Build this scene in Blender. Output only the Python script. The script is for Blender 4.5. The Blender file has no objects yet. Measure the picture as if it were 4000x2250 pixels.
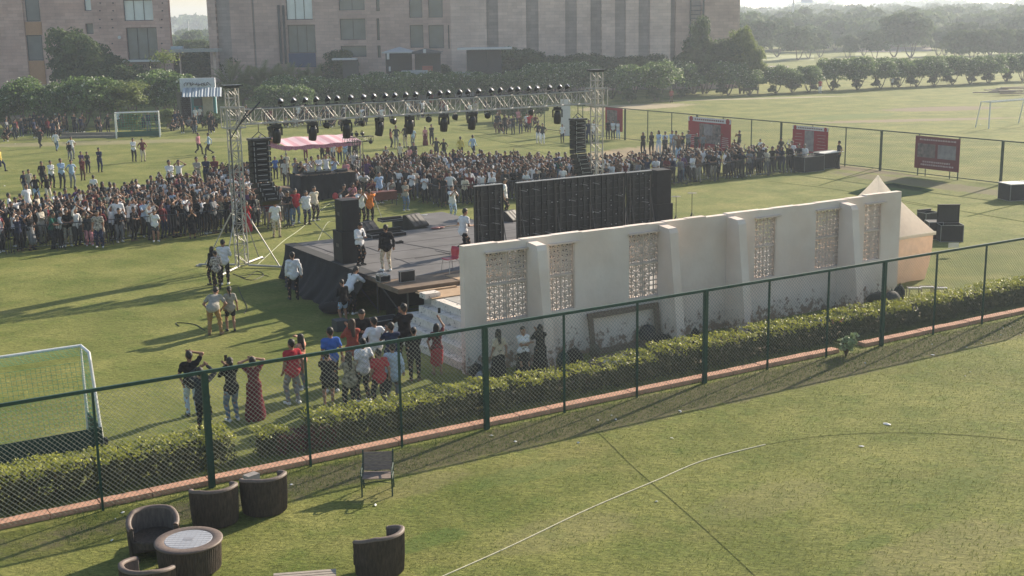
import bpy, math, random
import numpy as np
from mathutils import Vector, Matrix
rnd = random.Random(7)
npr = np.random.RandomState(7)
scene = bpy.context.scene
COL = scene.collection
# ------------------------------------------------------------------ camera
FPX, PITCH, ROLL, CH = 4883.868, 0.2122, -0.0165, 9.6546
_cp, _sp = math.cos(PITCH), math.sin(PITCH)
cF = np.array([0, _cp, -_sp]); _R = np.array([1, 0, 0.]); _U = np.array([0, _sp, _cp])
cR = math.cos(ROLL)*_R + math.sin(ROLL)*_U
cU = -math.sin(ROLL)*_R + math.cos(ROLL)*_U
cam = bpy.data.cameras.new('camera'); camo = bpy.data.objects.new('camera', cam); COL.objects.link(camo)
cam.sensor_width = 36; cam.lens = FPX/4000*36; cam.clip_end = 6000; cam.clip_start = 0.5
camo.matrix_world = Matrix(((cR[0], cU[0], -cF[0], 0), (cR[1], cU[1], -cF[1], 0), (cR[2], cU[2], -cF[2], CH), (0, 0, 0, 1)))
scene.camera = camo
# ------------------------------------------------------------------ sun, sky, exposure
SUN_AZ, SUN_EL = math.radians(48.5), math.radians(23.5)      # azimuth from +X towards +Y
sd = Vector((math.cos(SUN_AZ)*math.cos(SUN_EL), math.sin(SUN_AZ)*math.cos(SUN_EL), math.sin(SUN_EL)))
w = bpy.data.worlds.new("World"); scene.world = w; w.use_nodes = True
nt = w.node_tree; bg = nt.nodes['Background']
sky = nt.nodes.new('ShaderNodeTexSky'); sky.sky_type = 'NISHITA'; sky.sun_disc = False
sky.sun_elevation = SUN_EL; sky.sun_rotation = math.pi/2 - SUN_AZ; sky.air_density = 1.2; sky.dust_density = 1.2; sky.altitude = 200
nt.links.new(sky.outputs[0], bg.inputs[0]); bg.inputs[1].default_value = 0.088
sl = bpy.data.lights.new('sun', 'SUN'); sl.energy = 5.0; sl.angle = math.radians(0.6); sl.color = (1.0, 0.87, 0.7)
so = bpy.data.objects.new('sun', sl); COL.objects.link(so); so.rotation_euler = sd.to_track_quat('Z', 'Y').to_euler(); so.location = (60, 60, 60)
scene.view_settings.view_transform = 'Standard'; scene.view_settings.look = 'None'
scene.view_settings.exposure = 0.88; scene.view_settings.gamma = 1
scene.render.engine = 'CYCLES'
scene.cycles.max_bounces = 6; scene.cycles.diffuse_bounces = 2; scene.cycles.volume_bounces = 0
# ------------------------------------------------------------------ site frame: s along the near fence, t away from the camera
O2 = np.array([-8.3973, 23.9502]); _u = np.array([1.9314, 1.189]); _u = _u/np.linalg.norm(_u); _v = np.array([-_u[1], _u[0]])
FA = math.atan2(_u[1], _u[0])                                 # heading of +s
def W(s, t, z=0.): return (O2[0]+s*_u[0]+t*_v[0], O2[1]+s*_u[1]+t*_v[1], z)
def ray(x, y): return cR*(x-2000)/FPX - cU*(y-1125)/FPX + cF
def P(x, y, z=0.):
    d = ray(x, y); k = (z-CH)/d[2]; return (k*d[0], k*d[1], z)
def ST(p): q = np.array(p[:2])-O2; return float(q@_u), float(q@_v)
def PS(x, y, z=0.): return ST(P(x, y, z))
def PT(x, y, t):
    d = ray(x, y); k = (t+O2@_v)/(d[:2]@_v); X = k*d[:2]-O2
    return float(X@_u), float(CH+k*d[2])
def PY(x, y, Y):
    d = ray(x, y); return float(Y/d[1]*d[0]), float(CH+Y/d[1]*d[2])
# ------------------------------------------------------------------ materials
MATS = {}
def mat(name, col, rough=0.8, spec=0.3, vary=0.12, scale=6.0, bump=0.0, bscale=40., col2=None, metal=0., stretch=None, trans=0., sheen=0., coord='Object'):
    if name in MATS: return MATS[name]
    m = bpy.data.materials.new(name); m.use_nodes = True; n = m.node_tree.nodes; l = m.node_tree.links
    b = n['Principled BSDF']; b.inputs['Roughness'].default_value = rough; b.inputs['Specular IOR Level'].default_value = spec
    b.inputs['Metallic'].default_value = metal
    if sheen: b.inputs['Sheen Weight'].default_value = sheen
    tc = n.new('ShaderNodeTexCoord'); src = tc.outputs[coord]
    if stretch:
        mp = n.new('ShaderNodeMapping'); mp.inputs['Scale'].default_value = stretch; l.new(src, mp.inputs[0]); src = mp.outputs[0]
    nz = n.new('ShaderNodeTexNoise'); nz.inputs['Scale'].default_value = scale; nz.inputs['Detail'].default_value = 5; l.new(src, nz.inputs['Vector'])
    rp = n.new('ShaderNodeValToRGB'); rp.color_ramp.elements[0].position = 0.3; rp.color_ramp.elements[1].position = 0.7
    c2 = col2 if col2 else tuple(c*(1+vary) for c in col); c1 = col if col2 else tuple(c*(1-vary) for c in col)
    rp.color_ramp.elements[0].color = (*c1, 1); rp.color_ramp.elements[1].color = (*c2, 1)
    l.new(nz.outputs[0], rp.inputs[0]); l.new(rp.outputs[0], b.inputs['Base Color'])
    if bump:
        n2 = n.new('ShaderNodeTexNoise'); n2.inputs['Scale'].default_value = bscale; n2.inputs['Detail'].default_value = 4; l.new(src, n2.inputs['Vector'])
        bp = n.new('ShaderNodeBump'); bp.inputs['Strength'].default_value = bump; bp.inputs['Distance'].default_value = 0.02
        l.new(n2.outputs[0], bp.inputs['Height']); l.new(bp.outputs[0], b.inputs['Normal'])
    if trans:
        tr = n.new('ShaderNodeBsdfTranslucent'); mx = n.new('ShaderNodeMixShader'); mx.inputs[0].default_value = trans
        l.new(rp.outputs[0], tr.inputs['Color']); l.new(b.outputs[0], mx.inputs[1]); l.new(tr.outputs[0], mx.inputs[2])
        l.new(mx.outputs[0], n['Material Output'].inputs[0])
    MATS[name] = m; return m
# ------------------------------------------------------------------ object helpers
def tag(o, label=None, cat=None, group=None, kind=None):
    if label: o['label'] = label
    if cat: o['category'] = cat
    if group: o['group'] = group
    if kind: o['kind'] = kind
    return o
def thing(name, loc, label, cat, group=None, rz=0., kind=None):
    o = bpy.data.objects.new(name, None); o.empty_display_size = .2; COL.objects.link(o); o.location = loc; o.rotation_euler = (0, 0, rz)
    return tag(o, label, cat, group, kind)
def kids(o): return [c for c in KIDS.get(o.name, [])]
KIDS = {}
def setp(c, p):
    c.parent = p; KIDS.setdefault(p.name, []).append(c)
def dup(root, loc=None, rz=None, label=None, group=None, scale=None, cat=None, tilt=None):
    r = root.copy(); COL.objects.link(r)
    if loc is not None: r.location = loc
    if rz is not None: r.rotation_euler = (tilt[0] if tilt else 0, tilt[1] if tilt else 0, rz)
    if scale is not None: r.scale = (scale,)*3 if not hasattr(scale, '__len__') else scale
    if label: r['label'] = label
    if group: r['group'] = group
    if cat: r['category'] = cat
    for ch in kids(root):
        c = ch.copy(); COL.objects.link(c); setp(c, r)
        for g in kids(ch):
            d = g.copy(); COL.objects.link(d); setp(d, c)
    return r
class MB:
    "collects shapes and links them as one mesh object"
    def __init__(s): s.v = []; s.f = []; s.m = []; s.n = 0; s.mi = 0
    def add(s, vs, fs):
        vs = np.asarray(vs, float).reshape(-1, 3); s.v.append(vs)
        for f in fs: s.f.append(tuple(int(i)+s.n for i in f)); s.m.append(s.mi)
        s.n += len(vs); return s
    def box(s, c, d, M=None, taper=1., rz=0.):
        x, y, z = d[0]/2, d[1]/2, d[2]/2; k = taper
        vs = np.array([(-x, -y, -z), (x, -y, -z), (x, y, -z), (-x, y, -z), (-x*k, -y*k, z), (x*k, -y*k, z), (x*k, y*k, z), (-x*k, y*k, z)])
        if rz: a, b = math.cos(rz), math.sin(rz); vs = vs @ np.array([[a, b, 0], [-b, a, 0], [0, 0, 1]])
        if M is not None: vs = vs @ np.array(M.to_3x3()).T
        return s.add(vs+np.array(c), [(0, 3, 2, 1), (4, 5, 6, 7), (0, 1, 5, 4), (1, 2, 6, 5), (2, 3, 7, 6), (3, 0, 4, 7)])
    def bar(s, a, b, wd, h=None, up=(0, 0, 1)):
        a, b = Vector(a), Vector(b); d = (b-a); L = d.length
        if L < 1e-6: return s
        h = h or wd; x = d/L; u = Vector(up)
        if abs(x.dot(u)) > .98: u = Vector((1, 0, 0))
        y = u.cross(x).normalized(); z = x.cross(y)
        vs = []
        for q in (a, b):
            for i, j in ((-1, -1), (1, -1), (1, 1), (-1, 1)): vs.append(q+y*(wd/2*i)+z*(h/2*j))
        return s.add(vs, [(0, 1, 2, 3), (7, 6, 5, 4), (0, 4, 5, 1), (1, 5, 6, 2), (2, 6, 7, 3), (3, 7, 4, 0)])
    def tube(s, pts, r, n=6, cap=True):
        pts = [Vector(p) for p in pts]; rs = r if hasattr(r, '__len__') else [r]*len(pts); vs = []; prev = None
        for i, p in enumerate(pts):
            d = (pts[min(i+1, len(pts)-1)]-pts[max(i-1, 0)]).normalized()
            if prev is None: u = Vector((0, 0, 1)) if abs(d.z) < .9 else Vector((1, 0, 0)); x = u.cross(d).normalized()
            else: x = (prev - d*prev.dot(d)).normalized()
            prev = x; y = d.cross(x)
            for k in range(n):
                a = 2*math.pi*k/n; vs.append(p+(x*math.cos(a)+y*math.sin(a))*rs[i])
        fs = []
        for i in range(len(pts)-1):
            for k in range(n): fs.append((i*n+k, i*n+(k+1) % n, (i+1)*n+(k+1) % n, (i+1)*n+k))
        if cap: fs.append(tuple(range(n))[::-1]); fs.append(tuple((len(pts)-1)*n+k for k in range(n)))
        return s.add(vs, fs)
    def lathe(s, prof, c=(0, 0, 0), n=16, a0=0, a1=2*math.pi, cap=False):
        full = abs(a1-a0-2*math.pi) < 1e-6; m = n if full else n+1; vs = []
        for r, z in prof:
            for k in range(m):
                a = a0+(a1-a0)*k/n; vs.append((c[0]+r*math.cos(a), c[1]+r*math.sin(a), c[2]+z))
        fs = []
        for i in range(len(prof)-1):
            for k in range(n):
                k2 = (k+1) % m; fs.append((i*m+k, i*m+k2, (i+1)*m+k2, (i+1)*m+k))
        if cap: fs.append(tuple(range(m))[::-1]); fs.append(tuple((len(prof)-1)*m+k for k in range(m)))
        return s.add(vs, fs)
    def quad(s, *p): return s.add(p, [tuple(range(len(p)))])
    def sph(s, c, r, n=8, m=6):
        rr = r if hasattr(r, '__len__') else (r, r, r); vs = []; fs = []
        for i in range(m+1):
            th = math.pi*i/m
            for k in range(n):
                a = 2*math.pi*k/n; vs.append((c[0]+rr[0]*math.sin(th)*math.cos(a), c[1]+rr[1]*math.sin(th)*math.sin(a), c[2]+rr[2]*math.cos(th)))
        for i in range(m):
            for k in range(n): fs.append((i*n+k, (i+1)*n+k, (i+1)*n+(k+1) % n, i*n+(k+1) % n))
        return s.add(vs, fs)
    def mesh(s, name, mats, smooth=False):
        me = bpy.data.meshes.new(name); V = np.concatenate(s.v) if s.v else np.zeros((0, 3))
        me.from_pydata(V.tolist(), [], s.f)
        for m in (mats if isinstance(mats, (list, tuple)) else [mats]): me.materials.append(m)
        if any(s.m): me.polygons.foreach_set('material_index', s.m)
        if smooth: me.polygons.foreach_set('use_smooth', [True]*len(s.f))
        me.update(); return me
    def build(s, name, mats, parent=None, smooth=False, bevel=0, loc=None):
        o = bpy.data.objects.new(name, s.mesh(name, mats, smooth)); COL.objects.link(o)
        if parent is not None: setp(o, parent)
        if loc is not None: o.location = loc
        if bevel:
            b = o.modifiers.new('bevel', 'BEVEL'); b.width = bevel; b.segments = 2; b.limit_method = 'ANGLE'
        return o
def part(mb, name, m, parent, label=None, **k):
    o = mb.build(name, m, parent, **k)
    if label: o['label'] = label
    return o
def npmesh(name, V, F, m, parent=None, smooth=False, mi=None):
    me = bpy.data.meshes.new(name); V = np.asarray(V, np.float32); F = np.asarray(F, np.int32); k = F.shape[1]
    me.vertices.add(len(V)); me.vertices.foreach_set('co', V.ravel())
    me.loops.add(F.size); me.loops.foreach_set('vertex_index', F.ravel())
    me.polygons.add(len(F)); me.polygons.foreach_set('loop_start', np.arange(0, F.size, k, dtype=np.int32)); me.polygons.foreach_set('loop_total', np.full(len(F), k, np.int32))
    for x in (m if isinstance(m, (list, tuple)) else [m]): me.materials.append(x)
    if mi is not None: me.polygons.foreach_set('material_index', np.asarray(mi, np.int32))
    if smooth: me.polygons.foreach_set('use_smooth', np.ones(len(F), bool))
    me.update(); me.validate()
    o = bpy.data.objects.new(name, me); COL.objects.link(o)
    if parent is not None: setp(o, parent)
    return o
def ORD(i): return (['first', 'second', 'third', 'fourth', 'fifth', 'sixth', 'seventh', 'eighth', 'ninth', 'tenth', 'eleventh', 'twelfth', 'thirteenth', 'fourteenth', 'fifteenth', 'sixteenth', 'seventeenth', 'eighteenth', 'nineteenth', 'twentieth']+['twenty '+w for w in ('first', 'second', 'third', 'fourth', 'fifth', 'sixth', 'seventh', 'eighth', 'ninth')]+['thirtieth', 'thirty first', 'thirty second'])[i]
def rotz(a): return Matrix.Rotation(a, 4, 'Z')
# ------------------------------------------------------------------ ground
def ground_material(name, patches, base=((.122, .148, .033), (.218, .226, .07)), dirt=(.26, .21, .15), green=(.09, .14, .025)):
    m = bpy.data.materials.new(name); m.use_nodes = True; n = m.node_tree.nodes; l = m.node_tree.links
    b = n['Principled BSDF']; b.inputs['Roughness'].default_value = .9; b.inputs['Specular IOR Level'].default_value = .15
    geo = n.new('ShaderNodeNewGeometry'); pos = geo.outputs['Position']
    def noise(sc, det=4, rough=.55, stretch=None, w=0):
        s = pos
        if stretch:
            mp = n.new('ShaderNodeMapping'); mp.inputs['Scale'].default_value = stretch; mp.inputs['Rotation'].default_value = (0, 0, w); l.new(pos, mp.inputs[0]); s = mp.outputs[0]
        z = n.new('ShaderNodeTexNoise'); z.inputs['Scale'].default_value = sc; z.inputs['Detail'].default_value = det; z.inputs['Roughness'].default_value = rough
        l.new(s, z.inputs['Vector']); return z.outputs[0]
    def ramp(x, p0, p1, c0=(0, 0, 0), c1=(1, 1, 1)):
        r = n.new('ShaderNodeValToRGB'); r.color_ramp.elements[0].position = p0; r.color_ramp.elements[1].position = p1
        r.color_ramp.elements[0].color = (*c0, 1); r.color_ramp.elements[1].color = (*c1, 1); l.new(x, r.inputs[0]); return r.outputs[0]
    def mix(f, a, c, typ='MIX'):
        x = n.new('ShaderNodeMix'); x.data_type = 'RGBA'; x.blend_type = typ
        if isinstance(f, float): x.inputs[0].default_value = f
        else: l.new(f, x.inputs[0])
        for i, q in ((6, a), (7, c)):
            if isinstance(q, tuple): x.inputs[i].default_value = (*q, 1)
            else: l.new(q, x.inputs[i])
        return x.outputs[2]
    def math_(op, a, c, cl=False):
        x = n.new('ShaderNodeMath'); x.operation = op; x.use_clamp = cl
        for i, q in ((0, a), (1, c)):
            if isinstance(q, (int, float)): x.inputs[i].default_value = q
            else: l.new(q, x.inputs[i])
        return x.outputs[0]
    col = ramp(noise(.35, 6, .6), .36, .64, base[0], base[1])
    col = mix(ramp(noise(.9, 5, .65, (1, 1, 1)), .5, .8), col, green)
    col = mix(math_('MULTIPLY', ramp(noise(.22, 4, .6, (1, 1.6, 1), .5), .54, .74), .25), col, (.27, .21, .105))
    # blades: fine light and dark specks
    fine = noise(9, 5, .8, (1, 1.7, 1), .6)
    col = mix(.75, col, ramp(fine, .33, .68, (.4, .43, .36), (1.7, 1.62, 1.5)), 'MULTIPLY')
    fn2 = noise(3.2, 5, .75, (1, 2.2, 1), .55)
    col = mix(.7, col, ramp(fn2, .35, .65, (.72, .74, .7), (1.28, 1.25, 1.25)), 'MULTIPLY')
    # worn pale straw flecks
    col = mix(math_('MULTIPLY', ramp(noise(2.4, 6, .8, (1, 3.2, 1), .62), .62, .72), .5), col, (.36, .33, .2))
    wob = noise(1.3, 7, .75)
    for (cx, cy, rx, ry, ang, pc, amt) in patches:
        mp = n.new('ShaderNodeMapping'); mp.vector_type = 'TEXTURE'; mp.inputs['Location'].default_value = (cx, cy, 0); mp.inputs['Rotation'].default_value = (0, 0, ang); mp.inputs['Scale'].default_value = (rx, ry, 1)
        l.new(pos, mp.inputs[0]); ln = n.new('ShaderNodeVectorMath'); ln.operation = 'LENGTH'; l.new(mp.outputs[0], ln.inputs[0])
        d = math_('ADD', ln.outputs['Value'], math_('MULTIPLY', math_('SUBTRACT', wob, .5), 1.6))
        mk = ramp(d, .75, 1.1, (amt,)*3, (0, 0, 0)); col = mix(mk, col, pc)
    l.new(col, b.inputs['Base Color'])
    bp = n.new('ShaderNodeBump'); bp.inputs['Strength'].default_value = .9; bp.inputs['Distance'].default_value = .06
    l.new(math_('ADD', math_('MULTIPLY', fine, .5), fn2), bp.inputs['Height']); l.new(bp.outputs[0], b.inputs['Normal'])
    return m
def patch(px, py, rx, ry, col, amt, ang=FA):
    p = P(px, py); return (p[0], p[1], rx, ry, ang, col, amt)
DIRT = (.3, .24, .19)
gm = ground_material('lawn', [
    patch(3560, 470, 11, 1.6, (.27, .2, .15), .75, 0.1), patch(3680, 425, 7, 3.2, (.23, .17, .13), .8, .2), patch(3330, 455, 6, 2.5, (.12, .17, .05), .6),
    patch(2560, 590, 9, 3.4, (.36, .27, .18), .85, .7), patch(2250, 630, 9, 3, (.34, .26, .16), .55, .3), patch(2480, 418, 8, 4, (.42, .34, .24), .8), patch(2950, 385, 14, 1.3, (.42, .36, .25), .7, .15),
    patch(3300, 655, 6, 1.0, (.2, .15, .1), .8, FA-math.pi/2), patch(3650, 722, 9, 1.3, (.18, .15, .09), .75, FA-math.pi/2),
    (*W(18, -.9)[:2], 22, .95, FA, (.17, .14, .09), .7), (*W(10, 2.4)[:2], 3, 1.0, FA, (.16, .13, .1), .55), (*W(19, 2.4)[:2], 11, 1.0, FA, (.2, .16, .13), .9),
    patch(1600, 1900, 1.5, .6, (.24, .2, .11), .3), patch(2200, 2080, 1.8, .8, (.25, .21, .12), .25), patch(3700, 2150, 2.6, .9, (.25, .21, .11), .3), patch(3000, 1950, 2, .8, (.25, .21, .12), .2),
    patch(1670, 2110, 1.0, .35, (.09, .15, .03), .5), patch(2050, 1850, 1.4, .5, (.1, .16, .04), .35), patch(3400, 2120, .7, .25, (.07, .13, .02), .4), patch(3750, 1870, 1.6, .5, (.1, .15, .03), .3),
    patch(300, 560, 12, 2.2, (.3, .25, .17), .5, .1), patch(900, 545, 16, 2.0, (.28, .26, .13), .55, .05)])
gb = MB()
N = 40; xs = np.concatenate([-np.geomspace(3000, 60, 12), np.linspace(-45, 95, 29), np.geomspace(110, 3000, 12)]); ys = np.concatenate([np.linspace(-60, 180, 33), np.geomspace(200, 5000, 14)])
vs = [(x, y, 0) for y in ys for x in xs]; nx = len(xs)
gb.add(vs, [(j*nx+i, j*nx+i+1, (j+1)*nx+i+1, (j+1)*nx+i) for j in range(len(ys)-1) for i in range(nx-1)])
g = gb.build('ground', gm); tag(g, 'lawn of short worn green and straw coloured grass', None, None, 'structure'); g['category'] = 'ground'
# chalk and rope lines
def strip(name, pts, wdt, z, m):
    b = MB(); vs = []; fs = []
    for i, p in enumerate(pts):
        a = Vector(pts[max(i-1, 0)]).to_2d(); c = Vector(pts[min(i+1, len(pts)-1)]).to_2d(); d = (c-a).normalized(); q = Vector((-d.y, d.x))*wdt/2
        vs += [(p[0]+q.x, p[1]+q.y, z), (p[0]-q.x, p[1]-q.y, z)]
    for i in range(len(pts)-1): fs.append((2*i, 2*i+1, 2*i+3, 2*i+2))
    b.add(vs, fs); return b.build(name, m)
def smooth_pts(px, n=8, z=0):
    q = [Vector(P(x, y, z)) for x, y in px]; out = []
    for i in range(len(q)-1):
        p0, p1, p2, p3 = q[max(i-1, 0)], q[i], q[i+1], q[min(i+2, len(q)-1)]
        for k in range(n):
            t = k/n; out.append(.5*((2*p1)+(p2-p0)*t+(2*p0-5*p1+4*p2-p3)*t*t+(3*p1-p0-3*p2+p3)*t**3))
    out.append(q[-1]); return out
mrope = mat('cotton_rope', (.62, .58, .42), .9)
b = MB(); b.tube([p+Vector((0, 0, .012)) for p in smooth_pts([(1715, 2260), (2000, 2133), (2300, 1990), (2560, 1880), (2750, 1800), (2990, 1738)])], .013, 5)
tag(b.build('boundary_rope', mrope), 'thin pale rope lying across the near lawn', 'rope')
mdk = mat('dark_cable', (.15, .15, .065), .95, .05)
b = MB(); b.tube([p+Vector((0, 0, .008)) for p in smooth_pts([(2990, 1738), (3200, 1706), (3450, 1692), (3700, 1697), (3900, 1712), (4020, 1726)])], .005, 5)
tag(b.build('ground_cable', mdk), 'thin dark cable curving over the grass at the right edge', 'cable')
b = MB(); b.tube([p+Vector((0, 0, .008)) for p in smooth_pts([(2250, 1620), (2340, 1693), (2480, 1830), (2620, 1950), (2800, 2110), (2960, 2260)])], .0045, 5)
tag(b.build('ground_cable', mdk), 'thin dark cable running under the pale rope towards the fence', 'cable')
# faint dark lines on the field (old pitch marks)
mmark = mat('pitch_mark', (.1, .12, .045), 1.0, 0.0, vary=.2)
for i, pts in enumerate([[(3000, 708), (3300, 745), (3700, 815), (4010, 868)], [(3200, 725), (3420, 655)], [(3780, 846), (4010, 790)], [(1850, 530), (2080, 585), (2250, 640)], [(1870, 590), (2180, 550)], [(3520, 790), (3680, 815)]]):
    o = strip('pitch_line', smooth_pts(pts), .14, .004, mmark); tag(o, None, None, None, 'structure')
# dark netting cloth on the lawn behind the wall
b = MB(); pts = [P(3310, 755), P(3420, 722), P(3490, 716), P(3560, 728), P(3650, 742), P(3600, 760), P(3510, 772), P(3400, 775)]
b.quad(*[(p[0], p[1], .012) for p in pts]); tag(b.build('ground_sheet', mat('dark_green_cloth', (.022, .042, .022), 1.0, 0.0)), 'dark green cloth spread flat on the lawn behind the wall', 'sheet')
# ------------------------------------------------------------------ grass tufts close to the camera
def tufts(name, n, area, h, m, label, cat, wmin=.004):
    V = []; 
    s = npr.uniform(area[0], area[1], n); t = npr.uniform(area[2], area[3], n)
    base = np.stack([O2[0]+s*_u[0]+t*_v[0], O2[1]+s*_u[1]+t*_v[1], np.zeros(n)], 1)
    a = npr.uniform(0, 2*np.pi, n); hh = h*npr.uniform(.35, 1.1, n); lean = npr.uniform(.2, .9, n)*hh; a2 = npr.uniform(0, 2*np.pi, n); ww = wmin*npr.uniform(1, 2.4, n)
    dx = np.stack([np.cos(a)*ww, np.sin(a)*ww, 0*a], 1); tip = base+np.stack([np.cos(a2)*lean, np.sin(a2)*lean, hh], 1)
    V = np.stack([base-dx, base+dx, tip], 1).reshape(-1, 3); F = np.arange(3*n).reshape(-1, 3)
    o = npmesh(name, V, F, m); tag(o, label, cat, None, 'stuff'); return o
mgr = mat('grass_blade', (.13, .17, .035), .8, col2=(.3, .29, .1), scale=.8, coord='Object', trans=.3)
mgr2 = mat('grass_blade_green', (.07, .12, .03), .8, col2=(.16, .2, .06), scale=1.5, trans=.3)
tufts('grass', 90000, (-2, 40, -13, -.2), .05, mgr, 'short dry grass blades over the near lawn', 'grass')
tufts('grass', 26000, (-1, 38, -1.5, .45), .07, mgr2, 'longer rough grass growing along the foot of the near fence', 'grass')
tufts('weeds', 9000, (-1, 34, .48, 1.4), .11, mgr2, 'weeds and grass growing around the hedge roots', 'weeds', .006)
# litter
ml = mat('paper_litter', (.75, .74, .7), .8)
lit = [(2388, 1625), (2405, 1640), (2335, 1643), (2656, 1607), (2660, 1612), (2940, 1523), (3165, 1477), (3380, 1420), (3643, 1388), (3640, 1347), (3776, 1359), (3833, 1343), (3918, 1284), (3464, 1658), (2625, 1714), (2565, 1961), (2260, 1731), (3790, 1456), (3770, 1470), (3945, 1276), (3985, 1310), (3910, 1310), (1920, 1704), (1465, 1975), (1140, 1895), (2013, 1726), (3365, 1745), (450, 2030), (437, 2113), (480, 2003), (18, 727), (60, 563), (3012, 480), (3830, 487), (3660, 1000)]
p0 = None
for i, (x, y) in enumerate(lit):
    b = MB(); k = rnd.uniform(.025, .07) if y > 1200 else .09
    if x == 3464: k = .11
    pts = [(math.cos(a)*k*rnd.uniform(.6, 1.3), math.sin(a)*k*rnd.uniform(.4, .8), rnd.uniform(.004, .03)) for a in np.linspace(0, 5.2, 6)]
    b.add(pts+[(0, 0, .035)], [(j, (j+1) % 6, 6) for j in range(6)]); o = b.build('litter', ml); o.location = P(x, y); o.rotation_euler.z = rnd.uniform(0, 3)
    near = y > 1200
    if x == 3464: tag(o, 'largest crumpled white paper scrap out on the sunlit near lawn', 'litter', None)
    else: tag(o, 'small white scrap of litter on the near lawn' if near else 'white scrap of litter on the far field', 'litter', 'litter scraps on the near lawn' if near else 'litter scraps on the far field')
# ------------------------------------------------------------------ near fence
mgreen = mat('green_paint', (.018, .06, .042), .55, .4, vary=.25, scale=9, bump=.1)
mwire = mat('fence_wire', (.2, .23, .19), .6, .4)
def fence(name, label, pf, n0, n1, sp, h, thick_every, off, pitch, wr, mp, mw, thin=.045, thick=.1, rail=True, bottom=False):
    "pf(a, z) gives a point a metres along the fence"
    root = thing(name, pf(n0*sp, 0), label, 'fence')
    base = Vector(root.location)
    L0, L1 = n0*sp, n1*sp
    def q(a, z): return Vector(pf(a, z))-base
    dirv = (q(L1, 0)-q(L0, 0)).normalized()
    if rail:
        b = MB(); b.bar(q(L0, h), q(L1, h), .06, .07); part(b, 'top_rail', mp, root)
        if bottom: b = MB(); b.bar(q(L0, .12), q(L1, .12), .04, .05); part(b, 'bottom_rail', mp, root)
    for k in range(n0, n1+1):
        tk = thick if (k-off) % thick_every == 0 else thin
        b = MB(); b.bar(q(k*sp, -.02), q(k*sp, h+.0), tk, tk, up=dirv)
        if tk == thick: b.bar(q(k*sp+tk*.56, 0), q(k*sp+tk*.56, h-.05), .012, tk*.8, up=dirv)
        part(b, 'post', mp, root)
    # chain link: zigzag wires as thin three-sided tubes
    A = []; B = []
    z0, z1 = .1, h-.05
    nrun = int((L1-L0)/pitch)
    for i in range(-int((z1-z0)/pitch)-1, nrun+1):
        for sgn in (1, -1):
            a0 = L0+i*pitch; 
            if sgn == 1: s0, s1 = a0, a0+(z1-z0)
            else: s0, s1 = a0+(z1-z0), a0
            za, zb = z0, z1
            # clip
            if s1 > s0:
                if s1 < L0 or s0 > L1: continue
                if s0 < L0: za += L0-s0; s0 = L0
                if s1 > L1: zb -= s1-L1; s1 = L1
            else:
                if s0 < L0 or s1 > L1: continue
                if s1 < L0: zb -= L0-s1; s1 = L0
                if s0 > L1: za += s0-L1; s0 = L1
            if zb <= za: continue
            A.append(q(s0, za)); B.append(q(s1, zb))
    A = np.array(A); B = np.array(B); d = B-A; d /= np.linalg.norm(d, axis=1)[:, None]
    nrm = np.cross(np.array(dirv), [0, 0, 1.]); e1 = np.tile(nrm, (len(A), 1)); e2 = np.cross(d, e1)
    V = []
    for k in range(3):
        a = 2*np.pi*k/3; off_ = (e1*np.cos(a)+e2*np.sin(a))*wr; V.append(A+off_); V.append(B+off_)
    V = np.stack(V, 1).reshape(-1, 3); n = len(A); bi = np.arange(n)[:, None]*6
    F = np.concatenate([bi+np.array([[0, 1, 3, 2]]), bi+np.array([[2, 3, 5, 4]]), bi+np.array([[4, 5, 1, 0]])])
    npmesh('wire_mesh', V, F, mw, root)
    return root
SP = 2.268
nf = fence('chain_link_fence', 'near green chain link fence crossing the whole picture in front of the hedge', lambda a, z: W(a, 0, z), -1, 14, SP, 2.55, 3, 1, .105, .0036, mgreen, mwire)
mgreen2 = mat('far_fence_green', (.06, .09, .055), .7)
_f0 = ST((21.5782, 80.3726)); 
def farf(a, z): return W(_f0[0], _f0[1]-a, z)
ff = fence('chain_link_fence', 'far green chain link fence with red banners running along the right side of the field', farf, -15, 10, 2.94, 2.49, 3, 1, .16, .0035, mgreen2, mgreen2, thin=.055, thick=.11, bottom=True)
# ------------------------------------------------------------------ brick coping and hedge
mbrick = mat('brick_coping', (.52, .29, .2), .9, vary=.18, scale=5, bump=.4, bscale=30)
b = MB(); k = -2.
while k < 33:
    L = rnd.uniform(.9, 1.3)
    if not (20.2 < k < 21.6): b.box(W(k+L/2, .3, .05+rnd.uniform(-.006, .006)), (L-.012, .3, .13), rz=FA+rnd.uniform(-.006, .006))
    k += L
tag(b.build('brick_kerb', mbrick, bevel=.012), 'low salmon pink brick kerb along the foot of the near fence', 'kerb')
mhedge_lit = mat('hedge_leaf_sunlit', (.2, .23, .03), .5, .4, col2=(.5, .5, .08), scale=3.0, trans=.35)  # sunlit copy: light on the hedge tops is put into the colour
mhedge_shaded = mat('hedge_leaf_shaded', (.03, .042, .014), .7, .3, col2=(.085, .085, .03), scale=3.0, trans=.1)  # shaded copy for sides and core: shade is put into the colour
mpurple = mat('purple_leaf', (.07, .018, .022), .7, .3, col2=(.14, .05, .04), scale=3.0, trans=.2)
mtwig = mat('twig', (.1, .07, .045), .9)
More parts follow.
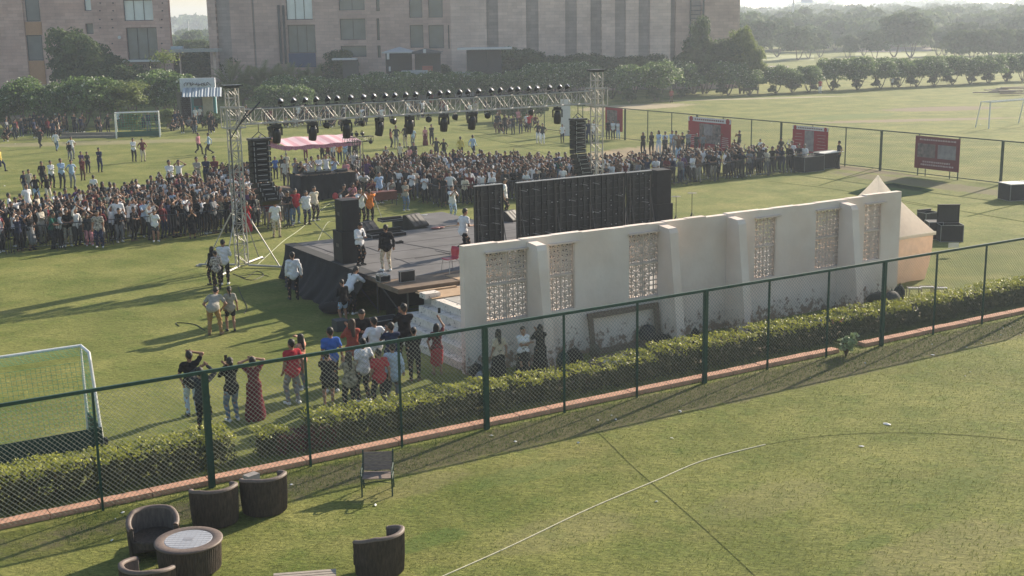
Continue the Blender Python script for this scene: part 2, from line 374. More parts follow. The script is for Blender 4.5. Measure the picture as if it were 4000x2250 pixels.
def leaf_cloud(c, nrm, size, aspect=.5, jit=.9):
    "quads (rhombus leaves) at centres c roughly facing nrm"
    n = len(c); r = npr.normal(size=(n, 3))*jit+nrm; r /= np.linalg.norm(r, axis=1)[:, None]+1e-9
    t = np.cross(r, npr.normal(size=(n, 3))); t /= np.linalg.norm(t, axis=1)[:, None]+1e-9; bb = np.cross(r, t)
    s = size*npr.uniform(.6, 1.25, (n, 1)); V = np.stack([c-t*s*.5, c-bb*s*aspect*.5, c+t*s*.5, c+bb*s*aspect*.5], 1).reshape(-1, 3)
    return V, np.arange(4*n).reshape(-1, 4)
def hedge(s0, s1, h, wd, label, mt=mhedge_lit, dens=1.0, t0=.92):
    root = thing('hedge', W((s0+s1)/2, t0+wd/2), label, 'hedge', None, FA)
    L = s1-s0; n = int(L*1150*dens)
    # shell surface: top, front, back, ends with lumpy offsets
    face = npr.choice(5, n, p=[.42, .36, .12, .05, .05]); x = npr.uniform(-L/2, L/2, n); y = npr.uniform(-wd/2, wd/2, n); z = h*npr.uniform(.08, 1, n)
    nr = np.zeros((n, 3))
    z[face == 0] = h; nr[face == 0] = (0, 0, 1); y[face == 1] = -wd/2; nr[face == 1] = (0, -1, .3); y[face == 2] = wd/2; nr[face == 2] = (0, 1, .3)
    x[face == 3] = -L/2; nr[face == 3] = (-1, 0, .2); x[face == 4] = L/2; nr[face == 4] = (1, 0, .2)
    lump = .035*np.sin(x*1.7+s0)+.03*np.sin(x*5.3+1+y*5)+.025*np.sin(x*17)
    z = z+np.where(face == 0, lump, 0)+npr.normal(0, .025, n); y = y+npr.normal(0, .03, n)+.04*np.sin(x*5+z*7)*np.sign(y); x = x+npr.normal(0, .03, n)
    c = np.stack([x, y, np.maximum(z, .03)], 1); keep = np.sin(x*2.3+s0*3)+np.sin(x*6.1+1)+npr.uniform(-1.2, 1.2, n) > -1.75; c = c[keep]; nr = nr[keep]; z = z[keep]; x = x[keep]; V, F = leaf_cloud(c, nr, .078, .6, .75)
    mi = np.where(z > h*.84+.05*np.sin(x*9)+.04*np.sin(x*23), 0, 1); npmesh('foliage', V, F, [mt, mhedge_shaded if mt is mhedge_lit else mt], root, mi=mi)  # top leaves take the sunlit colour, lower ones the shaded colour
    # a leafy woody core that blocks the light through the middle
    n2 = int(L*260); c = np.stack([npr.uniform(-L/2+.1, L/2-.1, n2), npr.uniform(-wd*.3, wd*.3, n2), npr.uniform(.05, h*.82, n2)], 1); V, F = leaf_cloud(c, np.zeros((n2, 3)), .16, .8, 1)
    npmesh('inner_leaves', V, F, mhedge_shaded, root)
    b = MB()
    for i in range(int(L*5)):
        x0 = rnd.uniform(-L/2, L/2); y0 = rnd.uniform(-wd*.3, wd*.3); b.tube([(x0, y0, 0), (x0+rnd.uniform(-.1, .1), y0+rnd.uniform(-.1, .1), h*.5), (x0+rnd.uniform(-.2, .2), y0+rnd.uniform(-.15, .15), h*.85)], [.014, .01, .005], 4, False)
    part(b, 'stems', mtwig, root)['kind'] = 'stuff'
    return root
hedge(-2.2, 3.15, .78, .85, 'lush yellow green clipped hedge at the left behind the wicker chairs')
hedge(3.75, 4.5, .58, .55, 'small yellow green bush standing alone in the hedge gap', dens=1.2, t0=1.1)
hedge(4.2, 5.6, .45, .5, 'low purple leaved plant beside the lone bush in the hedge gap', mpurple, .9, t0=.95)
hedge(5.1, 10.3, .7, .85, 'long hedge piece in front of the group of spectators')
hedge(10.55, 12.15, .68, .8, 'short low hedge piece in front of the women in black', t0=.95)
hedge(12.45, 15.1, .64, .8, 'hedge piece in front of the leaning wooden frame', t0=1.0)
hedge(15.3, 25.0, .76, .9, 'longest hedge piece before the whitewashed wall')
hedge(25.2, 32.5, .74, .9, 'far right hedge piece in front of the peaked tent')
# young shrub in front of the kerb
root = thing('shrub', W(20.95, -.25), 'young pale green round leaved shrub in front of the kerb', 'shrub')
b = MB(); L = []
for i in range(13):
    a = rnd.uniform(0, 6.28); h = rnd.uniform(.35, .72); tip = (math.cos(a)*h*.5, math.sin(a)*h*.5, h); b.tube([(0, 0, 0), (tip[0]*.5, tip[1]*.5, h*.6), tip], [.014, .01, .006], 5, False)
    for k in range(9): f_ = rnd.uniform(.35, 1.03); L.append((tip[0]*f_+rnd.uniform(-.06, .06), tip[1]*f_+rnd.uniform(-.06, .06), tip[2]*f_))
part(b, 'stems', mtwig, root); V, F = leaf_cloud(np.array(L), np.tile([0, -.4, .7], (len(L), 1)), .15, .8, .7); npmesh('leaves', V, F, mat('calotropis_leaf', (.2, .27, .13), .5, .5, col2=(.34, .42, .24), trans=.25), root)
# ------------------------------------------------------------------ people: one smooth surface grown round a posed skeleton
def _cap(Pt, a, b, ra, rb, flat):
    a = np.asarray(a, float); b = np.asarray(b, float); q = Pt-a; ab = b-a
    if flat is not None:
        d, k = flat; d = np.asarray(d, float); q = q+((k-1)*(q@d))[:, None]*d; ab = ab+((k-1)*(ab@d))*d
    L2 = float(ab@ab)+1e-9; h = np.clip((q@ab)/L2, 0, 1)
    return np.linalg.norm(q-h[:, None]*ab, axis=1)-(ra+(rb-ra)*h)
def nets(prims, hstep, k=.028, grow=0.):
    lo = np.min([np.minimum(p[0], p[1])-max(p[2], p[3]) for p in prims], 0)-.03-grow; hi = np.max([np.maximum(p[0], p[1])+max(p[2], p[3]) for p in prims], 0)+.03+grow
    n = np.ceil((hi-lo)/hstep).astype(int)+2; ax = [lo[i]+hstep*np.arange(n[i]) for i in range(3)]
    G = np.stack(np.meshgrid(*ax, indexing='ij'), -1).reshape(-1, 3); D = None
    for p in prims:
        d = _cap(G, *p[:5])-grow
        if D is None: D = d
        else:
            h = np.clip(.5+.5*(D-d)/k, 0, 1); D = D+(d-D)*h-k*h*(1-h)
    D = D.reshape(n); ins = D < 0
    c = np.zeros(n-1, int); offs = [(i, j, l) for i in (0, 1) for j in (0, 1) for l in (0, 1)]
    for i, j, l in offs: c += ins[i:n[0]-1+i, j:n[1]-1+j, l:n[2]-1+l]
    act = (c > 0) & (c < 8); idx = -np.ones(n-1, int); idx[act] = np.arange(act.sum()); cell = np.argwhere(act)
    acc = np.zeros((len(cell), 3)); cnt = np.zeros(len(cell))
    for o1 in offs:
        for axn in range(3):
            if o1[axn]: continue
            o2 = list(o1); o2[axn] = 1; o2 = tuple(o2)
            v1 = D[tuple((cell+o1).T)]; v2 = D[tuple((cell+o2).T)]; m = (v1 < 0) != (v2 < 0); tt = np.where(m, v1/(v1-v2+1e-12), 0)
            pt = np.array(o1, float)+tt[:, None]*(np.array(o2)-np.array(o1)); acc[m] += pt[m]; cnt[m] += 1
    V = lo+hstep*(cell+acc/np.maximum(cnt, 1)[:, None]); Fs = []
    for axn in range(3):
        b_, c_ = (axn+1) % 3, (axn+2) % 3
        sl1 = [slice(0, None)]*3; sl2 = [slice(0, None)]*3; sl1[axn] = slice(0, -1); sl2[axn] = slice(1, None)
        e = ins[tuple(sl1)] != ins[tuple(sl2)]; pos = ins[tuple(sl1)]; E_ = np.argwhere(e)
        E_ = E_[(E_[:, b_] > 0) & (E_[:, c_] > 0) & (E_[:, b_] < n[b_]-1) & (E_[:, c_] < n[c_]-1)]
        if not len(E_): continue
        ub = np.zeros(3, int); ub[b_] = 1; uc = np.zeros(3, int); uc[c_] = 1
        q = np.stack([idx[tuple((E_-ub-uc).T)], idx[tuple((E_-uc).T)], idx[tuple(E_.T)], idx[tuple((E_-ub).T)]], 1)
        fl = ~pos[tuple(E_.T)]; q[fl] = q[fl][:, ::-1]; q = q[(q >= 0).all(1)]; Fs.append(q)
    return V, np.concatenate(Fs)
def ik(a, t, l1, l2, pole):
    a = np.array(a, float); t = np.array(t, float); d = t-a; L = np.linalg.norm(d); mx = (l1+l2)*.995
    if L > mx: t = a+d/L*mx; d = t-a; L = mx
    x = (l1*l1-l2*l2+L*L)/(2*L); h = math.sqrt(max(l1*l1-x*x, 0)); u = d/L; p = np.array(pole, float); p = p-u*(p@u); p /= np.linalg.norm(p)+1e-9
    return a+u*x+p*h, t
POSES = {
 'stand': {}, 
 'relax': dict(LH=(.05, .08, -.5), RH=(.1, -.02, -.5), LF=(.14, .03), RF=(.1, -.05)),
 'crossed': dict(LH=(-.26, .2, -.2), RH=(-.26, .22, -.17), EP=(.8, -.2, -1)),
 'phone': dict(LH=(-.12, .3, .02), RH=(-.12, .3, .06), EP=(.7, 0, -1)),
 'phone_up': dict(LH=(-.08, .26, .26), RH=(-.06, .28, .3), EP=(1, 0, -.5)),
 'one_up': dict(RH=(0, .25, .42), EP=(1, 0, -.4)),
 'cheer': dict(LH=(.12, .1, .48), RH=(.12, .12, .45), EP=(1, 0, 0)),
 'clap': dict(LH=(-.15, .27, -.1), RH=(-.15, .27, -.1), EP=(.8, 0, -1)),
 'hips': dict(LH=(.03, .02, -.42), RH=(.03, .02, -.42), EP=(1, -.4, 0)),
 'behind': dict(LH=(-.14, -.17, -.38), RH=(-.14, -.17, -.38), EP=(1, -.4, 0)),
 'head_hand': dict(RH=(-.08, .06, .3), EP=(1, .1, .1), LH=(.02, .0, -.5)),
 'eyes_shade': dict(RH=(-.1, .16, .24), EP=(1, .3, 0), LH=(.04, .05, -.5)),
 'both_head': dict(LH=(-.08, .12, .26), RH=(-.08, .12, .28), EP=(1, .2, .2)),
 'hold_low': dict(LH=(-.1, .25, -.25), RH=(-.1, .25, -.25), EP=(.6, -.3, -1), head=-28),
 'walk': dict(LF=(.09, .28), RF=(.09, -.3), LH=(.05, -.18, -.45), RH=(.05, .2, -.43), pz=.89, rheel=.12),
 'stride': dict(LF=(.08, .38), RF=(.08, -.42), LH=(.05, .25, -.25), RH=(.05, .25, -.25), pz=.84, lean=8, rheel=.16, head=-10),
 'wide': dict(LF=(.24, 0), RF=(.24, 0), LH=(.03, .02, -.42), RH=(.03, .02, -.42), EP=(1, -.4, 0), pz=.89),
 'bend': dict(lean=58, LH=(.0, .25, -.36), RH=(.0, .3, -.3), LF=(.17, 0), RF=(.17, .02), head=-5, EP=(1, -.3, 0)),
 'lean_fwd': dict(lean=26, LH=(-.14, .36, -.22), RH=(-.14, .36, -.22), head=10, EP=(1, 0, 0)),
 'barrier': dict(lean=16, LH=(-.18, .3, -.2), RH=(-.18, .32, -.18), head=6, EP=(1, -.2, -.2)),
 'lean_deck': dict(lean=42, LH=(-.16, .3, .0), RH=(-.1, .3, .12), head=-8, EP=(1, .2, -.6), LF=(.1, -.15), RF=(.1, 0)),
 'sit': dict(pz=.46, sit=1, LH=(-.12, .3, -.28), RH=(-.12, .3, -.28), EP=(.8, -.3, -1)),
 'sit_lean': dict(pz=.46, sit=1, lean=22, LH=(-.14, .34, -.18), RH=(-.02, .2, .02), EP=(.8, 0, -1)),
 'squat': dict(pz=.3, sit=2, lean=24, LH=(-.1, .36, -.2), RH=(-.1, .36, -.2), EP=(1, 0, -.3)),
 'camera': dict(LH=(-.17, .24, .12), RH=(-.17, .24, .14), EP=(1, .1, -.3)),
}
def skeleton(pose, female=False):
    po = POSES[pose]; J = {}; pz = po.get('pz', .925); ln = math.radians(po.get('lean', 0)); U = np.array([0, math.sin(ln), math.cos(ln)]); Fw = np.array([0, math.cos(ln), -math.sin(ln)]); X = np.array([1., 0, 0])
    back = -math.sin(ln)*.16; P0 = np.array([0, back, pz]); J.update(P0=P0, U=U, Fw=Fw)
    J['waist'] = P0+.15*U; J['chest'] = P0+.36*U; J['SC'] = P0+.475*U; J['neck'] = P0+.53*U
    hp = math.radians(po.get('head', 0)); a = ln*.55-hp; HU = np.array([0, math.sin(a), math.cos(a)]); HF = np.array([0, math.cos(a), -math.sin(a)])
    J['HU'], J['HF'] = HU, HF; J['head'] = J['neck']+.045*U+.115*HU+.015*HF
    sw = .148 if female else .172
    for s, n in ((-1, 'L'), (1, 'R')):
        hip = P0+np.array([s*.09, 0, -.02]); ft = po.get(n+'F', (.11, 0.)); hz = po.get('rheel', 0) if n == 'R' else 0
        if po.get('sit') == 1: knee = np.array([s*.12, back+.43, .5]); ank = np.array([s*.12, back+.45, .09])
        elif po.get('sit') == 2: ank = np.array([s*.16, back+.12, .09]); knee = np.array([s*.24, back+.36, .44])
        else: knee, ank = ik(hip, (s*ft[0], ft[1], .085+hz), .44, .42, (s*.12, 1, 0))
        J['hip'+n], J['knee'+n], J['ank'+n] = hip, knee, ank; J['toe'+n] = ank+np.array([s*.03, .15, -.045 if not hz else -.1]); J['heel'+n] = ank+np.array([0, -.045, -.04])
        sh = J['SC']+X*s*sw; h = po.get(n+'H', (.07, .04, -.49)); tgt = sh+X*s*h[0]+Fw*h[1]+U*h[2]; e = po.get('EP', (.3, -1, 0)); el, wr = ik(sh, tgt, .28, .25, X*s*e[0]+Fw*e[1]+U*e[2])
        J['sh'+n], J['el'+n], J['wr'+n] = sh, el, wr; dd = (wr-el)/np.linalg.norm(wr-el); J['hd'+n] = dd
    return J
def prims_of(J, female, sleeves, legs, hair, hem=.0, fat=1.0):
    "(a, b, ra, rb, flat, region)"
    P0, U, Fw = J['P0'], J['U'], J['Fw']; fl = (Fw, 1.5); L = []
    A = lambda a, b, ra, rb, reg, flt=None: L.append((np.array(a, float), np.array(b, float), ra, rb, flt, reg))
    wq = .122 if female else .138
    A(P0-.05*U, P0-.0*U, .15*fat, .145*fat, 'bot', fl)
    A(P0+(.03-hem)*U, J['waist'], .163*fat, (wq+.006)*fat, 'top', (Fw, 1.36))
    hz_ = P0+(.045-hem*.6)*U; A(hz_-np.array([.08*fat, 0, 0]), hz_+np.array([.08*fat, 0, 0]), .114*fat, .114*fat, 'top', (Fw, 1.12))
    A(J['waist'], J['chest'], wq*fat, (.142 if female else .156)*fat, 'top', (Fw, 1.5))
    A(J['shL']*.8+J['SC']*.2, J['shR']*.8+J['SC']*.2, .066, .066, 'top')
    if female: A(J['chest']+Fw*.06-np.array([.07, 0, 0]), J['chest']+Fw*.06+np.array([.07, 0, 0]), .06, .06, 'top')
    A(J['neck']-.04*U, J['head']-.06*J['HU'], .056, .052, 'skin')
    HU, HF, hd = J['HU'], J['HF'], J['head']
    A(hd-.012*HU-.01*HF, hd+.03*HU-.015*HF, .089, .089, 'skin', (np.array([1., 0, 0]), 1.12))
    A(hd-.045*HU+.022*HF, hd-.05*HU+.03*HF, .055, .048, 'skin')
    A(hd-.005*HU+.075*HF, hd-.03*HU+.098*HF, .012, .017, 'skin')
    for s in (-1, 1): A(hd+np.array([s*.076, 0, 0])-.015*HU, hd+np.array([s*.082, 0, 0])+.015*HU-.01*HF, .014, .016, 'skin')
    for s, n in ((-1, 'L'), (1, 'R')):
        sh, el, wr = J['sh'+n], J['el'+n], J['wr'+n]; mid = sh*.4+el*.6
        A(sh, mid, .055, .049, 'top' if sleeves != 'none' else 'skin'); A(mid, el, .05 if sleeves == 'long' else .042, .04, 'top' if sleeves == 'long' else 'skin')
        A(el, wr, .04, .03 if sleeves == 'long' else .026, 'top' if sleeves == 'long' else 'skin')
        dd = J['hd'+n]; A(wr, wr+dd*.09, .028, .033, 'skin'); 
        kn, an = J['knee'+n], J['ank'+n]; hp = J['hip'+n]; midk = hp*.35+kn*.65
        lo = 'bot' if legs in ('long', 'wide') else 'skin'; wd = .02 if legs == 'wide' else 0
        A(hp+np.array([0, -.01, 0]), midk, .096, .078+wd, 'bot'); A(midk, kn, (.076 if lo == 'bot' else .062)+wd, (.066 if lo == 'bot' else .052)+wd, lo)
        cf = kn*.68+an*.32+np.array([0, -.012, 0]); A(kn, cf, (.063 if lo == 'bot' else .05)+wd, (.06 if lo == 'bot' else .05)+wd, lo); A(cf, an, (.058 if lo == 'bot' else .048)+wd, (.05 if lo == 'bot' else .036)+wd, lo)
        A(J['heel'+n], J['toe'+n], .042, .036, 'shoe'); A(an, J['heel'+n], .038, .04, 'shoe')
    if legs in ('skirt', 'dress', 'skirt_long'):
        kz = J['kneeL']*.5+J['kneeR']*.5; az = J['ankL']*.5+J['ankR']*.5; e = kz*.9+az*.1 if legs != 'skirt_long' else az*.85+kz*.15
        A(J['waist']-.04*U, P0-.1*U, .14, .185, 'bot', (Fw, 1.3)); A(P0-.1*U, e, .18, .20 if legs != 'skirt_long' else .27, 'bot', (Fw, 1.25))
    hr = []
    B = lambda a, b, ra, rb, flt=None: hr.append((np.array(a, float), np.array(b, float), ra, rb, flt, 'hair'))
    top = hd+.042*HU-.026*HF
    if hair != 'bald':
        B(top, top+.016*HU, .092, .089, (np.array([1., 0, 0]), 1.06)); B(hd-.035*HF, hd-.03*HU-.045*HF, .07, .055)
        B(hd+.075*HU+.03*HF, hd+.085*HU-.0*HF, .034, .045)
    if hair == 'long': B(hd-.05*HF, J['chest']-Fw*.1+.02*U, .075, .05, (Fw, 1.3)); [B(hd+np.array([s*.06, 0, 0]), hd+np.array([s*.075, 0, 0])-.16*HU, .04, .03) for s in (-1, 1)]
    if hair == 'pony': B(hd+.01*HU-.1*HF, hd-.12*HF, .035, .035); B(hd-.12*HF, J['chest']-Fw*.12+.08*U, .036, .016)
    if hair == 'bun': B(hd+.03*HU-.1*HF, hd+.03*HU-.125*HF, .045, .045)
    if hair == 'curly': B(top-.02*HF, top-.03*HF+.02*HU, .105, .1)
    if hair == 'cap': B(hd+.06*HU+.04*HF, hd+.045*HU+.12*HF, .06, .045, (HU, 2.2))
    if hair == 'scarf': B(hd-.03*HU-.03*HF, J['neck']-Fw*.02, .095, .1)
    return L, hr
REG = ['skin', 'top', 'bot', 'shoe', 'hair']
def classify(V, prims):
    D = np.stack([_cap(V, *p[:5]) for p in prims], 1); bias = {'skin': .004, 'top': 0, 'bot': 0, 'shoe': .002, 'hair': -.004}
    D = D+np.array([bias[p[5]] for p in prims]); return np.array([REG.index(p[5]) for p in prims])[D.argmin(1)]
def fingers(J, n, s, mb):
    wr, dd = J['wr'+n], J['hd'+n]; X = np.array([1., 0, 0]); side = np.cross(dd, J['Fw']); side = side/(np.linalg.norm(side)+1e-6); palm = np.cross(side, dd); base = wr+dd*.1
    for i, (o, l) in enumerate(((-.024, .062), (-.008, .072), (.008, .068), (.024, .052))):
        a = base+side*o; b_ = a+dd*l*.55+palm*.006; c = b_+dd*l*.4+palm*.022; mb.tube([a-dd*.02, b_, c], [.0095, .0085, .007], 5)
    a = wr+dd*.03+side*(-.026*s); mb.tube([a, a+dd*.035-side*.02*s, a+dd*.06-side*.022*s+palm*.012], [.011, .01, .008], 5)
# fabrics
def cloth(name, c, v=.1): return mat('cloth_'+name, c, .9, .15, vary=v, scale=9, bump=.9, bscale=14)
PAL = dict(white=(.72, .72, .73), cream=(.62, .56, .46), black=(.014, .014, .017), charcoal=(.04, .042, .048), grey=(.22, .225, .235), red=(.42, .03, .045), maroon=(.13, .02, .028), rust=(.3, .07, .05), navy=(.02, .03, .07), blue=(.05, .13, .42), sky=(.33, .45, .62), denim=(.12, .19, .28), green=(.03, .13, .09), teal=(.04, .2, .26), olive=(.13, .13, .07), brown=(.12, .07, .045), khaki=(.33, .21, .1), beige=(.55, .47, .35), pink=(.58, .25, .28), peach=(.7, .33, .22), orange=(.7, .2, .03), yellow=(.6, .47, .12), purple=(.1, .05, .14), lightblue=(.45, .55, .66), stone=(.34, .32, .27))
CM = {k: cloth(k, c) for k, c in PAL.items()}
CM['camo'] = mat('cloth_camo', (.05, .05, .035), .9, .1, scale=12, col2=(.42, .38, .28), bump=.6, bscale=14)
CM['check'] = mat('cloth_check', (.06, .1, .12), .9, .1, scale=20, col2=(.4, .42, .38)); CM['floral'] = mat('cloth_floral', (.05, .04, .04), .9, .1, scale=16, col2=(.7, .62, .55))
SK = [mat('skin_light', (.42, .24, .16), .6, .35, vary=.06), mat('skin_mid', (.3, .16, .1), .6, .35, vary=.06), mat('skin_dark', (.18, .09, .055), .6, .35, vary=.06)]
MH = mat('hair_black', (.012, .01, .009), .55, .4, scale=50, bump=.5, bscale=90); MHB = mat('hair_brown', (.05, .026, .015), .55, .4, scale=50, bump=.5, bscale=90)
MSH = dict(white=mat('shoe_white', (.75, .75, .73), .6), black=mat('shoe_black', (.02, .02, .02), .5), brown=mat('shoe_brown', (.2, .13, .08), .6))
CROWD = {}
def crowd_mesh(key, step=.036):
    if key in CROWD: return CROWD[key]
    pose, fem, sl_, lg, hair = key; J = skeleton(pose, fem); b_, h_ = prims_of(J, fem, sl_, lg, hair, .05); pr_ = b_+h_
    V, F = nets(pr_, step); ci = classify(V, pr_); mi = np.array([np.bincount(ci[f], minlength=5).argmax() for f in F]) if False else np.median(ci[F], axis=1).astype(int)
    mi = ci[F[:, 0]]
    me = bpy.data.meshes.new('person_body'); o = npmesh('tmp', V, F, [SK[1], CM['white'], CM['black'], MSH['white'], MH], None, True, mi); me = o.data; bpy.data.objects.remove(o); CROWD[key] = me; return me
def heading(kind, p):
    "world heading angle people look in"
    if isinstance(kind, (int, float)): return math.radians(kind)
    if kind == 'stage': q = Vector(W(17, 17)[:2])-Vector(p[:2]); return math.atan2(q.y, q.x)
    if kind == 'away': return FA+math.pi/2
    if kind == 'front': return FA-math.pi/2
def crowd_person(loc, head, key, top, bot, shoe='black', skin=1, scale=1., label='', group=None, hairm=None, name='person'):
    o = bpy.data.objects.new(name, crowd_mesh(key)); COL.objects.link(o); o.location = loc; o.rotation_euler = (0, 0, head-math.pi/2); o.scale = (scale*rnd.uniform(.96, 1.04), scale*rnd.uniform(.96, 1.04), scale)
    for i, m in enumerate([SK[skin], CM[top], CM[bot], MSH[shoe], hairm or MH]):
        o.material_slots[i].link = 'OBJECT'; o.material_slots[i].material = m
    return tag(o, label, 'person', group)
NFIG = 0
def figure(loc, head, pose, top, bot, label, hair='short', sleeves='short', legs='long', fem=False, shoe='white', skin=1, scale=1., group=None, hem=.06, fat=1., hairm=None, step=.02, apron=None):
    "a detailed person: body surface with fingers, and clothes, shoes and hair as parts"
    root = thing('person', loc, label, 'person', group, head-math.pi/2); root.scale = (scale*1.07, scale*1.07, scale)
    J = skeleton(pose, fem); b_, h_ = prims_of(J, fem, sleeves, legs, hair, hem, fat)
    body = [(a, b, ra*(.9 if reg != 'skin' else 1), rb*(.9 if reg != 'skin' else 1), f, reg) for a, b, ra, rb, f, reg in b_ if reg != 'shoe' and not (legs in ('skirt', 'dress', 'skirt_long') and reg == 'bot' and rb > .17)]
    V, F = nets(body, step); mb = MB(); mb.v = [V]; mb.f = [tuple(map(int, f)) for f in F]; mb.m = [0]*len(F); mb.n = len(V)
    for n, s in (('L', -1), ('R', 1)): fingers(J, n, s, mb)
    mb.mi = 1
    for s in (-1, 1):
        e = J['head']+np.array([s*.03, 0, 0])+.0*J['HU']+.074*J['HF']; mb.sph(e, .0075, 5, 4)
    e = J['head']-.058*J['HU']+.075*J['HF']; mb.mi = 2; mb.sph(e, (.02, .006, .005), 6, 4)
    part(mb, 'body', [SK[skin], MSH['black'], CM['rust']], root, smooth=True)
    seedf = px_seed = (loc[0]*7.3) % 6.28
    def cl(reg, nm, m, grow, cond=None):
        pr_ = [p for p in b_ if p[5] == reg]
        if not pr_: return
        V, F = nets(pr_, step, .03, grow)
        if reg != 'shoe': V = V+npr.normal(0, .0012, V.shape)+(.006*np.sin(V[:, [2]]*41+V[:, [0]]*23+seedf)+.005*np.sin(V[:, [2]]*19-V[:, [0]]*33+V[:, [1]]*27))*np.array([1, 1, 0])
        npmesh(nm, V, F, m, root, True)
    cl('top', 'shirt', CM[top], .011); cl('bot', 'skirt' if legs in ('skirt', 'skirt_long', 'dress') else ('shorts' if legs == 'shorts' else 'trousers'), CM[bot], .0)
    for n in 'LR':
        V, F = nets([(J['heel'+n], J['toe'+n], .04, .035, None), (J['ank'+n]-np.array([0, 0, .01]), J['heel'+n], .036, .038, None)], .016); npmesh('shoe', V, F, MSH[shoe], root, True)
    if h_:
        V, F = nets(h_, .016); npmesh('hair' if hair != 'cap' else 'hair_and_cap', V, F, hairm or MH, root, True)
    return root, J
def jw(root, J, key, off=(0, 0, 0)):
    "world position of a joint of a placed figure"
    q = Vector(J[key])*root.scale[0]+Vector(off); return Vector(root.location)+rotz(root.rotation_euler.z).to_3x3()@q
def hpx(px, py, ytop, z=0.):
    "real height of a person whose feet are at px,py and head top at row ytop"
    g = np.array(P(px, py, z)); q = g-[0, 0, CH]
    d = ray(px, ytop); k = math.hypot(g[0], g[1])/math.hypot(d[0], d[1]); return CH+k*d[2]-z
# ------------------------------------------------------------------ whitewashed wall with pierced screens
def plaster():
    m = mat('old_plaster', (.81, .715, .635), .9, .2, vary=.05, scale=1.2, bump=.35, bscale=7); n = m.node_tree.nodes; l = m.node_tree.links; b = n['Principled BSDF']
    base = b.inputs['Base Color'].links[0].from_socket; g = n.new('ShaderNodeNewGeometry'); sp = n.new('ShaderNodeSeparateXYZ'); l.new(g.outputs['Position'], sp.inputs[0])
    hm = n.new('ShaderNodeMapRange'); hm.inputs[1].default_value = 1.5; hm.inputs[2].default_value = .0; hm.inputs[3].default_value = -.12; hm.inputs[4].default_value = .19; l.new(sp.outputs[2], hm.inputs[0])
    nz = n.new('ShaderNodeTexNoise'); nz.inputs['Scale'].default_value = 4.2; nz.inputs['Detail'].default_value = 9; nz.inputs['Roughness'].default_value = .75; l.new(g.outputs['Position'], nz.inputs['Vector'])
    ad = n.new('ShaderNodeMath'); l.new(nz.outputs[0], ad.inputs[0]); l.new(hm.outputs[0], ad.inputs[1])
    rp = n.new('ShaderNodeValToRGB'); rp.color_ramp.elements[0].position = .62; rp.color_ramp.elements[1].position = .67; l.new(ad.outputs[0], rp.inputs[0])
    mx = n.new('ShaderNodeMix'); mx.data_type = 'RGBA'; l.new(rp.outputs[0], mx.inputs[0]); l.new(base, mx.inputs[6]); mx.inputs[7].default_value = (.32, .21, .155, 1)
    nz2 = n.new('ShaderNodeTexNoise'); nz2.inputs['Scale'].default_value = .5; nz2.inputs['Detail'].default_value = 4; l.new(g.outputs['Position'], nz2.inputs['Vector'])
    rp2 = n.new('ShaderNodeValToRGB'); rp2.color_ramp.elements[0].position = .4; rp2.color_ramp.elements[1].position = .7; rp2.color_ramp.elements[0].color = (1, 1, 1, 1); rp2.color_ramp.elements[1].color = (.86, .78, .72, 1); l.new(nz2.outputs[0], rp2.inputs[0])
    m2 = n.new('ShaderNodeMix'); m2.data_type = 'RGBA'; m2.blend_type = 'MULTIPLY'; m2.inputs[0].default_value = .8; l.new(mx.outputs[2], m2.inputs[6]); l.new(rp2.outputs[0], m2.inputs[7]); l.new(m2.outputs[2], b.inputs['Base Color'])
    return m
mpl = plaster(); mjali = mat('screen_plaster', (.66, .55, .47), .9, .2, vary=.1, scale=3)
WT0, WT1, ZS, ZW, ZT = 4.34, 4.57, 1.42, 3.37, 3.62
wall = thing('screen_wall', W(19.6, 4.45), 'long old whitewashed wall with pierced screen windows and buttresses behind the hedge', 'wall', None, FA)
def Lw(s, t, z): return (s-19.6, t-4.45, z)
WIN = [(11.70, 13.09), (13.80, 14.68), (16.62, 17.78), (21.58, 22.5), (24.24, 25.42), (26.5, 27.33)]
b = MB(); S0, S1 = 11.0, 28.25
def wbox(s0, s1, z0, z1, t0=WT0, t1=WT1, mb=None): (mb or b).box(Lw((s0+s1)/2, (t0+t1)/2, (z0+z1)/2), (s1-s0, t1-t0, z1-z0))
wbox(S0, S1, -.05, ZS)
e = S0
for a, c in WIN+[(S1, S1)]:
    if a > e: wbox(e, a, ZS, ZW)
    e = c
# the top course, slightly uneven like worn plaster
x = S0
while x < S1:
    L = min(rnd.uniform(.5, 1.1), S1-x); wbox(x, x+L, ZW, ZT+rnd.uniform(-.018, .018)+(.06 if x > 26.3 else 0)); x += L
part(b, 'wall', mpl, wall)
for (x0, x1, y) in ((2139, 2182, 1452), (2649, 2693, 1347), (2913, 2963, 1297), (3351, 3388, 1219)):
    s0 = PT(x0, y, 3.35)[0]; s1 = s0+.3; bb = MB(); r = 2
    vs = []
    for z, t in ((-.05, 3.34), (1.3, 3.52), (2.6, 3.7), (3.36, 3.78), (3.5, 3.84+rnd.uniform(0, .1)), (3.545, WT0-.004)):
        for s in (s0, s1): vs.append(Lw(s+rnd.uniform(-.01, .01), t, z)); vs.append(Lw(s, WT0-.003, z))
    fs = []
    for i in range(5):
        q = i*4; fs += [(q, q+2, q+6, q+4), (q+2, q+3, q+7, q+6), (q+1, q, q+4, q+5)]
    fs.append((20, 22, 23, 21)); bb.add(vs, fs); part(bb, 'buttress', mpl, wall)
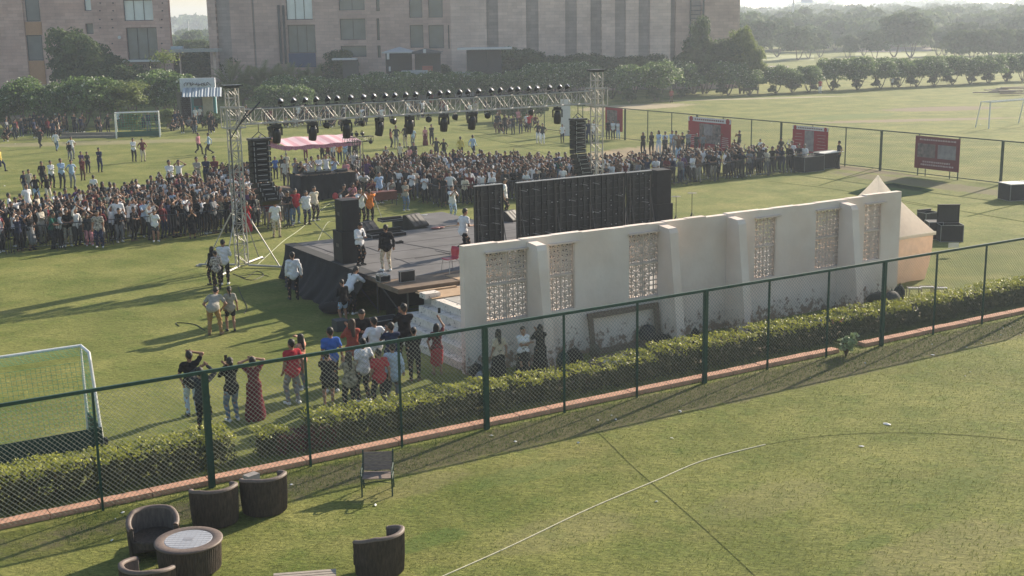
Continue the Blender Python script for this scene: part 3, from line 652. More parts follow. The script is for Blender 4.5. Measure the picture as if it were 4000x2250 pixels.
def jali(root, s0, s1, z0, z1, broken=0):
    b = MB(); t = 4.44; c = .155; nxx = max(3, round((s1-s0)/c)); nz = max(3, round((z1-z0)/c)); cx = (s1-s0)/nxx; cz = (z1-z0)/nz; th = .034; q = lambda s, z, dt=0: Lw(s, t+dt, z)
    for i in range(1, nxx): b.box(q(s0+i*cx, (z0+z1)/2), (.03, .045, z1-z0))
    for j in range(1, nz): b.box(q((s0+s1)/2, z0+j*cz), (s1-s0, .041, .03))
    for i in range(nxx):
        for j in range(nz):
            if (broken and j in (1, 2, 3) and i > nxx-3) : continue
            ox, oz = s0+i*cx, z0+j*cz; fx = 1 if (i+j) % 2 else -1; m = ox+cx/2; mz = oz+cz/2
            b.box(q(m, oz+cz*.72), (cx*.62, .036, .026)); b.box(q(m+fx*cx*.27, oz+cz*.5), (.026, .034, cz*.42)); b.box(q(m+fx*cx*.05, oz+cz*.34), (cx*.32, .032, .026)); b.box(q(m-fx*cx*.1, oz+cz*.17), (.026, .03, cz*.3))
    w_ = part(b, 'window_screen', mjali, root)
    f = MB(); f.box(q((s0+s1)/2, z0+(z1-z0)*.52, -.035), (s1-s0+.1, .07, .06)); f.box(q(s0+(s1-s0)*.5, (z0+z1)/2, .0), (.045, .055, z1-z0))
    f.box(q((s0+s1)/2+.04, z1+.01, -.15), (s1-s0+.16, .1, .045)); f.box(q(s1-.03, (z0+z1)/2-.02, -.07), (.05, .06, z1-z0-.06)); 
    part(f, 'window_frame', mjali, w_)
for i, (a, c) in enumerate(WIN): jali(wall, a, c, ZS, ZW, i == 2)
# ------------------------------------------------------------------ concrete platform behind the wall, with steps
mstep = mat('scuffed_whitewash', (.64, .575, .5), .9, .1, scale=5, col2=(.77, .71, .64), bump=.3, bscale=20)
def scuff(m, thr=.64, sc=7.):
    n = m.node_tree.nodes; l = m.node_tree.links; b = n['Principled BSDF']; base = b.inputs['Base Color'].links[0].from_socket; g = n.new('ShaderNodeNewGeometry')
    nz = n.new('ShaderNodeTexNoise'); nz.inputs['Scale'].default_value = sc; nz.inputs['Detail'].default_value = 10; nz.inputs['Roughness'].default_value = .8; nz.inputs['Distortion'].default_value = 1.2; l.new(g.outputs['Position'], nz.inputs['Vector'])
    rp = n.new('ShaderNodeValToRGB'); rp.color_ramp.elements[0].position = thr-.03; rp.color_ramp.elements[1].position = thr+.02; l.new(nz.outputs[0], rp.inputs[0])
    mx = n.new('ShaderNodeMix'); mx.data_type = 'RGBA'; l.new(rp.outputs[0], mx.inputs[0]); l.new(base, mx.inputs[6]); mx.inputs[7].default_value = (.1, .09, .085, 1); l.new(mx.outputs[2], b.inputs['Base Color'])
scuff(mstep, .585, 5.)
mplt = mat('worn_concrete', (.34, .32, .29), .9, .2, col2=(.46, .44, .4), scale=2.5)
plat = thing('platform', W(20, 7.2), 'white concrete platform with scuffed steps at the left end of the wall', 'platform', None, FA)
def box_st(b, s0, s1, t0, t1, z0, z1, o=(20, 7.2)): b.box(((s0+s1)/2-o[0], (t0+t1)/2-o[1], (z0+z1)/2), (s1-s0, t1-t0, z1-z0)); return b
b = MB(); box_st(b, 12.75, 28, 4.58, 10.1, -.05, 1.16); part(b, 'base', mplt, plat)
for i in range(5):
    b = MB(); s0 = 11.12+i*.33; box_st(b, s0, 12.745 if i < 4 else 12.745, 4.6+rnd.uniform(0, .02), 9.9-.22*i if i > 1 else 9.9-.1*i, i*.23+(-.05 if i == 0 else .002), (i+1)*.23); part(b, 'step', mstep, plat)
b = MB(); box_st(b, 12.2, 12.74, 8.95, 9.35, 1.152, 1.32); part(b, 'step_block', mstep, plat)
# ------------------------------------------------------------------ temporary stage
mcarpet = mat('stage_carpet', (.17, .165, .165), .95, .05, vary=.14, scale=1.3, bump=.25, bscale=18)
mblk = mat('black_cloth', (.016, .017, .021), .95, .1, vary=.3, scale=2, bump=.8, bscale=4, sheen=.1)
mply = mat('plywood', (.36, .235, .14), .75, .3, col2=(.5, .36, .23), scale=3, stretch=(1, 6, 1)); mplyd = mat('plywood_dark', (.15, .105, .075), .8, .3, col2=(.22, .16, .11), scale=3)
mscaf = mat('scaffold_steel', (.1, .095, .09), .5, .5, metal=.5)
SO = (19., 16.)
stage = thing('stage', W(*SO), 'grey carpeted temporary stage on scaffolding with a black skirt', 'stage', None, FA)
bx = lambda b, *a: box_st(b, *a, o=SO)
ZD = 1.3
b = MB(); bx(b, 12.1, 27.5, 11.75, 20.2, ZD-.05, ZD); part(b, 'deck', mcarpet, stage)
b = MB(); bx(b, 18.4, 20.9, 20.204, 23.75, ZD-.05, ZD); part(b, 'runway', mcarpet, stage)
b = MB(); x = 11.9
while x < 27.4:
    L = 1.22 if x > 12 else 2.4; bx(b, x, x+L-.01, 10.2, 11.745, ZD-.045+rnd.uniform(-.01, .004), ZD-.006); x += L
part(b, 'plywood_board', mply if False else mplyd, stage)
b = MB(); bx(b, 14.15, 16.4, 10.3, 11.2, ZD-.003, ZD+.014); bx(b, 16.42, 18.9, 10.35, 11.25, ZD-.003, ZD+.016); part(b, 'plywood_board', mply, stage)
b = MB(); bx(b, 12.1, 27.5, 11.75, 20.2, ZD-.17, ZD-.054); bx(b, 11.9, 27.4, 10.22, 11.74, ZD-.17, ZD-.06); part(b, 'frame', mplyd, stage)
# draped skirt on the left side: hangs and spreads on the grass
def drape(b, pts, ztop, spread, n=40, seed=1, rows=9, o=SO):
    "pts: path in s,t ; cloth hangs on its left side"
    r = random.Random(seed); P_ = []; d_ = []
    tot = 0; seg = []
    for i in range(len(pts)-1):
        L = math.dist(pts[i], pts[i+1]); seg.append(L); tot += L
    vs = []
    for k in range(n+1):
        a = tot*k/n; i = 0
        while i < len(seg)-1 and a > seg[i]: a -= seg[i]; i += 1
        f = a/seg[i]; p = (pts[i][0]*(1-f)+pts[i+1][0]*f, pts[i][1]*(1-f)+pts[i+1][1]*f); dx = ((pts[i+1][0]-pts[i][0])/seg[i], (pts[i+1][1]-pts[i][1])/seg[i]); nx_ = (-dx[1], dx[0])
        sp = spread(k/n) if callable(spread) else spread
        for j in range(rows+1):
            g = j/rows; fold = math.sin(k*1.25+seed)*.05*g+math.sin(k*.47+2*seed)*.09*g*g+r.uniform(-.012, .012); out = sp*g**1.6+fold
            vs.append((p[0]+nx_[0]*out-o[0], p[1]+nx_[1]*out-o[1], max(ztop*(1-g)-.0, .012+.02*abs(math.sin(k)))))
    m = rows+1; b.add(vs, [(k*m+j, k*m+j+1, (k+1)*m+j+1, (k+1)*m+j) for k in range(n) for j in range(rows)])
b = MB(); drape(b, [(12.08, 13.0), (12.08, 20.22)], ZD+.012, lambda f: .75*(1-f)+.28+.25*math.sin(f*3), 46, 2); part(b, 'skirt', mblk, stage, smooth=True)
b = MB(); bx(b, 12.02, 12.5, 12.7, 20.24, ZD+.003, ZD+.012); part(b, 'skirt_edge', mblk, stage)
b = MB(); drape(b, [(12.08, 20.22), (18.38, 20.22), (18.38, 23.77), (20.92, 23.77), (20.92, 20.22), (27.52, 20.22), (27.52, 11.5)], ZD-.005, .06, 150, 3, 4); part(b, 'skirt', mblk, stage, smooth=True)
b = MB(); drape(b, [(12.12, 10.3), (12.0, 13.0)], ZD-.1, .04, 1, 1, 1) if False else None
for s in np.arange(12.3, 27.6, 2.4):
    for t in (10.35, 12.6, 15.1, 17.6, 20.0):
        b.tube([(s-SO[0], t-SO[1], 0), (s-SO[0], t-SO[1], ZD-.17)], .028, 6)
for s in np.arange(12.3, 25.2, 2.4):
    b.tube([(s-SO[0], 10.38-SO[1], .1), (s+2.4-SO[0], 10.38-SO[1], ZD-.22)], .02, 5); b.tube([(s-SO[0], 10.34-SO[1], .55), (s+2.4-SO[0], 10.34-SO[1], .55)], .022, 5)
for t0, t1 in ((10.35, 12.6), (12.6, 15.1)): b.tube([(12.3-SO[0], t0-SO[1], .1), (12.3-SO[0], t1-SO[1], ZD-.2)], .02, 5)
part(b, 'scaffold', mscaf, stage)
b = MB(); bx(b, 12.4, 12.75, 12.2, 12.21, 0, ZD-.18); bx(b, 12.5, 27.3, 12.9, 12.92, 0, ZD-.18); part(b, 'back_cloth', mblk, stage)
b = MB()
for (x0, y0, x1, y1, wd) in ((1440, 930, 1790, 990, .02), (1380, 952, 1500, 990, .03), (1540, 1010, 1600, 1030, .05), (1700, 980, 1760, 995, .05), (1250, 1005, 1300, 985, .02), (1200, 955, 1330, 1000, .02), (1620, 1010, 1810, 985, .02)):
    a_ = PS(x0, y0, ZD); c_ = PS(x1, y1, ZD); b.tube([(a_[0]-SO[0], a_[1]-SO[1], ZD+.006), ((a_[0]+c_[0])/2-SO[0]+.05, (a_[1]+c_[1])/2-SO[1]+.08, ZD+.006), (c_[0]-SO[0], c_[1]-SO[1], ZD+.006)], .008, 4)
for t in (13.2, 14.7, 16.2, 17.7, 19.1): bx(b, 12.6, 27.4, t, t+.02, ZD+.001, ZD+.006)
part(b, 'carpet_seam', mat('seam_dark', (.07, .07, .075), .95), stage)
b = MB(); bx(b, 16.3, 27.45, 10.15, 12.7, ZD+.018, ZD+.026); part(b, 'added_black_sheet', mblk, stage)  # black sheet added to give dark stage shade behind the wall screens
# landing board on the steps
lb = thing('board', W(13.3, 9.35, 1.17), 'bare plywood sheet laid on the platform edge beside the steps', 'board', None, FA)
b = MB(); b.box((0, 0, .012), (1.9, 1.15, .024)); b.box((-.2, .5, .05), (1.4, .12, .04)); part(b, 'sheet', mply, lb)
# ------------------------------------------------------------------ video screens seen from behind
mled = mat('screen_back', (.017, .02, .022), .6, .35, vary=.3, scale=4, bump=.2); mledr = mat('screen_rib', (.03, .034, .035), .5, .4); mlat = mat('latch_grey', (.34, .36, .37), .5, .4)
def led(s0, s1, z0, z1, t, label, braces=1):
    root = thing('video_screen', W((s0+s1)/2, t, z0), label, 'video screen', 'video screens at the back of the stage', FA); n = max(1, round((s1-s0)/.5)); c = (s1-s0)/n; L = s1-s0; h = z1-z0; mz = max(1, round(h/.5)); ch = h/mz
    for i in range(n):
        b = MB(); x = -L/2+i*c
        b.box((x+c/2, .04, h/2), (c-.006, .08, h)); part(b, 'cabinet_column', mled, root)
    b = MB(); l_ = MB()
    for i in range(n+1): b.box((-L/2+i*c, -.02, h/2), (.035, .045, h))
    for i in range(n):
        b.box((-L/2+(i+.5)*c, -.013, h/2), (.09, .03, h-.1))
        for j in range(mz):
            b.box((-L/2+(i+.5)*c, -.012, (j+.5)*ch), (c*.8, .028, .03)); b.box((-L/2+(i+.5)*c, -.03, (j+.5)*ch), (.16, .05, .15)); b.box((-L/2+(i+.5)*c, -.008, j*ch+.02), (c, .02, .02))
            for q in (.22, .78):
                if rnd.random() < .55: l_.box((-L/2+(i+q)*c+rnd.uniform(-.02, .02), -.045, (j+rnd.choice((.2, .5, .85)))*ch), (.035, .02, .03))
            if rnd.random() < .35: l_.bar((-L/2+(i+.2)*c, -.05, (j+.55)*ch), (-L/2+(i+.75)*c, -.05, (j+.4)*ch), .012)
    part(b, 'rib', mledr, root); part(l_, 'latch', mlat, root)
    b = MB(); x = -L/2
    b.box((0, .03, h+.015), (L, .1, .03)); part(b, 'top_edge', mat('aluminium', (.5, .5, .5), .4, .5, metal=.4), root)
    b = MB()
    for i in range(max(1, int(L/1.2))+1):
        x = -L/2+.1+i*(L-.2)/max(1, int(L/1.2)); b.tube([(x, -.06, 0), (x, -.06, h*.95)], .02, 5); b.tube([(x, -.06, h*.7), (x, -.55, .02)], .018, 5)
    part(b, 'brace', mscaf, root)
    return root
sa = lambda x, y, t=12.5: PT(x, y, t)
s_a, z_a = sa(1852, 730); s_b, _ = sa(1962, 720)
led(s_a, s_b, ZD, z_a, 12.5, 'narrow black video screen panel standing alone at the left, seen from behind')
s_a, z_a = sa(2018, 716); s_b, z_b = sa(2440, 681)
led(s_a, s_b, ZD, z_a, 12.5, 'widest black video screen wall seen from behind above the whitewashed wall')
s_c, z_c = sa(2450, 676); s_d, _ = sa(2545, 668)
led(s_c, s_d, ZD-.1, z_c, 12.5, 'tall black video screen section at the right end of the wide screen')
# ------------------------------------------------------------------ speakers
mspk = mat('speaker_black', (.018, .018, .02), .65, .3, vary=.2, scale=6); mgrl = mat('speaker_grille', (.028, .028, .03), .5, .4, scale=60, vary=.4)
mrim = mat('case_trim', (.3, .31, .32), .4, .5, metal=.5)
def cabinet(name, loc, dims, label, rz=FA, tilt=0, front=-1, trim=True, group=None):
    root = thing(name, loc, label, 'speaker', group, rz); root.rotation_euler.x = tilt; w_, d_, h_ = dims
    b = MB(); b.box((0, 0, h_/2), dims); part(b, 'cabinet', mspk, root, bevel=.015)
    b = MB(); b.box((0, front*(d_/2+.008), h_/2), (w_*.92, .016, h_*.94)); part(b, 'grille', mgrl, root)
    if trim:
        b = MB()
        for s in (-1, 1): b.box((s*(w_/2+.004), 0, h_*.55), (.012, d_*.3, .12))
        part(b, 'handle', mscaf, root)
    return root
p1 = PS(1362, 1030, ZD); 
cabinet('speaker', W(p1[0]+.2, p1[1]+.42, ZD), (.8, .8, 1.13), 'lower black subwoofer cabinet standing on the stage under the tall speaker', front=1)
cabinet('speaker', W(p1[0]+.2, p1[1]+.38, ZD+1.135), (.66, .62, 1.1), 'tall black speaker cabinet stacked on a subwoofer behind the man in white shirt and tie', front=1)
b = MB(); q = P(1352, 1010, ZD)
def wedge(px, py, rz, label, big=1.):
    root = thing('monitor_speaker', P(px, py, ZD), label, 'speaker', 'wedge monitors on the stage front', FA+rz); w_, d_, h_ = .72*big, .55*big, .42*big; b = MB()
    b.add([(-w_/2, -d_/2, 0), (w_/2, -d_/2, 0), (w_/2, d_/2, 0), (-w_/2, d_/2, 0), (-w_/2, -d_/2, .08), (w_/2, -d_/2, .08), (w_/2, d_/2, h_), (-w_/2, d_/2, h_), (w_/2, d_/4, h_), (-w_/2, d_/4, h_)], [(0, 3, 2, 1), (0, 1, 5, 4), (4, 5, 8, 9), (9, 8, 6, 7), (2, 3, 7, 6), (1, 2, 6, 8, 5), (0, 4, 9, 7, 3)])
    part(b, 'cabinet', mspk, root)
    b = MB(); b.add([(-w_*.45, -d_*.46, .105), (w_*.45, -d_*.46, .105), (w_*.45, d_*.22, h_*.985), (-w_*.45, d_*.22, h_*.985)], [(0, 1, 2, 3)]); part(b, 'grille', mgrl, root)
    for s in (-1, 1): b = MB(); b.bar((s*.1*big, -d_*.5+.02, .12), (s*.1*big, d_*.2, h_+.004), .02, .012); part(b, 'bracket', mledr, root)
    return root
wedge(1440, 915, .25, 'wedge monitor beside the man in white shirt and tie', 1.15); wedge(1625, 885, .35, 'wedge monitor right of the open equipment case on the stage', 1.2)
# open case, cables and small kit on the stage
def case(name, loc, dims, label, rz=FA, lid=None, mcol=None, cat='flight case', group=None):
    root = thing(name, loc, label, cat, group, rz); w_, d_, h_ = dims; t = .02; mc = mcol or mspk
    b = MB()
    if lid is None: b.box((0, 0, h_/2), dims)
    else:
        b.box((0, 0, t/2), (w_, d_, t)); b.box((0, -d_/2+t/2, h_/2+t/2), (w_, t, h_-t)); b.box((0, d_/2-t/2, h_/2+t/2), (w_, t, h_-t)); b.box((-w_/2+t/2, 0, h_/2+t/2), (t, d_-2*t, h_-t)); b.box((w_/2-t/2, 0, h_/2+t/2), (t, d_-2*t, h_-t))
    part(b, 'box', mc, root)
    b = MB(); e = .022
    for x in (-1, 1):
        for y in (-1, 1): b.box((x*w_/2, y*d_/2, h_/2), (e, e, h_+.01))
        b.box((x*w_/2, 0, h_), (e, d_-e, e)); b.box((x*w_/2, 0, .01), (e, d_-e, e)); b.box((0, x*d_/2, h_), (w_-e, e, e)); b.box((0, x*d_/2, .01), (w_-e, e, e))
    part(b, 'trim', mrim, root)
    if lid is not None:
        side, lh = lid; b = MB(); y = side*(d_/2+.01); b.box((0, y, h_+lh/2+.01), (w_, .03, lh)); b.box((0, y-side*.06, h_+lh+.0), (w_, .12, .02)); l_ = part(b, 'lid', mc, root)
        b = MB(); b.box((0, y-side*.02, h_+lh/2+.01), (w_*.86, .03, lh*.82)); setp(b.build('foam', mgrl), l_)
    return root
case('equipment_case', P(1497, 1098, ZD), (.36, .3, .2), 'small dark box with cables on the plywood stage edge', cat='equipment box')
case('equipment_case', P(1590, 1100, ZD), (.52, .12, .36), 'open aluminium framed case standing on edge at the plywood stage edge', cat='equipment case')
b = MB(); 
for i in range(6): b.tube([(rnd.uniform(-.25, .25), rnd.uniform(-.12, .12), .03+rnd.uniform(0, .12)) for _ in range(4)], .012, 5)
o = b.build('cable_coil', mat('white_cable', (.6, .6, .6), .6)); o.location = P(1497, 1082, ZD+.2); tag(o, 'tangle of white cables on the small dark box', 'cable')
case('equipment_case', P(1510, 925, ZD), (1.5, .5, .16), 'long low open black case between the wedge monitors', lid=(1, .14), cat='equipment case')
case('equipment_case', P(1530, 862, ZD), (1.1, .45, .08), 'flat black case lying open behind the long low case', lid=(1, .05), cat='equipment case')
b = MB(); b.sph((0, 0, .17), (.2, .14, .17), 8, 6); b.sph((.12, .03, .25), (.12, .1, .12), 8, 6); o = b.build('backpack', mblk, smooth=True); o.location = P(1597, 868, ZD); tag(o, 'black bag behind the wedge monitor on the stage', 'bag')
b = MB(); b.sph((0, 0, .15), (.2, .14, .15), 8, 6); b.tube([(-.12, 0, .2), (0, 0, .36), (.12, 0, .2)], .015, 5); o = b.build('backpack', mblk, smooth=True); o.location = P(1437, 885, ZD); tag(o, 'black bag beside the tall speaker near the photographers', 'bag')
# guitar shaped instrument lying on the deck
g_ = thing('guitar', P(1720, 893, ZD), 'reddish guitar lying on the stage carpet right of the wedge monitor', 'guitar', None, FA-.15)
b = MB(); b.sph((-.2, 0, .05), (.22, .17, .045), 14, 6); b.sph((.03, 0, .05), (.16, .12, .04), 14, 6); part(b, 'body', mat('guitar_wood', (.35, .15, .12), .4), g_, smooth=True)
b = MB(); b.box((.45, 0, .07), (.62, .05, .03)); b.box((.8, 0, .07), (.14, .075, .025)); part(b, 'neck', mply, g_)
b = MB(); b.box((0, 0, .04), (.3, .12, .08)); b.box((.05, 0, .09), (.1, .05, .03)); o = b.build('foot_pedal', mspk); o.location = P(1560, 950, ZD); o.rotation_euler.z = FA; tag(o, 'small black pedal alone in the middle of the stage carpet', 'pedal')
b = MB(); b.box((0, 0, .01), (.3, .05, .02)); b.box((.05, .05, .015), (.25, .04, .02), rz=.5); o = b.build('paper', ml); o.location = P(1655, 840, ZD); tag(o, 'folded white paper lying at the back of the stage carpet', 'paper')
# red chair
def redchair(loc, rz, label):
    root = thing('chair', loc, label, 'chair', None, rz); mr = mat('red_plastic', (.5, .02, .045), .35, .5, vary=.05); ms = mat('steel_leg', (.35, .35, .36), .35, .6, metal=.7)
    b = MB(); vs = []; fs = []; n = 10; m = 9
    prof = [(.24, .44), (.2, .455), (.05, .44), (-.12, .435), (-.2, .47), (-.235, .56), (-.25, .7), (-.27, .84)]; wds = [.2, .215, .22, .215, .19, .185, .225, .2]
    for (y, z), wd in zip(prof, wds):
        for k in range(m): f_ = k/(m-1)*2-1; vs.append((f_*wd, y+(.05*f_*f_ if z > .5 else 0), z+(.02*f_*f_ if z < .5 else 0)))
    for i in range(len(prof)-1):
        for k in range(m-1): fs.append((i*m+k, i*m+k+1, (i+1)*m+k+1, (i+1)*m+k))
    b.add(vs, fs); o = part(b, 'shell', mr, root, smooth=True); sm = o.modifiers.new('thick', 'SOLIDIFY'); sm.thickness = .014
    for x in (-1, 1):
        for y in (-1, 1): b = MB(); b.tube([(x*.14, y*.12, .43), (x*.2, y*.2, .4), (x*.23, y*.24, .0)], .012, 6); part(b, 'leg', ms, root)
redchair(P(1762, 1062, ZD), FA+math.pi/2+.15, 'red plastic chair with steel legs on the stage beside the wall end')
# drum gear to the right of the screens
def cymbal(px, py, h, label):
    root = thing('cymbal_stand', P(px, py, 1.2), label, 'cymbal stand'); b = MB(); b.tube([(0, 0, 0), (0, 0, h)], .014, 6)
    for a in (0, 2.1, 4.2): b.tube([(0, 0, h*.35), (.25*math.cos(a), .25*math.sin(a), 0)], .012, 5)
    part(b, 'stand', mscaf, root); b = MB(); b.lathe([(.001, .03), (.05, .02), (.2, 0), (.2, -.004), (.001, .02)], (0, 0, h), 16); part(b, 'cymbal', mat('brass', (.25, .2, .1), .35, .6, metal=.8), root)
cymbal(2702, 870, 1.25, 'cymbal on a thin stand rising above the middle of the wall'); cymbal(2640, 880, 1.2, 'cymbal stand beside the right speaker stack')
q = sa(2605, 775, 12.9)
cabinet('speaker', W(q[0]-.35, 12.9, ZD), (.75, .7, 1.32), 'lower black speaker cabinet of the right stack beside the screens', front=1)
cabinet('speaker', W(q[0]-.4, 12.9, ZD+1.325), (.7, .65, 1.3), 'upper black speaker cabinet of the right stack beside the screens', front=1)
wedge(2003, 862, .4, 'monitor speaker visible in the gap between the two video screens', 1.0)
def PSs(x, y, s):
    "pixel onto the plane s = const -> (t, z)"
    d = ray(x, y); k = (s+O2@_u)/(d[:2]@_u); X = k*d[:2]-O2
    return float(X@_v), float(CH+k*d[2])
# ------------------------------------------------------------------ lighting truss
mtr = mat('truss_aluminium', (.42, .4, .36), .55, .4, metal=.15, vary=.15, scale=5)
mtrd = mat('truss_dark', (.05, .05, .05), .5, .4)
def truss(mb, a, b_, w_, h_, bay, r=.026, r2=.014, up=(0, 0, 1), alt=True):
    a, b_ = Vector(a), Vector(b_); d = (b_-a).normalized(); L = (b_-a).length; y = Vector(up).cross(d).normalized(); z = d.cross(y); n = max(1, round(L/bay)); c = L/n
    q = lambda i, j, k: a+d*(i*c)+y*(j*w_/2)+z*(k*h_/2)
    for j, k in ((-1, -1), (1, -1), (1, 1), (-1, 1)): mb.tube([q(0, j, k), q(n, j, k)], r, 6)
    for i in range(n+1):
        for j in (-1, 1): mb.tube([q(i, j, -1), q(i, j, 1)], r2, 4, False)
        for k in (-1, 1): mb.tube([q(i, -1, k), q(i, 1, k)], r2, 4, False)
        if i < n:
            f = i % 2 if alt else 0
            for j in (-1, 1): mb.tube([q(i, j, -1 if f else 1), q(i+1, j, 1 if f else -1)], r2, 4, False)
            for k in (-1, 1): mb.tube([q(i, -1 if f else 1, k), q(i+1, 1 if f else -1, k)], r2, 4, False)
SA, SB, TT = 11.35, 28.95, 23.2
ZB = 6.02
rig = thing('lighting_truss', W(SA, TT), 'long aluminium lighting truss carried by two lattice towers over the stage front', 'truss', None, FA)
LR = lambda s, t, z: (s-SA, t-TT, z)
for nm, s in (('tower', SA), ('tower', SB)):
    b = MB(); truss(b, LR(s, TT, .12), LR(s, TT, 7.2), .4, .4, .42, .028, .014, up=(1, 0, 0)); tw = part(b, nm, mtr, rig)
    b = MB(); b.box(LR(s, TT, 7.26), (.75, .6, .06)); b.box(LR(s, TT, 7.2), (.5, .5, .05)); setp(b.build('head_block', mtrd), tw)
    b = MB()
    for x, y in ((-1, -1), (1, -1), (1, 1), (-1, 1)):
        b.tube([LR(s+x*.24, TT+y*.24, 2.2), LR(s+x*1.15, TT+y*1.15, .08)], .026, 6)
        b.tube([LR(s+x*.2, TT+y*.2, .1), LR(s+x*1.35, TT+y*1.35, .06)], .045, 6); b.box(LR(s+x*1.35, TT+y*1.35, .02), (.2, .2, .04))
    part(b, 'outrigger', mtr if nm else mtr, tw and rig)
    b = MB()
    for z in (5.62, 6.42):
        for x in (-1, 1): b.tube([LR(s+x*.36, TT-.36, z), LR(s+x*.36, TT+.36, z)], .026, 6)
        for y in (-1, 1): b.tube([LR(s-.36, TT+y*.36, z), LR(s+.36, TT+y*.36, z)], .026, 6)
    for x in (-1, 1):
        for y in (-1, 1): b.tube([LR(s+x*.36, TT+y*.36, 5.62), LR(s+x*.36, TT+y*.36, 6.42)], .022, 6); b.tube([LR(s+x*.36, TT+y*.1, 5.62), LR(s+x*.36, TT-y*.2, 6.42)], .014, 4)
    part(b, 'sleeve', mtr, rig)
b = MB(); truss(b, LR(SA+.36, TT, ZB), LR(SB-.36, TT, ZB), .42, .58, .46, .027, .015); part(b, 'beam', mtr, rig)
b = MB(); b.bar(LR(SA+.1, TT-.4, 5.75), LR(SA+1.0, TT-.4, 6.9-.3), .05); b.bar(LR(SA-.3, TT-.38, 5.2), LR(SA+.5, TT-.38, 6.3), .035); part(b, 'safety_bar', mtrd, rig)
b = MB(); pts = [LR(SA+.7+i*.6, TT-.1+.12*math.sin(i*1.7), ZB+.33+.015*math.sin(i*2.3)) for i in range(28)]; b.tube(pts, .02, 5); b.tube([(p[0], p[1]+.1, p[2]) for p in pts], .014, 5); part(b, 'cable_run', mtrd, rig)
b = MB(); b.tube([LR(SA-.22, TT-.25, .1), LR(SA-.26, TT-.27, 5.6)], .022, 5); part(b, 'hoist_chain', mtrd, rig)
# fixtures
mfix = mat('fixture_black', (.014, .014, .016), .4, .5); mlens = mat('lens_glass_glint', (.75, .75, .76), .12, .8, vary=.02, metal=.2)  # near-white lens colour stands in for the glint of the sky
def moving_head(loc, s, rz, label, group):
    root = thing('moving_head_light', loc, label, 'stage light', group, rz); root.scale = (s,)*3
    b = MB(); b.box((0, 0, -.07), (.34, .24, .13)); b.box((0, 0, .02), (.08, .1, .08)); part(b, 'base', mfix, root, bevel=.01)
    b = MB()
    for x in (-1, 1): b.box((x*.2, 0, -.28), (.05, .11, .34)); 
    b.box((0, 0, -.145), (.44, .12, .03)); part(b, 'yoke', mfix, root)
    b = MB(); b.lathe([(.001, -.26), (.1, -.25), (.15, -.12), (.165, .05), (.16, .2), (.15, .3), (.001, .3)], (0, 0, 0), 14); o = part(b, 'head', mfix, root, smooth=True); o.location = (0, 0, -.42); o.rotation_euler = (math.radians(180+14), 0, 0)
    return root
HEADS = [(1080, 500), (1221, 492), (1353, 478), (1482, 470), (1600, 460), (1733, 448), (1843, 440), (2177, 420)]
mh0 = None
for i, (x, y) in enumerate(HEADS):
    s, _ = PT(x, y, TT-.1); loc = W(s, TT-.1, ZB-.34)
    lab = 'large black moving head hanging under the truss beam'
    if mh0 is None: mh0 = moving_head(loc, 1.05, FA, lab+', the one nearest the left tower', 'moving heads under the truss')
    else: dup(mh0, loc, FA+rnd.uniform(-.5, .5), lab+', '+['', 'second', 'third', 'fourth', 'fifth', 'sixth', 'seventh', 'last'][i]+' from the left tower', None)
def small_head(loc, label, group):
    root = thing('spot_light', loc, label, 'stage light', group, FA); b = MB(); b.box((0, 0, -.03), (.06, .06, .1)); b.tube([(-.13, 0, -.2), (-.13, 0, -.07), (.13, 0, -.07), (.13, 0, -.2)], .014, 5); part(b, 'bracket', mfix, root)
    b = MB(); b.lathe([(.001, -.13), (.07, -.12), (.12, -.04), (.135, .1), (.14, .11), (.001, .105)], (0, 0, 0), 12); o = part(b, 'head', mfix, root, smooth=True); o.location = (0, 0, -.22); o.rotation_euler = (math.radians(100), 0, .5); return root
sh0 = None
for i, (x, y) in enumerate([(1056, 500), (1274, 495), (1411, 484), (1534, 470), (1674, 460), (1777, 452), (1903, 440), (2074, 430)]):
    s, _ = PT(x, y, TT+.12); loc = W(s, TT+.12, ZB-.32)
    if sh0 is None: sh0 = small_head(loc, 'small round black spotlight hanging under the truss beam', 'small spotlights under the truss')
    else: dup(sh0, loc, FA+rnd.uniform(-1, 1), 'small round black spotlight under the truss beam, '+ORD(i)+' from the left')
def par(loc, label, group):
    root = thing('par_light', loc, label, 'stage light', group, FA); b = MB(); b.tube([(-.12, 0, .22), (-.12, 0, .03), (.12, 0, .03), (.12, 0, .22)], .012, 5); b.box((0, 0, 0), (.07, .07, .09)); part(b, 'bracket', mfix, root)
    b = MB(); b.lathe([(.001, -.16), (.06, -.15), (.1, -.08), (.115, .0), (.12, .12), (.112, .12), (.1, .09)], (0, 0, 0), 12); o = part(b, 'can', mfix, root, smooth=True); o.location = (0, 0, .22); er = (rotz(-FA).to_3x3()@Vector((.62, -.34, .62))).to_track_quat('Z', 'Y').to_euler(); o.rotation_euler = er
    b = MB(); b.lathe([(.1, .095), (.09, .11), (.001, .12)], (0, 0, 0), 12); l_ = b.build('lens', mlens, smooth=True); l_.location = (0, 0, .22); l_.rotation_euler = er; setp(l_, root); return root
PARS = [1095, 1146, 1192, 1235, 1280, 1317, 1370, 1420, 1460, 1505, 1542, 1585, 1624, 1676, 1719, 1750, 1796, 1828, 1870, 1919, 1954, 1995, 2023, 2066, 2097, 2146, 2186, 2216]
pr0 = None
for i, x in enumerate(PARS):
    s, _ = PT(x, 400, TT-.15); loc = W(s, TT-.15, ZB+.36)
    if pr0 is None: pr0 = par(loc, 'leftmost small can light with a bright lens clamped on top of the truss beam', 'can lights on top of the truss'); pr0.scale = (.85,)*3
    else: dup(pr0, loc, FA+rnd.uniform(-.25, .25), 'small can light on top of the truss beam, '+ORD(i)+' from the left')
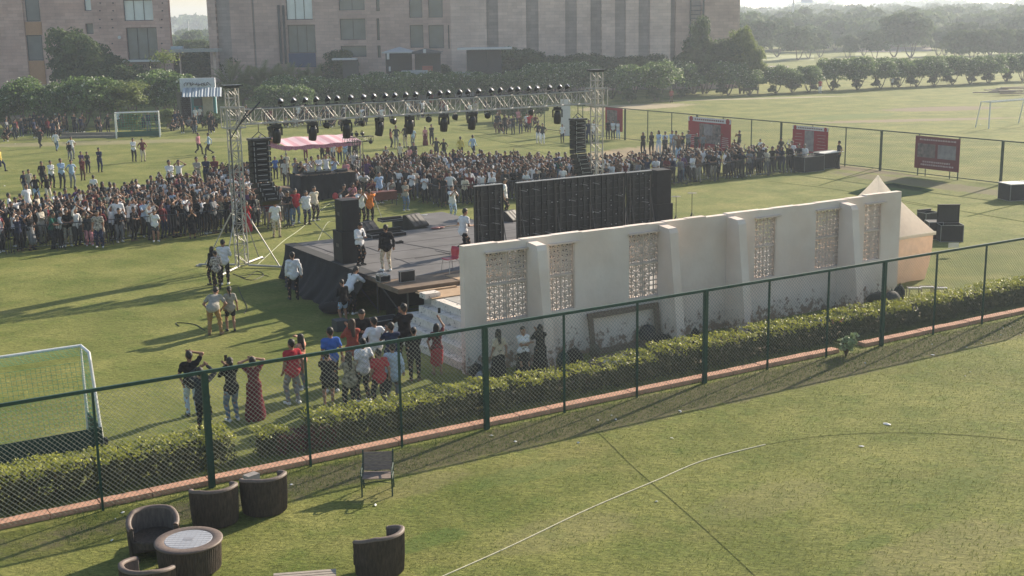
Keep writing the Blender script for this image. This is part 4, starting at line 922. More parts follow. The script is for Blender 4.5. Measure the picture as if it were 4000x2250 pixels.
# line arrays
def line_array(px_top, px_bot, s_off, label, n=12, t=TT+.3, facing=1, wd=.95, straight=7):
    s0, z0 = PT(*px_top, t); s1, z1 = PT(*px_bot, t); root = thing('line_array', W(s0, t, z0), label, 'loudspeaker array', None, FA); H_ = z0-z1; ch = H_/n
    b = MB(); b.box((0, 0, .05), (wd+.1, .5, .08)); b.tube([(-.3, 0, .1), (0, 0, .34), (.3, 0, .1)], .02, 5); b.tube([(0, 0, .34), (0, 0, ZB-.3-z0)], .02, 5); b.bar((0, 0, .12), (.3, .55, .16), .05); part(b, 'fly_frame', mtrd, root)
    y = 0; x = 0; z = 0; ang = 0
    for i in range(n):
        ang += .0 if i < straight else math.radians(5.2); dx = (s1-s0)/(n-straight) if i >= straight else 0.
        b = MB(); M = Matrix.Rotation(-ang, 4, 'X'); hh = ch*.94
        vs = np.array([(-wd/2, -.22, -hh*.42), (wd/2, -.22, -hh*.42), (wd/2, .26, -hh*.5), (-wd/2, .26, -hh*.5), (-wd/2, -.22, hh*.42), (wd/2, -.22, hh*.42), (wd/2, .26, hh*.5), (-wd/2, .26, hh*.5)])
        vs = vs@np.array(M.to_3x3()).T; c = Vector((x, y, z-ch/2)); b.add(vs+np.array(c), [(0, 3, 2, 1), (4, 5, 6, 7), (0, 1, 5, 4), (1, 2, 6, 5), (2, 3, 7, 6), (3, 0, 4, 7)])
        cb = part(b, 'cabinet', mspk, root)
        b = MB()
        for q in (-.4, .4): v = M.to_3x3()@Vector((q*wd, -.235, 0)); b.box(c+v, (.03, .02, hh*.8))
        v = M.to_3x3()@Vector((0, -.23, 0)); b.box(c+v, (.4, .012, .03)); setp(b.build('rigging_plate', mrim), cb)
        z -= ch; x += dx; y -= .03*(i > straight)+math.sin(ang)*ch*.8*(-1)*0
    return root
line_array((1012, 548), (1062, 792), 0, 'left black loudspeaker array hanging beside the left truss tower', wd=.78, n=12)
line_array((2258, 470), (2282, 690), 0, 'right black loudspeaker array hanging beside the right truss tower', wd=.62, n=12, straight=6)
# front tower base clutter: cables on the grass
mcab = mat('black_cable', (.02, .02, .02), .6); mcabw = mat('pale_cable', (.4, .42, .3), .7)
def cable(pts, label, m=mcab, r=.012, z=0.01, cat='cable'):
    b = MB(); b.tube([Vector((p[0], p[1], max(p[2], z))) for p in smooth_pts(pts, 6)], r, 5); o = b.build('cable', m); return tag(o, label, cat)
cable([(910, 1070), (960, 1085), (1000, 1060), (1030, 1075), (985, 1095), (940, 1080), (1000, 1072), (1050, 1080)], 'black cable looped on the grass beside the left tower foot')
cable([(800, 1292), (760, 1268), (690, 1262), (700, 1275)], 'black cable curling on the lawn left of the bending man')
cable([(930, 1120), (945, 1160), (965, 1200), (955, 1225)], 'black cable trailing from behind the bending man')
cable([(1000, 1040), (1060, 985), (1110, 940), (1180, 890), (1280, 800), (1330, 785)], 'pale cable running over the lawn behind the stage towards the console', mcabw, .014)
cable([(1230, 870), (1260, 900), (1300, 935), (1320, 980)], 'dark cable on the lawn behind the stage speaker stack', mcabw, .012)
cable([(1240, 945), (1280, 870), (1330, 860), (1300, 800)], 'pale looping cable on the lawn near the standing men', mcabw, .012)
# ------------------------------------------------------------------ crowd barriers
mbar = mat('barrier_steel', (.04, .045, .055), .45, .5, metal=.4)
def barrier(p0, p1, label, group):
    p0, p1 = Vector(p0), Vector(p1); L = (p1-p0).length; root = thing('crowd_barrier', p0, label, 'barrier', group, math.atan2((p1-p0).y, (p1-p0).x)); b = MB(); h = 1.12
    b.tube([(0.03, 0, .02), (0.03, 0, h), (L-.03, 0, h), (L-.03, 0, .02)], .024, 6); b.tube([(0.03, 0, .2), (L-.03, 0, .2)], .018, 5); part(b, 'frame', mbar, root)
    b = MB()
    for i in range(1, 15): x = .03+(L-.06)*i/15; b.tube([(x, 0, .2), (x, 0, h)], .011, 4, False)
    part(b, 'bars', mbar, root)
    for x in (.15, L-.15): b = MB(); b.tube([(x, -.28, .01), (x, 0, .14), (x, .28, .01)], .016, 5); part(b, 'foot', mbar, root)
    return root
def barrier_line(a, c, label, group, unit=2.2):
    a, c = np.array(a), np.array(c); L = np.linalg.norm(c-a); n = max(1, round(L/unit))
    for i in range(n):
        p, q = a+(c-a)*i/n, a+(c-a)*(i+1)/n; barrier(W(*p), W(*(p+(q-p)*.985)), label+', '+ORD(i)+' section', group)
barrier_line((0, 32.7), (16.6, 31.3), 'black steel crowd barrier before the left crowd', 'barriers before the left crowd')
barrier_line((16.7, 31.4), (18.6, 39.0), 'black steel crowd barrier along the open lane beside the left crowd', 'barriers at the side of the left crowd')
barrier_line((27.3, 44.5), (25.5, 32.6), 'black steel crowd barrier along the lane beside the middle crowd', 'barriers at the side of the middle crowd')
barrier_line((25.6, 32.5), (37.0, 31.6), 'black steel crowd barrier before the middle crowd', 'barriers before the middle crowd')
barrier_line((37.1, 31.6), (52.4, 31.9), 'black steel crowd barrier before the right crowd', 'barriers before the right crowd')
for i, (x, y, d, z, lb_) in enumerate([(3160, 668, (1.7, .9, .95), 0, 'long dark flight case at the right end of the barrier line'), (3228, 655, (1.4, .9, 1.05), 0, 'dark flight case beside the man with his hand on it')]):
    case('flight_case', P(x, y), d, lb_)
q = P(3205, 662); b = MB(); b.box((0, 0, .02), (1.9, .9, .03)); o = b.build('board', mat('white_board', (.7, .68, .62), .6)); o.location = (q[0]+.5, q[1]+.1, 1.06); o.rotation_euler.z = FA+.1; tag(o, 'white board lying on the dark flight cases at the barrier end', 'board')
# ------------------------------------------------------------------ console riser, canopy, judges table
riser = thing('console_riser', W(22.2, 40.2), 'black draped console riser with mixing desks in the middle of the crowd', 'riser', None, FA)
b = MB(); b.box((0, .9, .28), (4.2, 2.6, .56)); part(b, 'floor', mplyd, riser)
b = MB(); drape(b, [(20.6, 39.35), (23.9, 39.35)][::-1], 1.42, .05, 34, 5, 5, o=(22.2, 40.2)); drape(b, [(20.6, 41.0), (20.6, 39.35)][::-1], 1.42, .04, 10, 6, 5, o=(22.2, 40.2)) ; drape(b, [(23.9, 39.35), (23.9, 41)][::-1], 1.42, .04, 10, 7, 5, o=(22.2, 40.2)); part(b, 'black_drape', mblk, riser, smooth=True)
b = MB(); b.box((.05, -.45, 1.4), (3.3, .8, .05)); part(b, 'table_top', mplyd, riser)
def desk(px, py, w_, label, z=1.43):
    q = PT(px, py, 39.8); root = thing('mixing_desk', W(q[0], 39.8, z), label, 'mixing desk', None, FA); b = MB(); b.add([(-w_/2, -.3, 0), (w_/2, -.3, 0), (w_/2, .3, 0), (-w_/2, .3, 0), (-w_/2, -.3, .2), (w_/2, -.3, .2), (w_/2, .3, .07), (-w_/2, .3, .07)], [(0, 3, 2, 1), (4, 5, 6, 7), (0, 1, 5, 4), (1, 2, 6, 5), (2, 3, 7, 6), (3, 0, 4, 7)]); part(b, 'desk', mspk, root); b = MB(); b.box((0, -.31, .16), (w_*.96, .01, .05)); part(b, 'trim', mrim, root)
desk(1255, 665, .9, 'mixing desk with a pale front edge in the middle of the console riser'); desk(1205, 670, .5, 'smaller mixing desk at the left of the console riser')
desk(1330, 662, .6, 'mixing desk at the right end of the console riser')
can = thing('canopy', W(23.2, 44.2), 'pink striped cloth canopy on thin poles over the console crew', 'canopy', None, FA)
mcan = bpy.data.materials.new('canopy_pink'); mcan.use_nodes = True; n_ = mcan.node_tree.nodes; l_ = mcan.node_tree.links; tc = n_.new('ShaderNodeTexCoord'); wv = n_.new('ShaderNodeTexWave'); wv.inputs['Scale'].default_value = .42; wv.inputs['Distortion'].default_value = .6; l_.new(tc.outputs['Object'], wv.inputs['Vector'])
rp = n_.new('ShaderNodeValToRGB'); rp.color_ramp.elements[0].color = (.62, .33, .37, 1); rp.color_ramp.elements[1].color = (.75, .52, .55, 1); rp.color_ramp.elements[0].position = .35; rp.color_ramp.elements[1].position = .6; l_.new(wv.outputs[0], rp.inputs[0]); l_.new(rp.outputs[0], n_['Principled BSDF'].inputs['Base Color']); n_['Principled BSDF'].inputs['Roughness'].default_value = .9
b = MB(); xs_ = np.linspace(-2.25, 2.5, 15); ys_ = np.linspace(-1.9, 2.2, 9); vs = []
for y in ys_:
    for x in xs_: vs.append((x, y, 2.78+.34*(1-abs(y-.1)/2.1)-.07*math.sin((x+2.2)/4.7*math.pi*3)**2+.02*math.sin(x*5+y*3)))
m_ = len(xs_); b.add(vs, [(j*m_+i, j*m_+i+1, (j+1)*m_+i+1, (j+1)*m_+i) for j in range(8) for i in range(14)]); part(b, 'cloth', mcan, can, smooth=True)
b = MB(); nV = 80
per = [(xs_[0], ys_[0]), (xs_[-1], ys_[0]), (xs_[-1], ys_[-1]), (xs_[0], ys_[-1]), (xs_[0], ys_[0])]
for i in range(4):
    a_, c_ = np.array(per[i]), np.array(per[i+1]); n = 22; vs = []
    for k in range(n+1):
        p_ = a_+(c_-a_)*k/n; vs += [(p_[0], p_[1], 2.8-.06*math.sin((p_[0]+2.2)/4.7*math.pi*3)**2), (p_[0], p_[1], 2.58-.06*(k % 2))]
    b.add(vs, [(2*k, 2*k+1, 2*k+3, 2*k+2) for k in range(n)])
part(b, 'valance', mat('canopy_edge', (.4, .12, .17), .9, scale=14, col2=(.6, .3, .34)), can)
for x, y in ((-2.2, -1.85), (2.45, -1.85), (2.45, 2.15), (-2.2, 2.15), (.55, -1.85)): b = MB(); b.tube([(x, y, 0), (x, y, 2.8)], .025, 6); part(b, 'pole', mat('pole_pale', (.45, .4, .33), .6), can)
# lighting stand beside the console
q = PT(1405, 700, 40); st_ = thing('light_stand', W(q[0], 40.3), 'dark lattice light stand with a row of can lights beside the canopy', 'light stand', None, FA)
b = MB(); truss(b, (0, 0, .05), (0, 0, 3.05), .3, .3, .35, .02, .011, up=(1, 0, 0)); b.tube([(.28, -.3, 0), (.28, -.3, 3.0)], .022, 5); part(b, 'mast', mtrd, st_)
b = MB(); truss(b, (-.75, 0, 3.1), (1.05, 0, 3.1), .25, .28, .3, .02, .011); part(b, 'cross_truss', mtrd, st_)
for i, x in enumerate((-.55, -.25, .05, .4, .62+.3)): dup(sh0, Vector(W(q[0]+x, 40.3, 3.58 if i < 4 else 3.1)), FA+rnd.uniform(-1, 1), 'small round light on the lattice stand by the canopy', 'lights on the lattice stand', .8)
mtab = mat('table_red_wood', (.16, .045, .03), .5, .4, vary=.2, stretch=(1, 8, 8))
def table(s0, s1, t, label, h=.76, cover=None, dp=.62):
    root = thing('table', W((s0+s1)/2, t), label, 'table', 'tables of the judges', FA); L = s1-s0; b = MB(); b.box((0, 0, h-.015), (L, dp, .03)); part(b, 'top', cover or mtab, root)
    b = MB(); b.box((0, -dp/2+.02, h-.24), (L-.06, .02, .42)); part(b, 'front_panel', mtab, root)
    for x in (-1, 1):
        for y in (-1, 1): b = MB(); b.box((x*(L/2-.05), y*(dp/2-.05), (h-.035)/2), (.04, .04, h-.035)); part(b, 'leg', mscaf, root)
_t1 = ST(P(1440, 825)); _tb = 36.0; sA = PT(1440, 765, 35.3)[0]; sB = PT(1543, 765, 35.3)[0]
table(sA-.1, sB, 35.3, 'long red brown judges table on the lawn behind the photographers'); s1 = PT(1325, 780, 34.0)[0]; s2 = PT(1400, 780, 34.0)[0]
table(s1, s2+.15, 34.0, 'nearer judges table at the left behind the tall speaker', cover=mtab)
bt = mat('water_bottle', (.6, .65, .68), .2, .6)
def bottle(p, label, g=None):
    b = MB(); b.lathe([(.001, 0), (.035, 0), (.036, .15), (.015, .2), (.014, .24), (.001, .24)], (0, 0, 0), 8); o = b.build('bottle', bt, smooth=True); o.location = p; tag(o, label, 'bottle', g)
for x in (1472, 1515): s = PT(x, 760, 35.25)[0]; bottle(W(s, 35.2, .76), 'clear water bottle standing on the long judges table', 'bottles on the judges table')
for x in (1329, 1333): s = PT(x, 770, 33.9)[0]; bottle(W(s, 33.9, .76), 'clear water bottle on the nearer judges table', 'bottles on the nearer judges table')
# camera tripod by the photographers
q = P(1462, 862); tp = thing('tripod', q, 'camera tripod with one splayed pale leg beside the man in orange', 'tripod'); b = MB()
for a in (.3, 2.4, 4.4): b.tube([(0, 0, 1.25), (.42*math.cos(a), .42*math.sin(a), 0)], .014, 5)
part(b, 'legs', mrim, tp); b = MB(); b.box((0, 0, 1.33), (.12, .16, .12)); part(b, 'head', mfix, tp)
# ------------------------------------------------------------------ banners on the far fence
mred = mat('banner_red', (.3, .018, .03), .6, .3, vary=.12, scale=1.5); mredd = mat('banner_dark_red', (.16, .022, .03), .6, .3, vary=.15, scale=1.5); mwh = mat('banner_white', (.62, .6, .6), .6, .3, vary=.05)
mph = mat('banner_photo', (.05, .045, .05), .6, .3, scale=4, col2=(.3, .22, .2)); mphg = mat('banner_photo_grey', (.16, .14, .15), .6, .3, scale=3, col2=(.34, .3, .3)); mtx = mat('banner_text', (.5, .36, .36), .7)
FS = _f0[0]
def banner(x0, x1, yt0, yb0, label, style):
    t0, z0 = PSs(x0, yt0, FS-.1); t1, z1 = PSs(x1, yt0+(x1-x0)*.11, FS-.1); _, zb = PSs(x0, yb0, FS-.1); zt = (z0+z1)/2; L = t0-t1; h = zt-zb
    root = thing('banner', W(FS-.1, (t0+t1)/2, zb), label, 'banner', None, FA-math.pi/2); b = MB(); b.box((0, 0, h/2), (L, .03, h)); part(b, 'board', mredd if style == 3 else mred, root)
    def pl(nm, m, cx, cz, w_, hh, y=-.02, **k): b = MB(); b.box((cx*L, y, cz*h), (w_*L, .008, hh*h)); part(b, nm, m, root, **k)
    if style in (1, 2):
        pl('header', mwh, 0, .93, 1, .14); 
        b = MB()
        for i in range(14): b.box(((-.33+.05*i)*L, -.026, .93*h), (.035*L, .004, .045*h))
        part(b, 'lettering', mredd, root)
        for sx in (-.43, .43): b = MB(); b.lathe([(.045*L, 0), (.045*L, .01)], (0, 0, 0), 14, cap=True); o = part(b, 'emblem', mred, root); o.location = (sx*L, -.022, .93*h); o.rotation_euler.x = math.pi/2
    b = MB()
    if style == 1:
        pl('photo', mph, .02, .5, .5, .62); pl('figure_photo', mphg, -.02, .62, .2, .34, -.03)
        for i in range(6): b.box((-.38*L, -.026, (.42-.06*i)*h), (.16*L*rnd.uniform(.7, 1), .004, .02*h)); b.box((.38*L, -.026, (.42-.06*i)*h), (.17*L*rnd.uniform(.7, 1), .004, .02*h))
    elif style == 2:
        pl('photo', mphg, -.02, .45, .26, .78)
        for i in range(5): b.box((-.32*L, -.026, (.7-.12*i)*h), (.24*L*rnd.uniform(.7, 1), .004, .012*h)); b.box((.32*L, -.026, (.7-.12*i)*h), (.26*L*rnd.uniform(.7, 1), .004, .012*h))
    elif style == 3:
        pl('photo', mph, -.24, .56, .4, .42); pl('photo', mphg, .22, .56, .4, .42)
        for j, wd in ((.9, .8), (.22, .62), (.13, .7)):
            x = -wd/2
            while x < wd/2: w_ = rnd.uniform(.02, .05); b.box(((x+w_/2)*L, -.026, j*h), (w_*L, .004, .05*h)); x += w_+.012
    else: pl('photo', mph, -.1, .5, .6, .8)
    part(b, 'text_lines' if style != 0 else 'text', mtx, root) if b.n else None
    b = MB(); r_ = .02
    for x in (-.25, .3): b.tube([(x*L, .03, -zb), (x*L, .03, 0)], .03, 5)
    if style == 3: part(b, 'support', mgreen2, root)
    return root
banner(2365, 2432, 418, 508, 'red banner at the far left end of the far fence beside the truss tower', 0)
banner(2690, 2856, 452, 575, 'bright red banner with white header and photo behind the right crowd', 1)
banner(3098, 3236, 487, 590, 'faded red banner with pale header and grey centre panel on the far fence', 2)
banner(3578, 3752, 527, 655, 'dark red banner with two photos, alone at the right on the far fence', 3)
# dark block at right edge, flight cases, wood pile
case('flight_case', P(3985, 778), (1.9, 1.1, .85), 'large dark crate with a pale lid at the right edge of the field', rz=.2, cat='crate')
b = MB(); b.box((0, 0, .87), (1.95, 1.15, .03)); o = b.build('board', mat('white_board', (.7, .68, .62), .6)); o.location = P(3985, 778); o.rotation_euler.z = .2; tag(o, 'pale board lying on the crate at the right edge', 'board')
case('flight_case', P(3708, 940), (.95, .7, .72), 'open flight case on wheels with its lid raised right of the tent', rz=-.05, lid=(1, .8), cat='flight case')
case('flight_case', P(3645, 930), (.6, .7, .75), 'closed dark flight case between the tent and the open case', rz=-.05)
case('flight_case', P(3625, 870), (.8, .6, .5), 'dark flight case lying behind the peaked tent', rz=.4, lid=(1, .1))
b = MB(); b.box((0, 0, 0), (.42, .01, .2)); o = b.build('label_sheet', mat('white_board', (.7, .68, .62), .6)); q = Vector(P(3725, 958, .42)); o.location = q; tag(o, 'white paper sheet stuck on the side of the open flight case', 'paper')
for i in range(9):
    q = Vector(P(3935+rnd.uniform(-60, 60), 368+rnd.uniform(-8, 8))); b = MB(); b.box((0, 0, .15+.12*i*.5), (rnd.uniform(3, 5), .35, .1)); o = b.build('plank', mat('old_plank', (.3, .24, .2), .9)); o.location = q; o.rotation_euler.z = rnd.uniform(-.25, .35); tag(o, 'old wooden plank in the pile at the far right, '+ORD(i)+' from the bottom', 'plank', 'planks piled at the far right')
# ------------------------------------------------------------------ peaked tent
tent = thing('tent', W(29.9, 6.9), 'white peaked tent with peach side walls at the right end of the wall', 'tent', None, FA)
mtent = mat('tent_white', (.92, .88, .8), .8, .2, vary=.05, trans=.6, bump=.3, bscale=3); mpch = mat('tent_peach', (.86, .66, .53), .85, .2, vary=.08, trans=.45, bump=.5, bscale=2.5)
b = MB(); rows = 9; nseg = 8; vs = []
for i in range(rows+1):
    f = i/rows; r_ = 1.5*(f**1.08)+.012; z = 3.84-(3.84-1.78)*(f**.92)
    for k in range(4*nseg):
        e, g_ = divmod(k, nseg); g_ = g_/nseg*2-1; x, y = ((g_, -1), (1, g_), (-g_, 1), (-1, -g_))[e]; sag = (1-g_*g_)*.0; vs.append((x*r_, y*r_, z+(.03*math.cos(g_*math.pi)*f if f > .1 else 0)))
m_ = 4*nseg; b.add(vs, [(i*m_+k, i*m_+(k+1) % m_, (i+1)*m_+(k+1) % m_, (i+1)*m_+k) for i in range(rows) for k in range(m_)]); part(b, 'roof', mtent, tent)
b = MB(); vs = []
for i, (z, r_) in enumerate(((1.76, 1.44), (1.2, 1.42), (.6, 1.36), (0.02, 1.26))):
    for k in range(4*nseg):
        e, g_ = divmod(k, nseg); g_ = g_/nseg*2-1; x, y = ((g_, -1), (1, g_), (-g_, 1), (-1, -g_))[e]; wv_ = .05*math.sin(k*1.9)*(i/3); vs.append((x*(r_+wv_), y*(r_+wv_), z))
b.add(vs, [(i*m_+k, (i+1)*m_+k, (i+1)*m_+(k+1) % m_, i*m_+(k+1) % m_) for i in range(3) for k in range(m_)]); part(b, 'side_wall', mpch, tent)
b = MB(); b.bar((-1.5, -1.5, 1.75), (1.5, -1.5, 1.75), .03, .12); b.bar((1.5, -1.5, 1.75), (1.5, 1.5, 1.75), .03, .12); b.tube([(0, 0, 0), (0, 0, 3.8)], .03, 6); part(b, 'frame', mtent, tent)
# ------------------------------------------------------------------ things along the wall
def sack(loc, dims, m, label, name='bag', cat='bag', rz=0, group=None, seed=0):
    r = random.Random(seed); b = MB(); vs = []; n, mm = 12, 8
    for i in range(mm+1):
        th = math.pi*i/mm
        for k in range(n):
            a = 2*math.pi*k/n; q = 1+.12*math.sin(3*a+seed)+r.uniform(-.07, .07); vs.append((dims[0]/2*math.sin(th)*math.cos(a)*q, dims[1]/2*math.sin(th)*math.sin(a)*q, max(0.003, dims[2]/2*(1+math.cos(th)*(1+r.uniform(-.05, .05))))))
    b.add(vs, [(i*n+k, (i+1)*n+k, (i+1)*n+(k+1) % n, i*n+(k+1) % n) for i in range(mm) for k in range(n)])
    root = thing(name, loc, label, cat, group, rz); part(b, 'body', m, root, smooth=True)
    b = MB(); b.tube([(-.1*dims[0], 0, dims[2]*.93), (0, 0, dims[2]*1.12), (.1*dims[0], 0, dims[2]*.93)], .014, 5); part(b, 'strap', m, root)
    return root
mnvy = mat('bag_navy', (.025, .03, .045), .8, .2, bump=.5, bscale=9); mgrn = mat('bag_green', (.03, .06, .06), .8, .2, bump=.5)
sack(P(1860, 1490), (.42, .3, .52), mblk, 'black bag standing against the left end of the wall', seed=1, rz=FA); sack(P(1880, 1497), (.34, .26, .34), mat('bag_pattern', (.05, .05, .06), .8, scale=20, col2=(.5, .5, .5)), 'black and white patterned bag by the left end of the wall', seed=2)
sack(P(2200, 1440), (.36, .3, .5), mgrn, 'dark green backpack beside the second buttress of the wall', seed=3); sack(P(2245, 1425), (.5, .34, .5), mblk, 'black backpack left of the leaning wooden frame', seed=4)
sack(P(2325, 1398), (.32, .25, .42), mat('bag_olive', (.09, .08, .06), .9), 'olive brown bag at the foot of the leaning wooden frame', seed=5)
sack(P(2530, 1345), (.55, .4, .62), mnvy, 'dark blue backpack at the right foot of the leaning wooden frame', seed=6); sack(P(2585, 1350), (.6, .4, .36), mblk, 'black bag lying right of the leaning wooden frame', seed=7); sack(P(2620, 1355), (.5, .35, .25), mgrn, 'dark green flat bag with a white stripe by the third buttress', seed=8)
sack(P(2715, 1345), (.3, .24, .5), mblk, 'narrow black bag just right of the third buttress', seed=9)
sack(P(3430, 1188), (.9, .5, .42), mblk, 'large black bag lying at the right end of the wall', seed=10, rz=.3); sack(P(3480, 1198), (.7, .45, .55), mat('bag_charcoal', (.05, .05, .055), .8, bump=.5), 'grey black bag leaning beside the large black bag near the tent', seed=11, rz=.8); sack(P(3512, 1180), (.4, .35, .6), mblk, 'upright black bag with a white tag near the tent', seed=12, rz=.5)
fr = thing('wooden_frame', W(15.05, 4.0), 'large empty brown wooden frame leaning against the wall', 'frame', None, FA); fr.rotation_euler.x = -.16
mfr = mat('frame_wood', (.15, .11, .085), .85, .2, vary=.25, stretch=(1, 6, 6)); b = MB(); b.box((1.25, 0, 1.16), (2.6, .06, .17)); b.box((1.25, 0, .09), (2.6, .055, .17)); part(b, 'rail', mfr, fr); b = MB(); b.box((.045, .004, .62), (.17, .06, .9)); b.box((2.46, .004, .62), (.17, .06, .9)); part(b, 'stile', mfr, fr)
def sheet(px, m, label, cat='mat', z=.02, name='mat'):
    b = MB(); b.quad(*[(P(x, y)[0], P(x, y)[1], z+rnd.uniform(0, .02)) for x, y in px]); o = b.build(name, m); tag(o, label, cat); sm = o.modifiers.new('t', 'SOLIDIFY'); sm.thickness = .015
sheet([(2250, 1452), (2320, 1400), (2470, 1370), (2520, 1385), (2400, 1430)], mat('mat_brown', (.13, .1, .08), .9), 'brown mat on the ground before the leaning wooden frame'); sheet([(2340, 1420), (2440, 1395), (2470, 1410), (2395, 1440)], mat('sheet_white', (.5, .48, .42), .9), 'pale crumpled sheet on the brown mat', 'sheet', .06)
sheet([(2725, 1338), (2930, 1305), (3010, 1300), (2980, 1325), (2760, 1352)], mat('mat_orange', (.3, .09, .05), .9), 'orange brown mat spread along the foot of the wall'); sheet([(3170, 1262), (3230, 1240), (3330, 1240), (3290, 1262), (3190, 1275)], mat('mat_blue', (.03, .07, .22), .9), 'blue mat on the ground near the fourth buttress'); sheet([(3200, 1268), (3310, 1252), (3300, 1268), (3200, 1280)], mat('mat_red', (.4, .05, .04), .9), 'red mat beside the blue mat near the fourth buttress', z=.06)
sheet([(3010, 1275), (3110, 1258), (3150, 1265), (3060, 1285)], mat('mat_dark', (.04, .04, .045), .9), 'dark mat on the ground left of the blue mat'); sheet([(3480, 1215), (3540, 1190), (3620, 1195), (3590, 1225)], mat('sheet_pale', (.42, .4, .35), .9), 'pale plastic sheet on the ground near the black bags', 'sheet', .03); sheet([(3365, 1255), (3390, 1243), (3430, 1238), (3420, 1252)], mat('mat_denim', (.12, .14, .22), .9), 'blue cloth bundle at the foot of the last buttress', 'cloth', .05, 'cloth')
# metal stools
q0 = P(3590, 1180)
for i, x in enumerate((3568, 3616, 3668)):
    root = thing('stool_frame', P(x, 1180+(-4 if i == 1 else 0)), ['bare metal stool frame with a white slat, leftmost of three near the tent', 'bare metal stool frame with a white slat, middle of three near the tent', 'bare metal stool frame with a white slat, rightmost of three near the tent'][i], 'stool', 'metal stool frames near the tent', -.1); b = MB()
    for a in (-1, 1):
        for c in (-1, 1): b.tube([(a*.2, c*.2, 0), (a*.2, c*.2, .5)], .014, 5)
        for z in (.06, .49): b.tube([(a*.2, -.2, z), (a*.2, .2, z)], .012, 5); b.tube([(-.2, a*.2, z), (.2, a*.2, z)], .012, 5)
    part(b, 'frame', mat('rusty_steel', (.3, .24, .17), .6, .4), root); b = MB(); b.box((0, -.1, .52), (.44, .1, .025)); part(b, 'slat', mwh, root)
# ------------------------------------------------------------------ goals
mgw = mat('goal_white', (.7, .7, .68), .4, .4); mnet = mat('net_green', (.05, .3, .2), .8); mbb = mat('goal_backboard', (.012, .045, .035), .6, .3)
def net(root, quads, step, r, m, name='net'):
    b = MB()
    for (a, b_, c, d) in quads:
        a, b_, c, d = map(Vector, (a, b_, c, d)); n1 = max(2, int((b_-a).length/step)); n2 = max(2, int((d-a).length/step))
        for i in range(n1+1): p_ = a.lerp(b_, i/n1); q_ = d.lerp(c, i/n1); md = (p_+q_)/2+Vector((0, 0, -.03)); b.tube([p_, md, q_], r, 3, False)
        for j in range(n2+1): p_ = a.lerp(d, j/n2); q_ = b_.lerp(c, j/n2); b.tube([p_, q_], r, 3, False)
    o = part(b, name, m, root); return o
# near goal: opens onto the field, backboard towards the camera
g1 = thing('hockey_goal', W(1.03, 5.52), 'white field hockey goal with green net at the left edge', 'goal', None, FA); h = 2.12; wg = 3.66; dg = 1.15
b = MB(); b.tube([(0, 0, 0), (0, 0, h), (-wg, 0, h), (-wg, 0, 0)], .045, 8); part(b, 'front_frame', mgw, g1)
for x in (0, -wg): b = MB(); b.tube([(x, 0, h), (x+(.02 if x == 0 else 0), -.72, h-.02), (x, -.86, h-.16), (x, -dg-.28, .05)], .038, 8); part(b, 'stanchion', mgw, g1)
b = MB(); b.box((-wg/2, -dg-.3, .24), (wg, .03, .46)); b.box((0, -dg/2-.1, .24), (.03, dg, .46)); b.box((-wg, -dg/2-.1, .24), (.03, dg, .46)); part(b, 'backboard', mbb, g1)
b = MB(); b.lathe([(.1, -.03), (.1, .03)], (0, 0, 0), 12, cap=True); o = part(b, 'wheel', mat('rubber', (.03, .03, .03), .8), g1); o.location = (.06, -dg-.32, .12); o.rotation_euler = (0, math.pi/2, 0)
net(g1, [((0, 0, h), (-wg, 0, h), (-wg, -.72, h-.05), (0, -.72, h-.05)), ((0, -.74, h-.2), (-wg, -.74, h-.2), (-wg, -dg-.1, .45), (0, -dg-.1, .45)), ((0, -.02, h-.1), (0, -.7, h-.1), (0, -dg, .45), (0, -.05, .45))], .11, .0035, mnet)
# far goal left: opens towards the camera
def fargoal(p0, p1, label, net_m=mnet, bb=True, dr=1):
    p0, p1 = Vector(p0), Vector(p1); g_ = thing('hockey_goal', p0, label, 'goal', None, math.atan2((p1-p0).y, (p1-p0).x)); wg = (p1-p0).length; h = 2.2
    b = MB(); b.tube([(0, 0, 0), (0, 0, h), (wg, 0, h), (wg, 0, 0)], .07, 6); part(b, 'front_frame', mgw, g_)
    for x in (0, wg): b = MB(); b.tube([(x, 0, h), (x, .9*dr, h+.0), (x, 1.3*dr, .05)], .05, 6); part(b, 'stanchion', mgw, g_)
    b = MB(); b.tube([(0, .9*dr, h), (wg, .9*dr, h)], .03, 6); part(b, 'rear_bar', mgw, g_)
    if bb:
        b = MB(); b.box((wg/2, 1.2*dr, .24), (wg, .04, .46)); b.box((0, .6*dr, .24), (.04, 1.2, .46)); b.box((wg, .6*dr, .24), (.04, 1.2, .46)); part(b, 'backboard', mat('goal_backboard_far', (.02, .1, .06), .6), g_)
        net(g_, [((0, .9*dr, h), (wg, .9*dr, h), (wg, 1.2*dr, .4), (0, 1.2*dr, .4)), ((0, 0, h), (0, .9*dr, h), (0, 1.2*dr, .4), (0, 0, .4)), ((wg, 0, h), (wg, .9*dr, h), (wg, 1.2*dr, .4), (wg, 0, .4))], .22, .011, net_m)
fargoal(P(455, 541), P(625, 535), 'small white goal with dark green net at the far left by the trees')
fargoal(P(3862, 503), P(4030, 487), 'thin white goal frame at the far right edge of the field', bb=False)
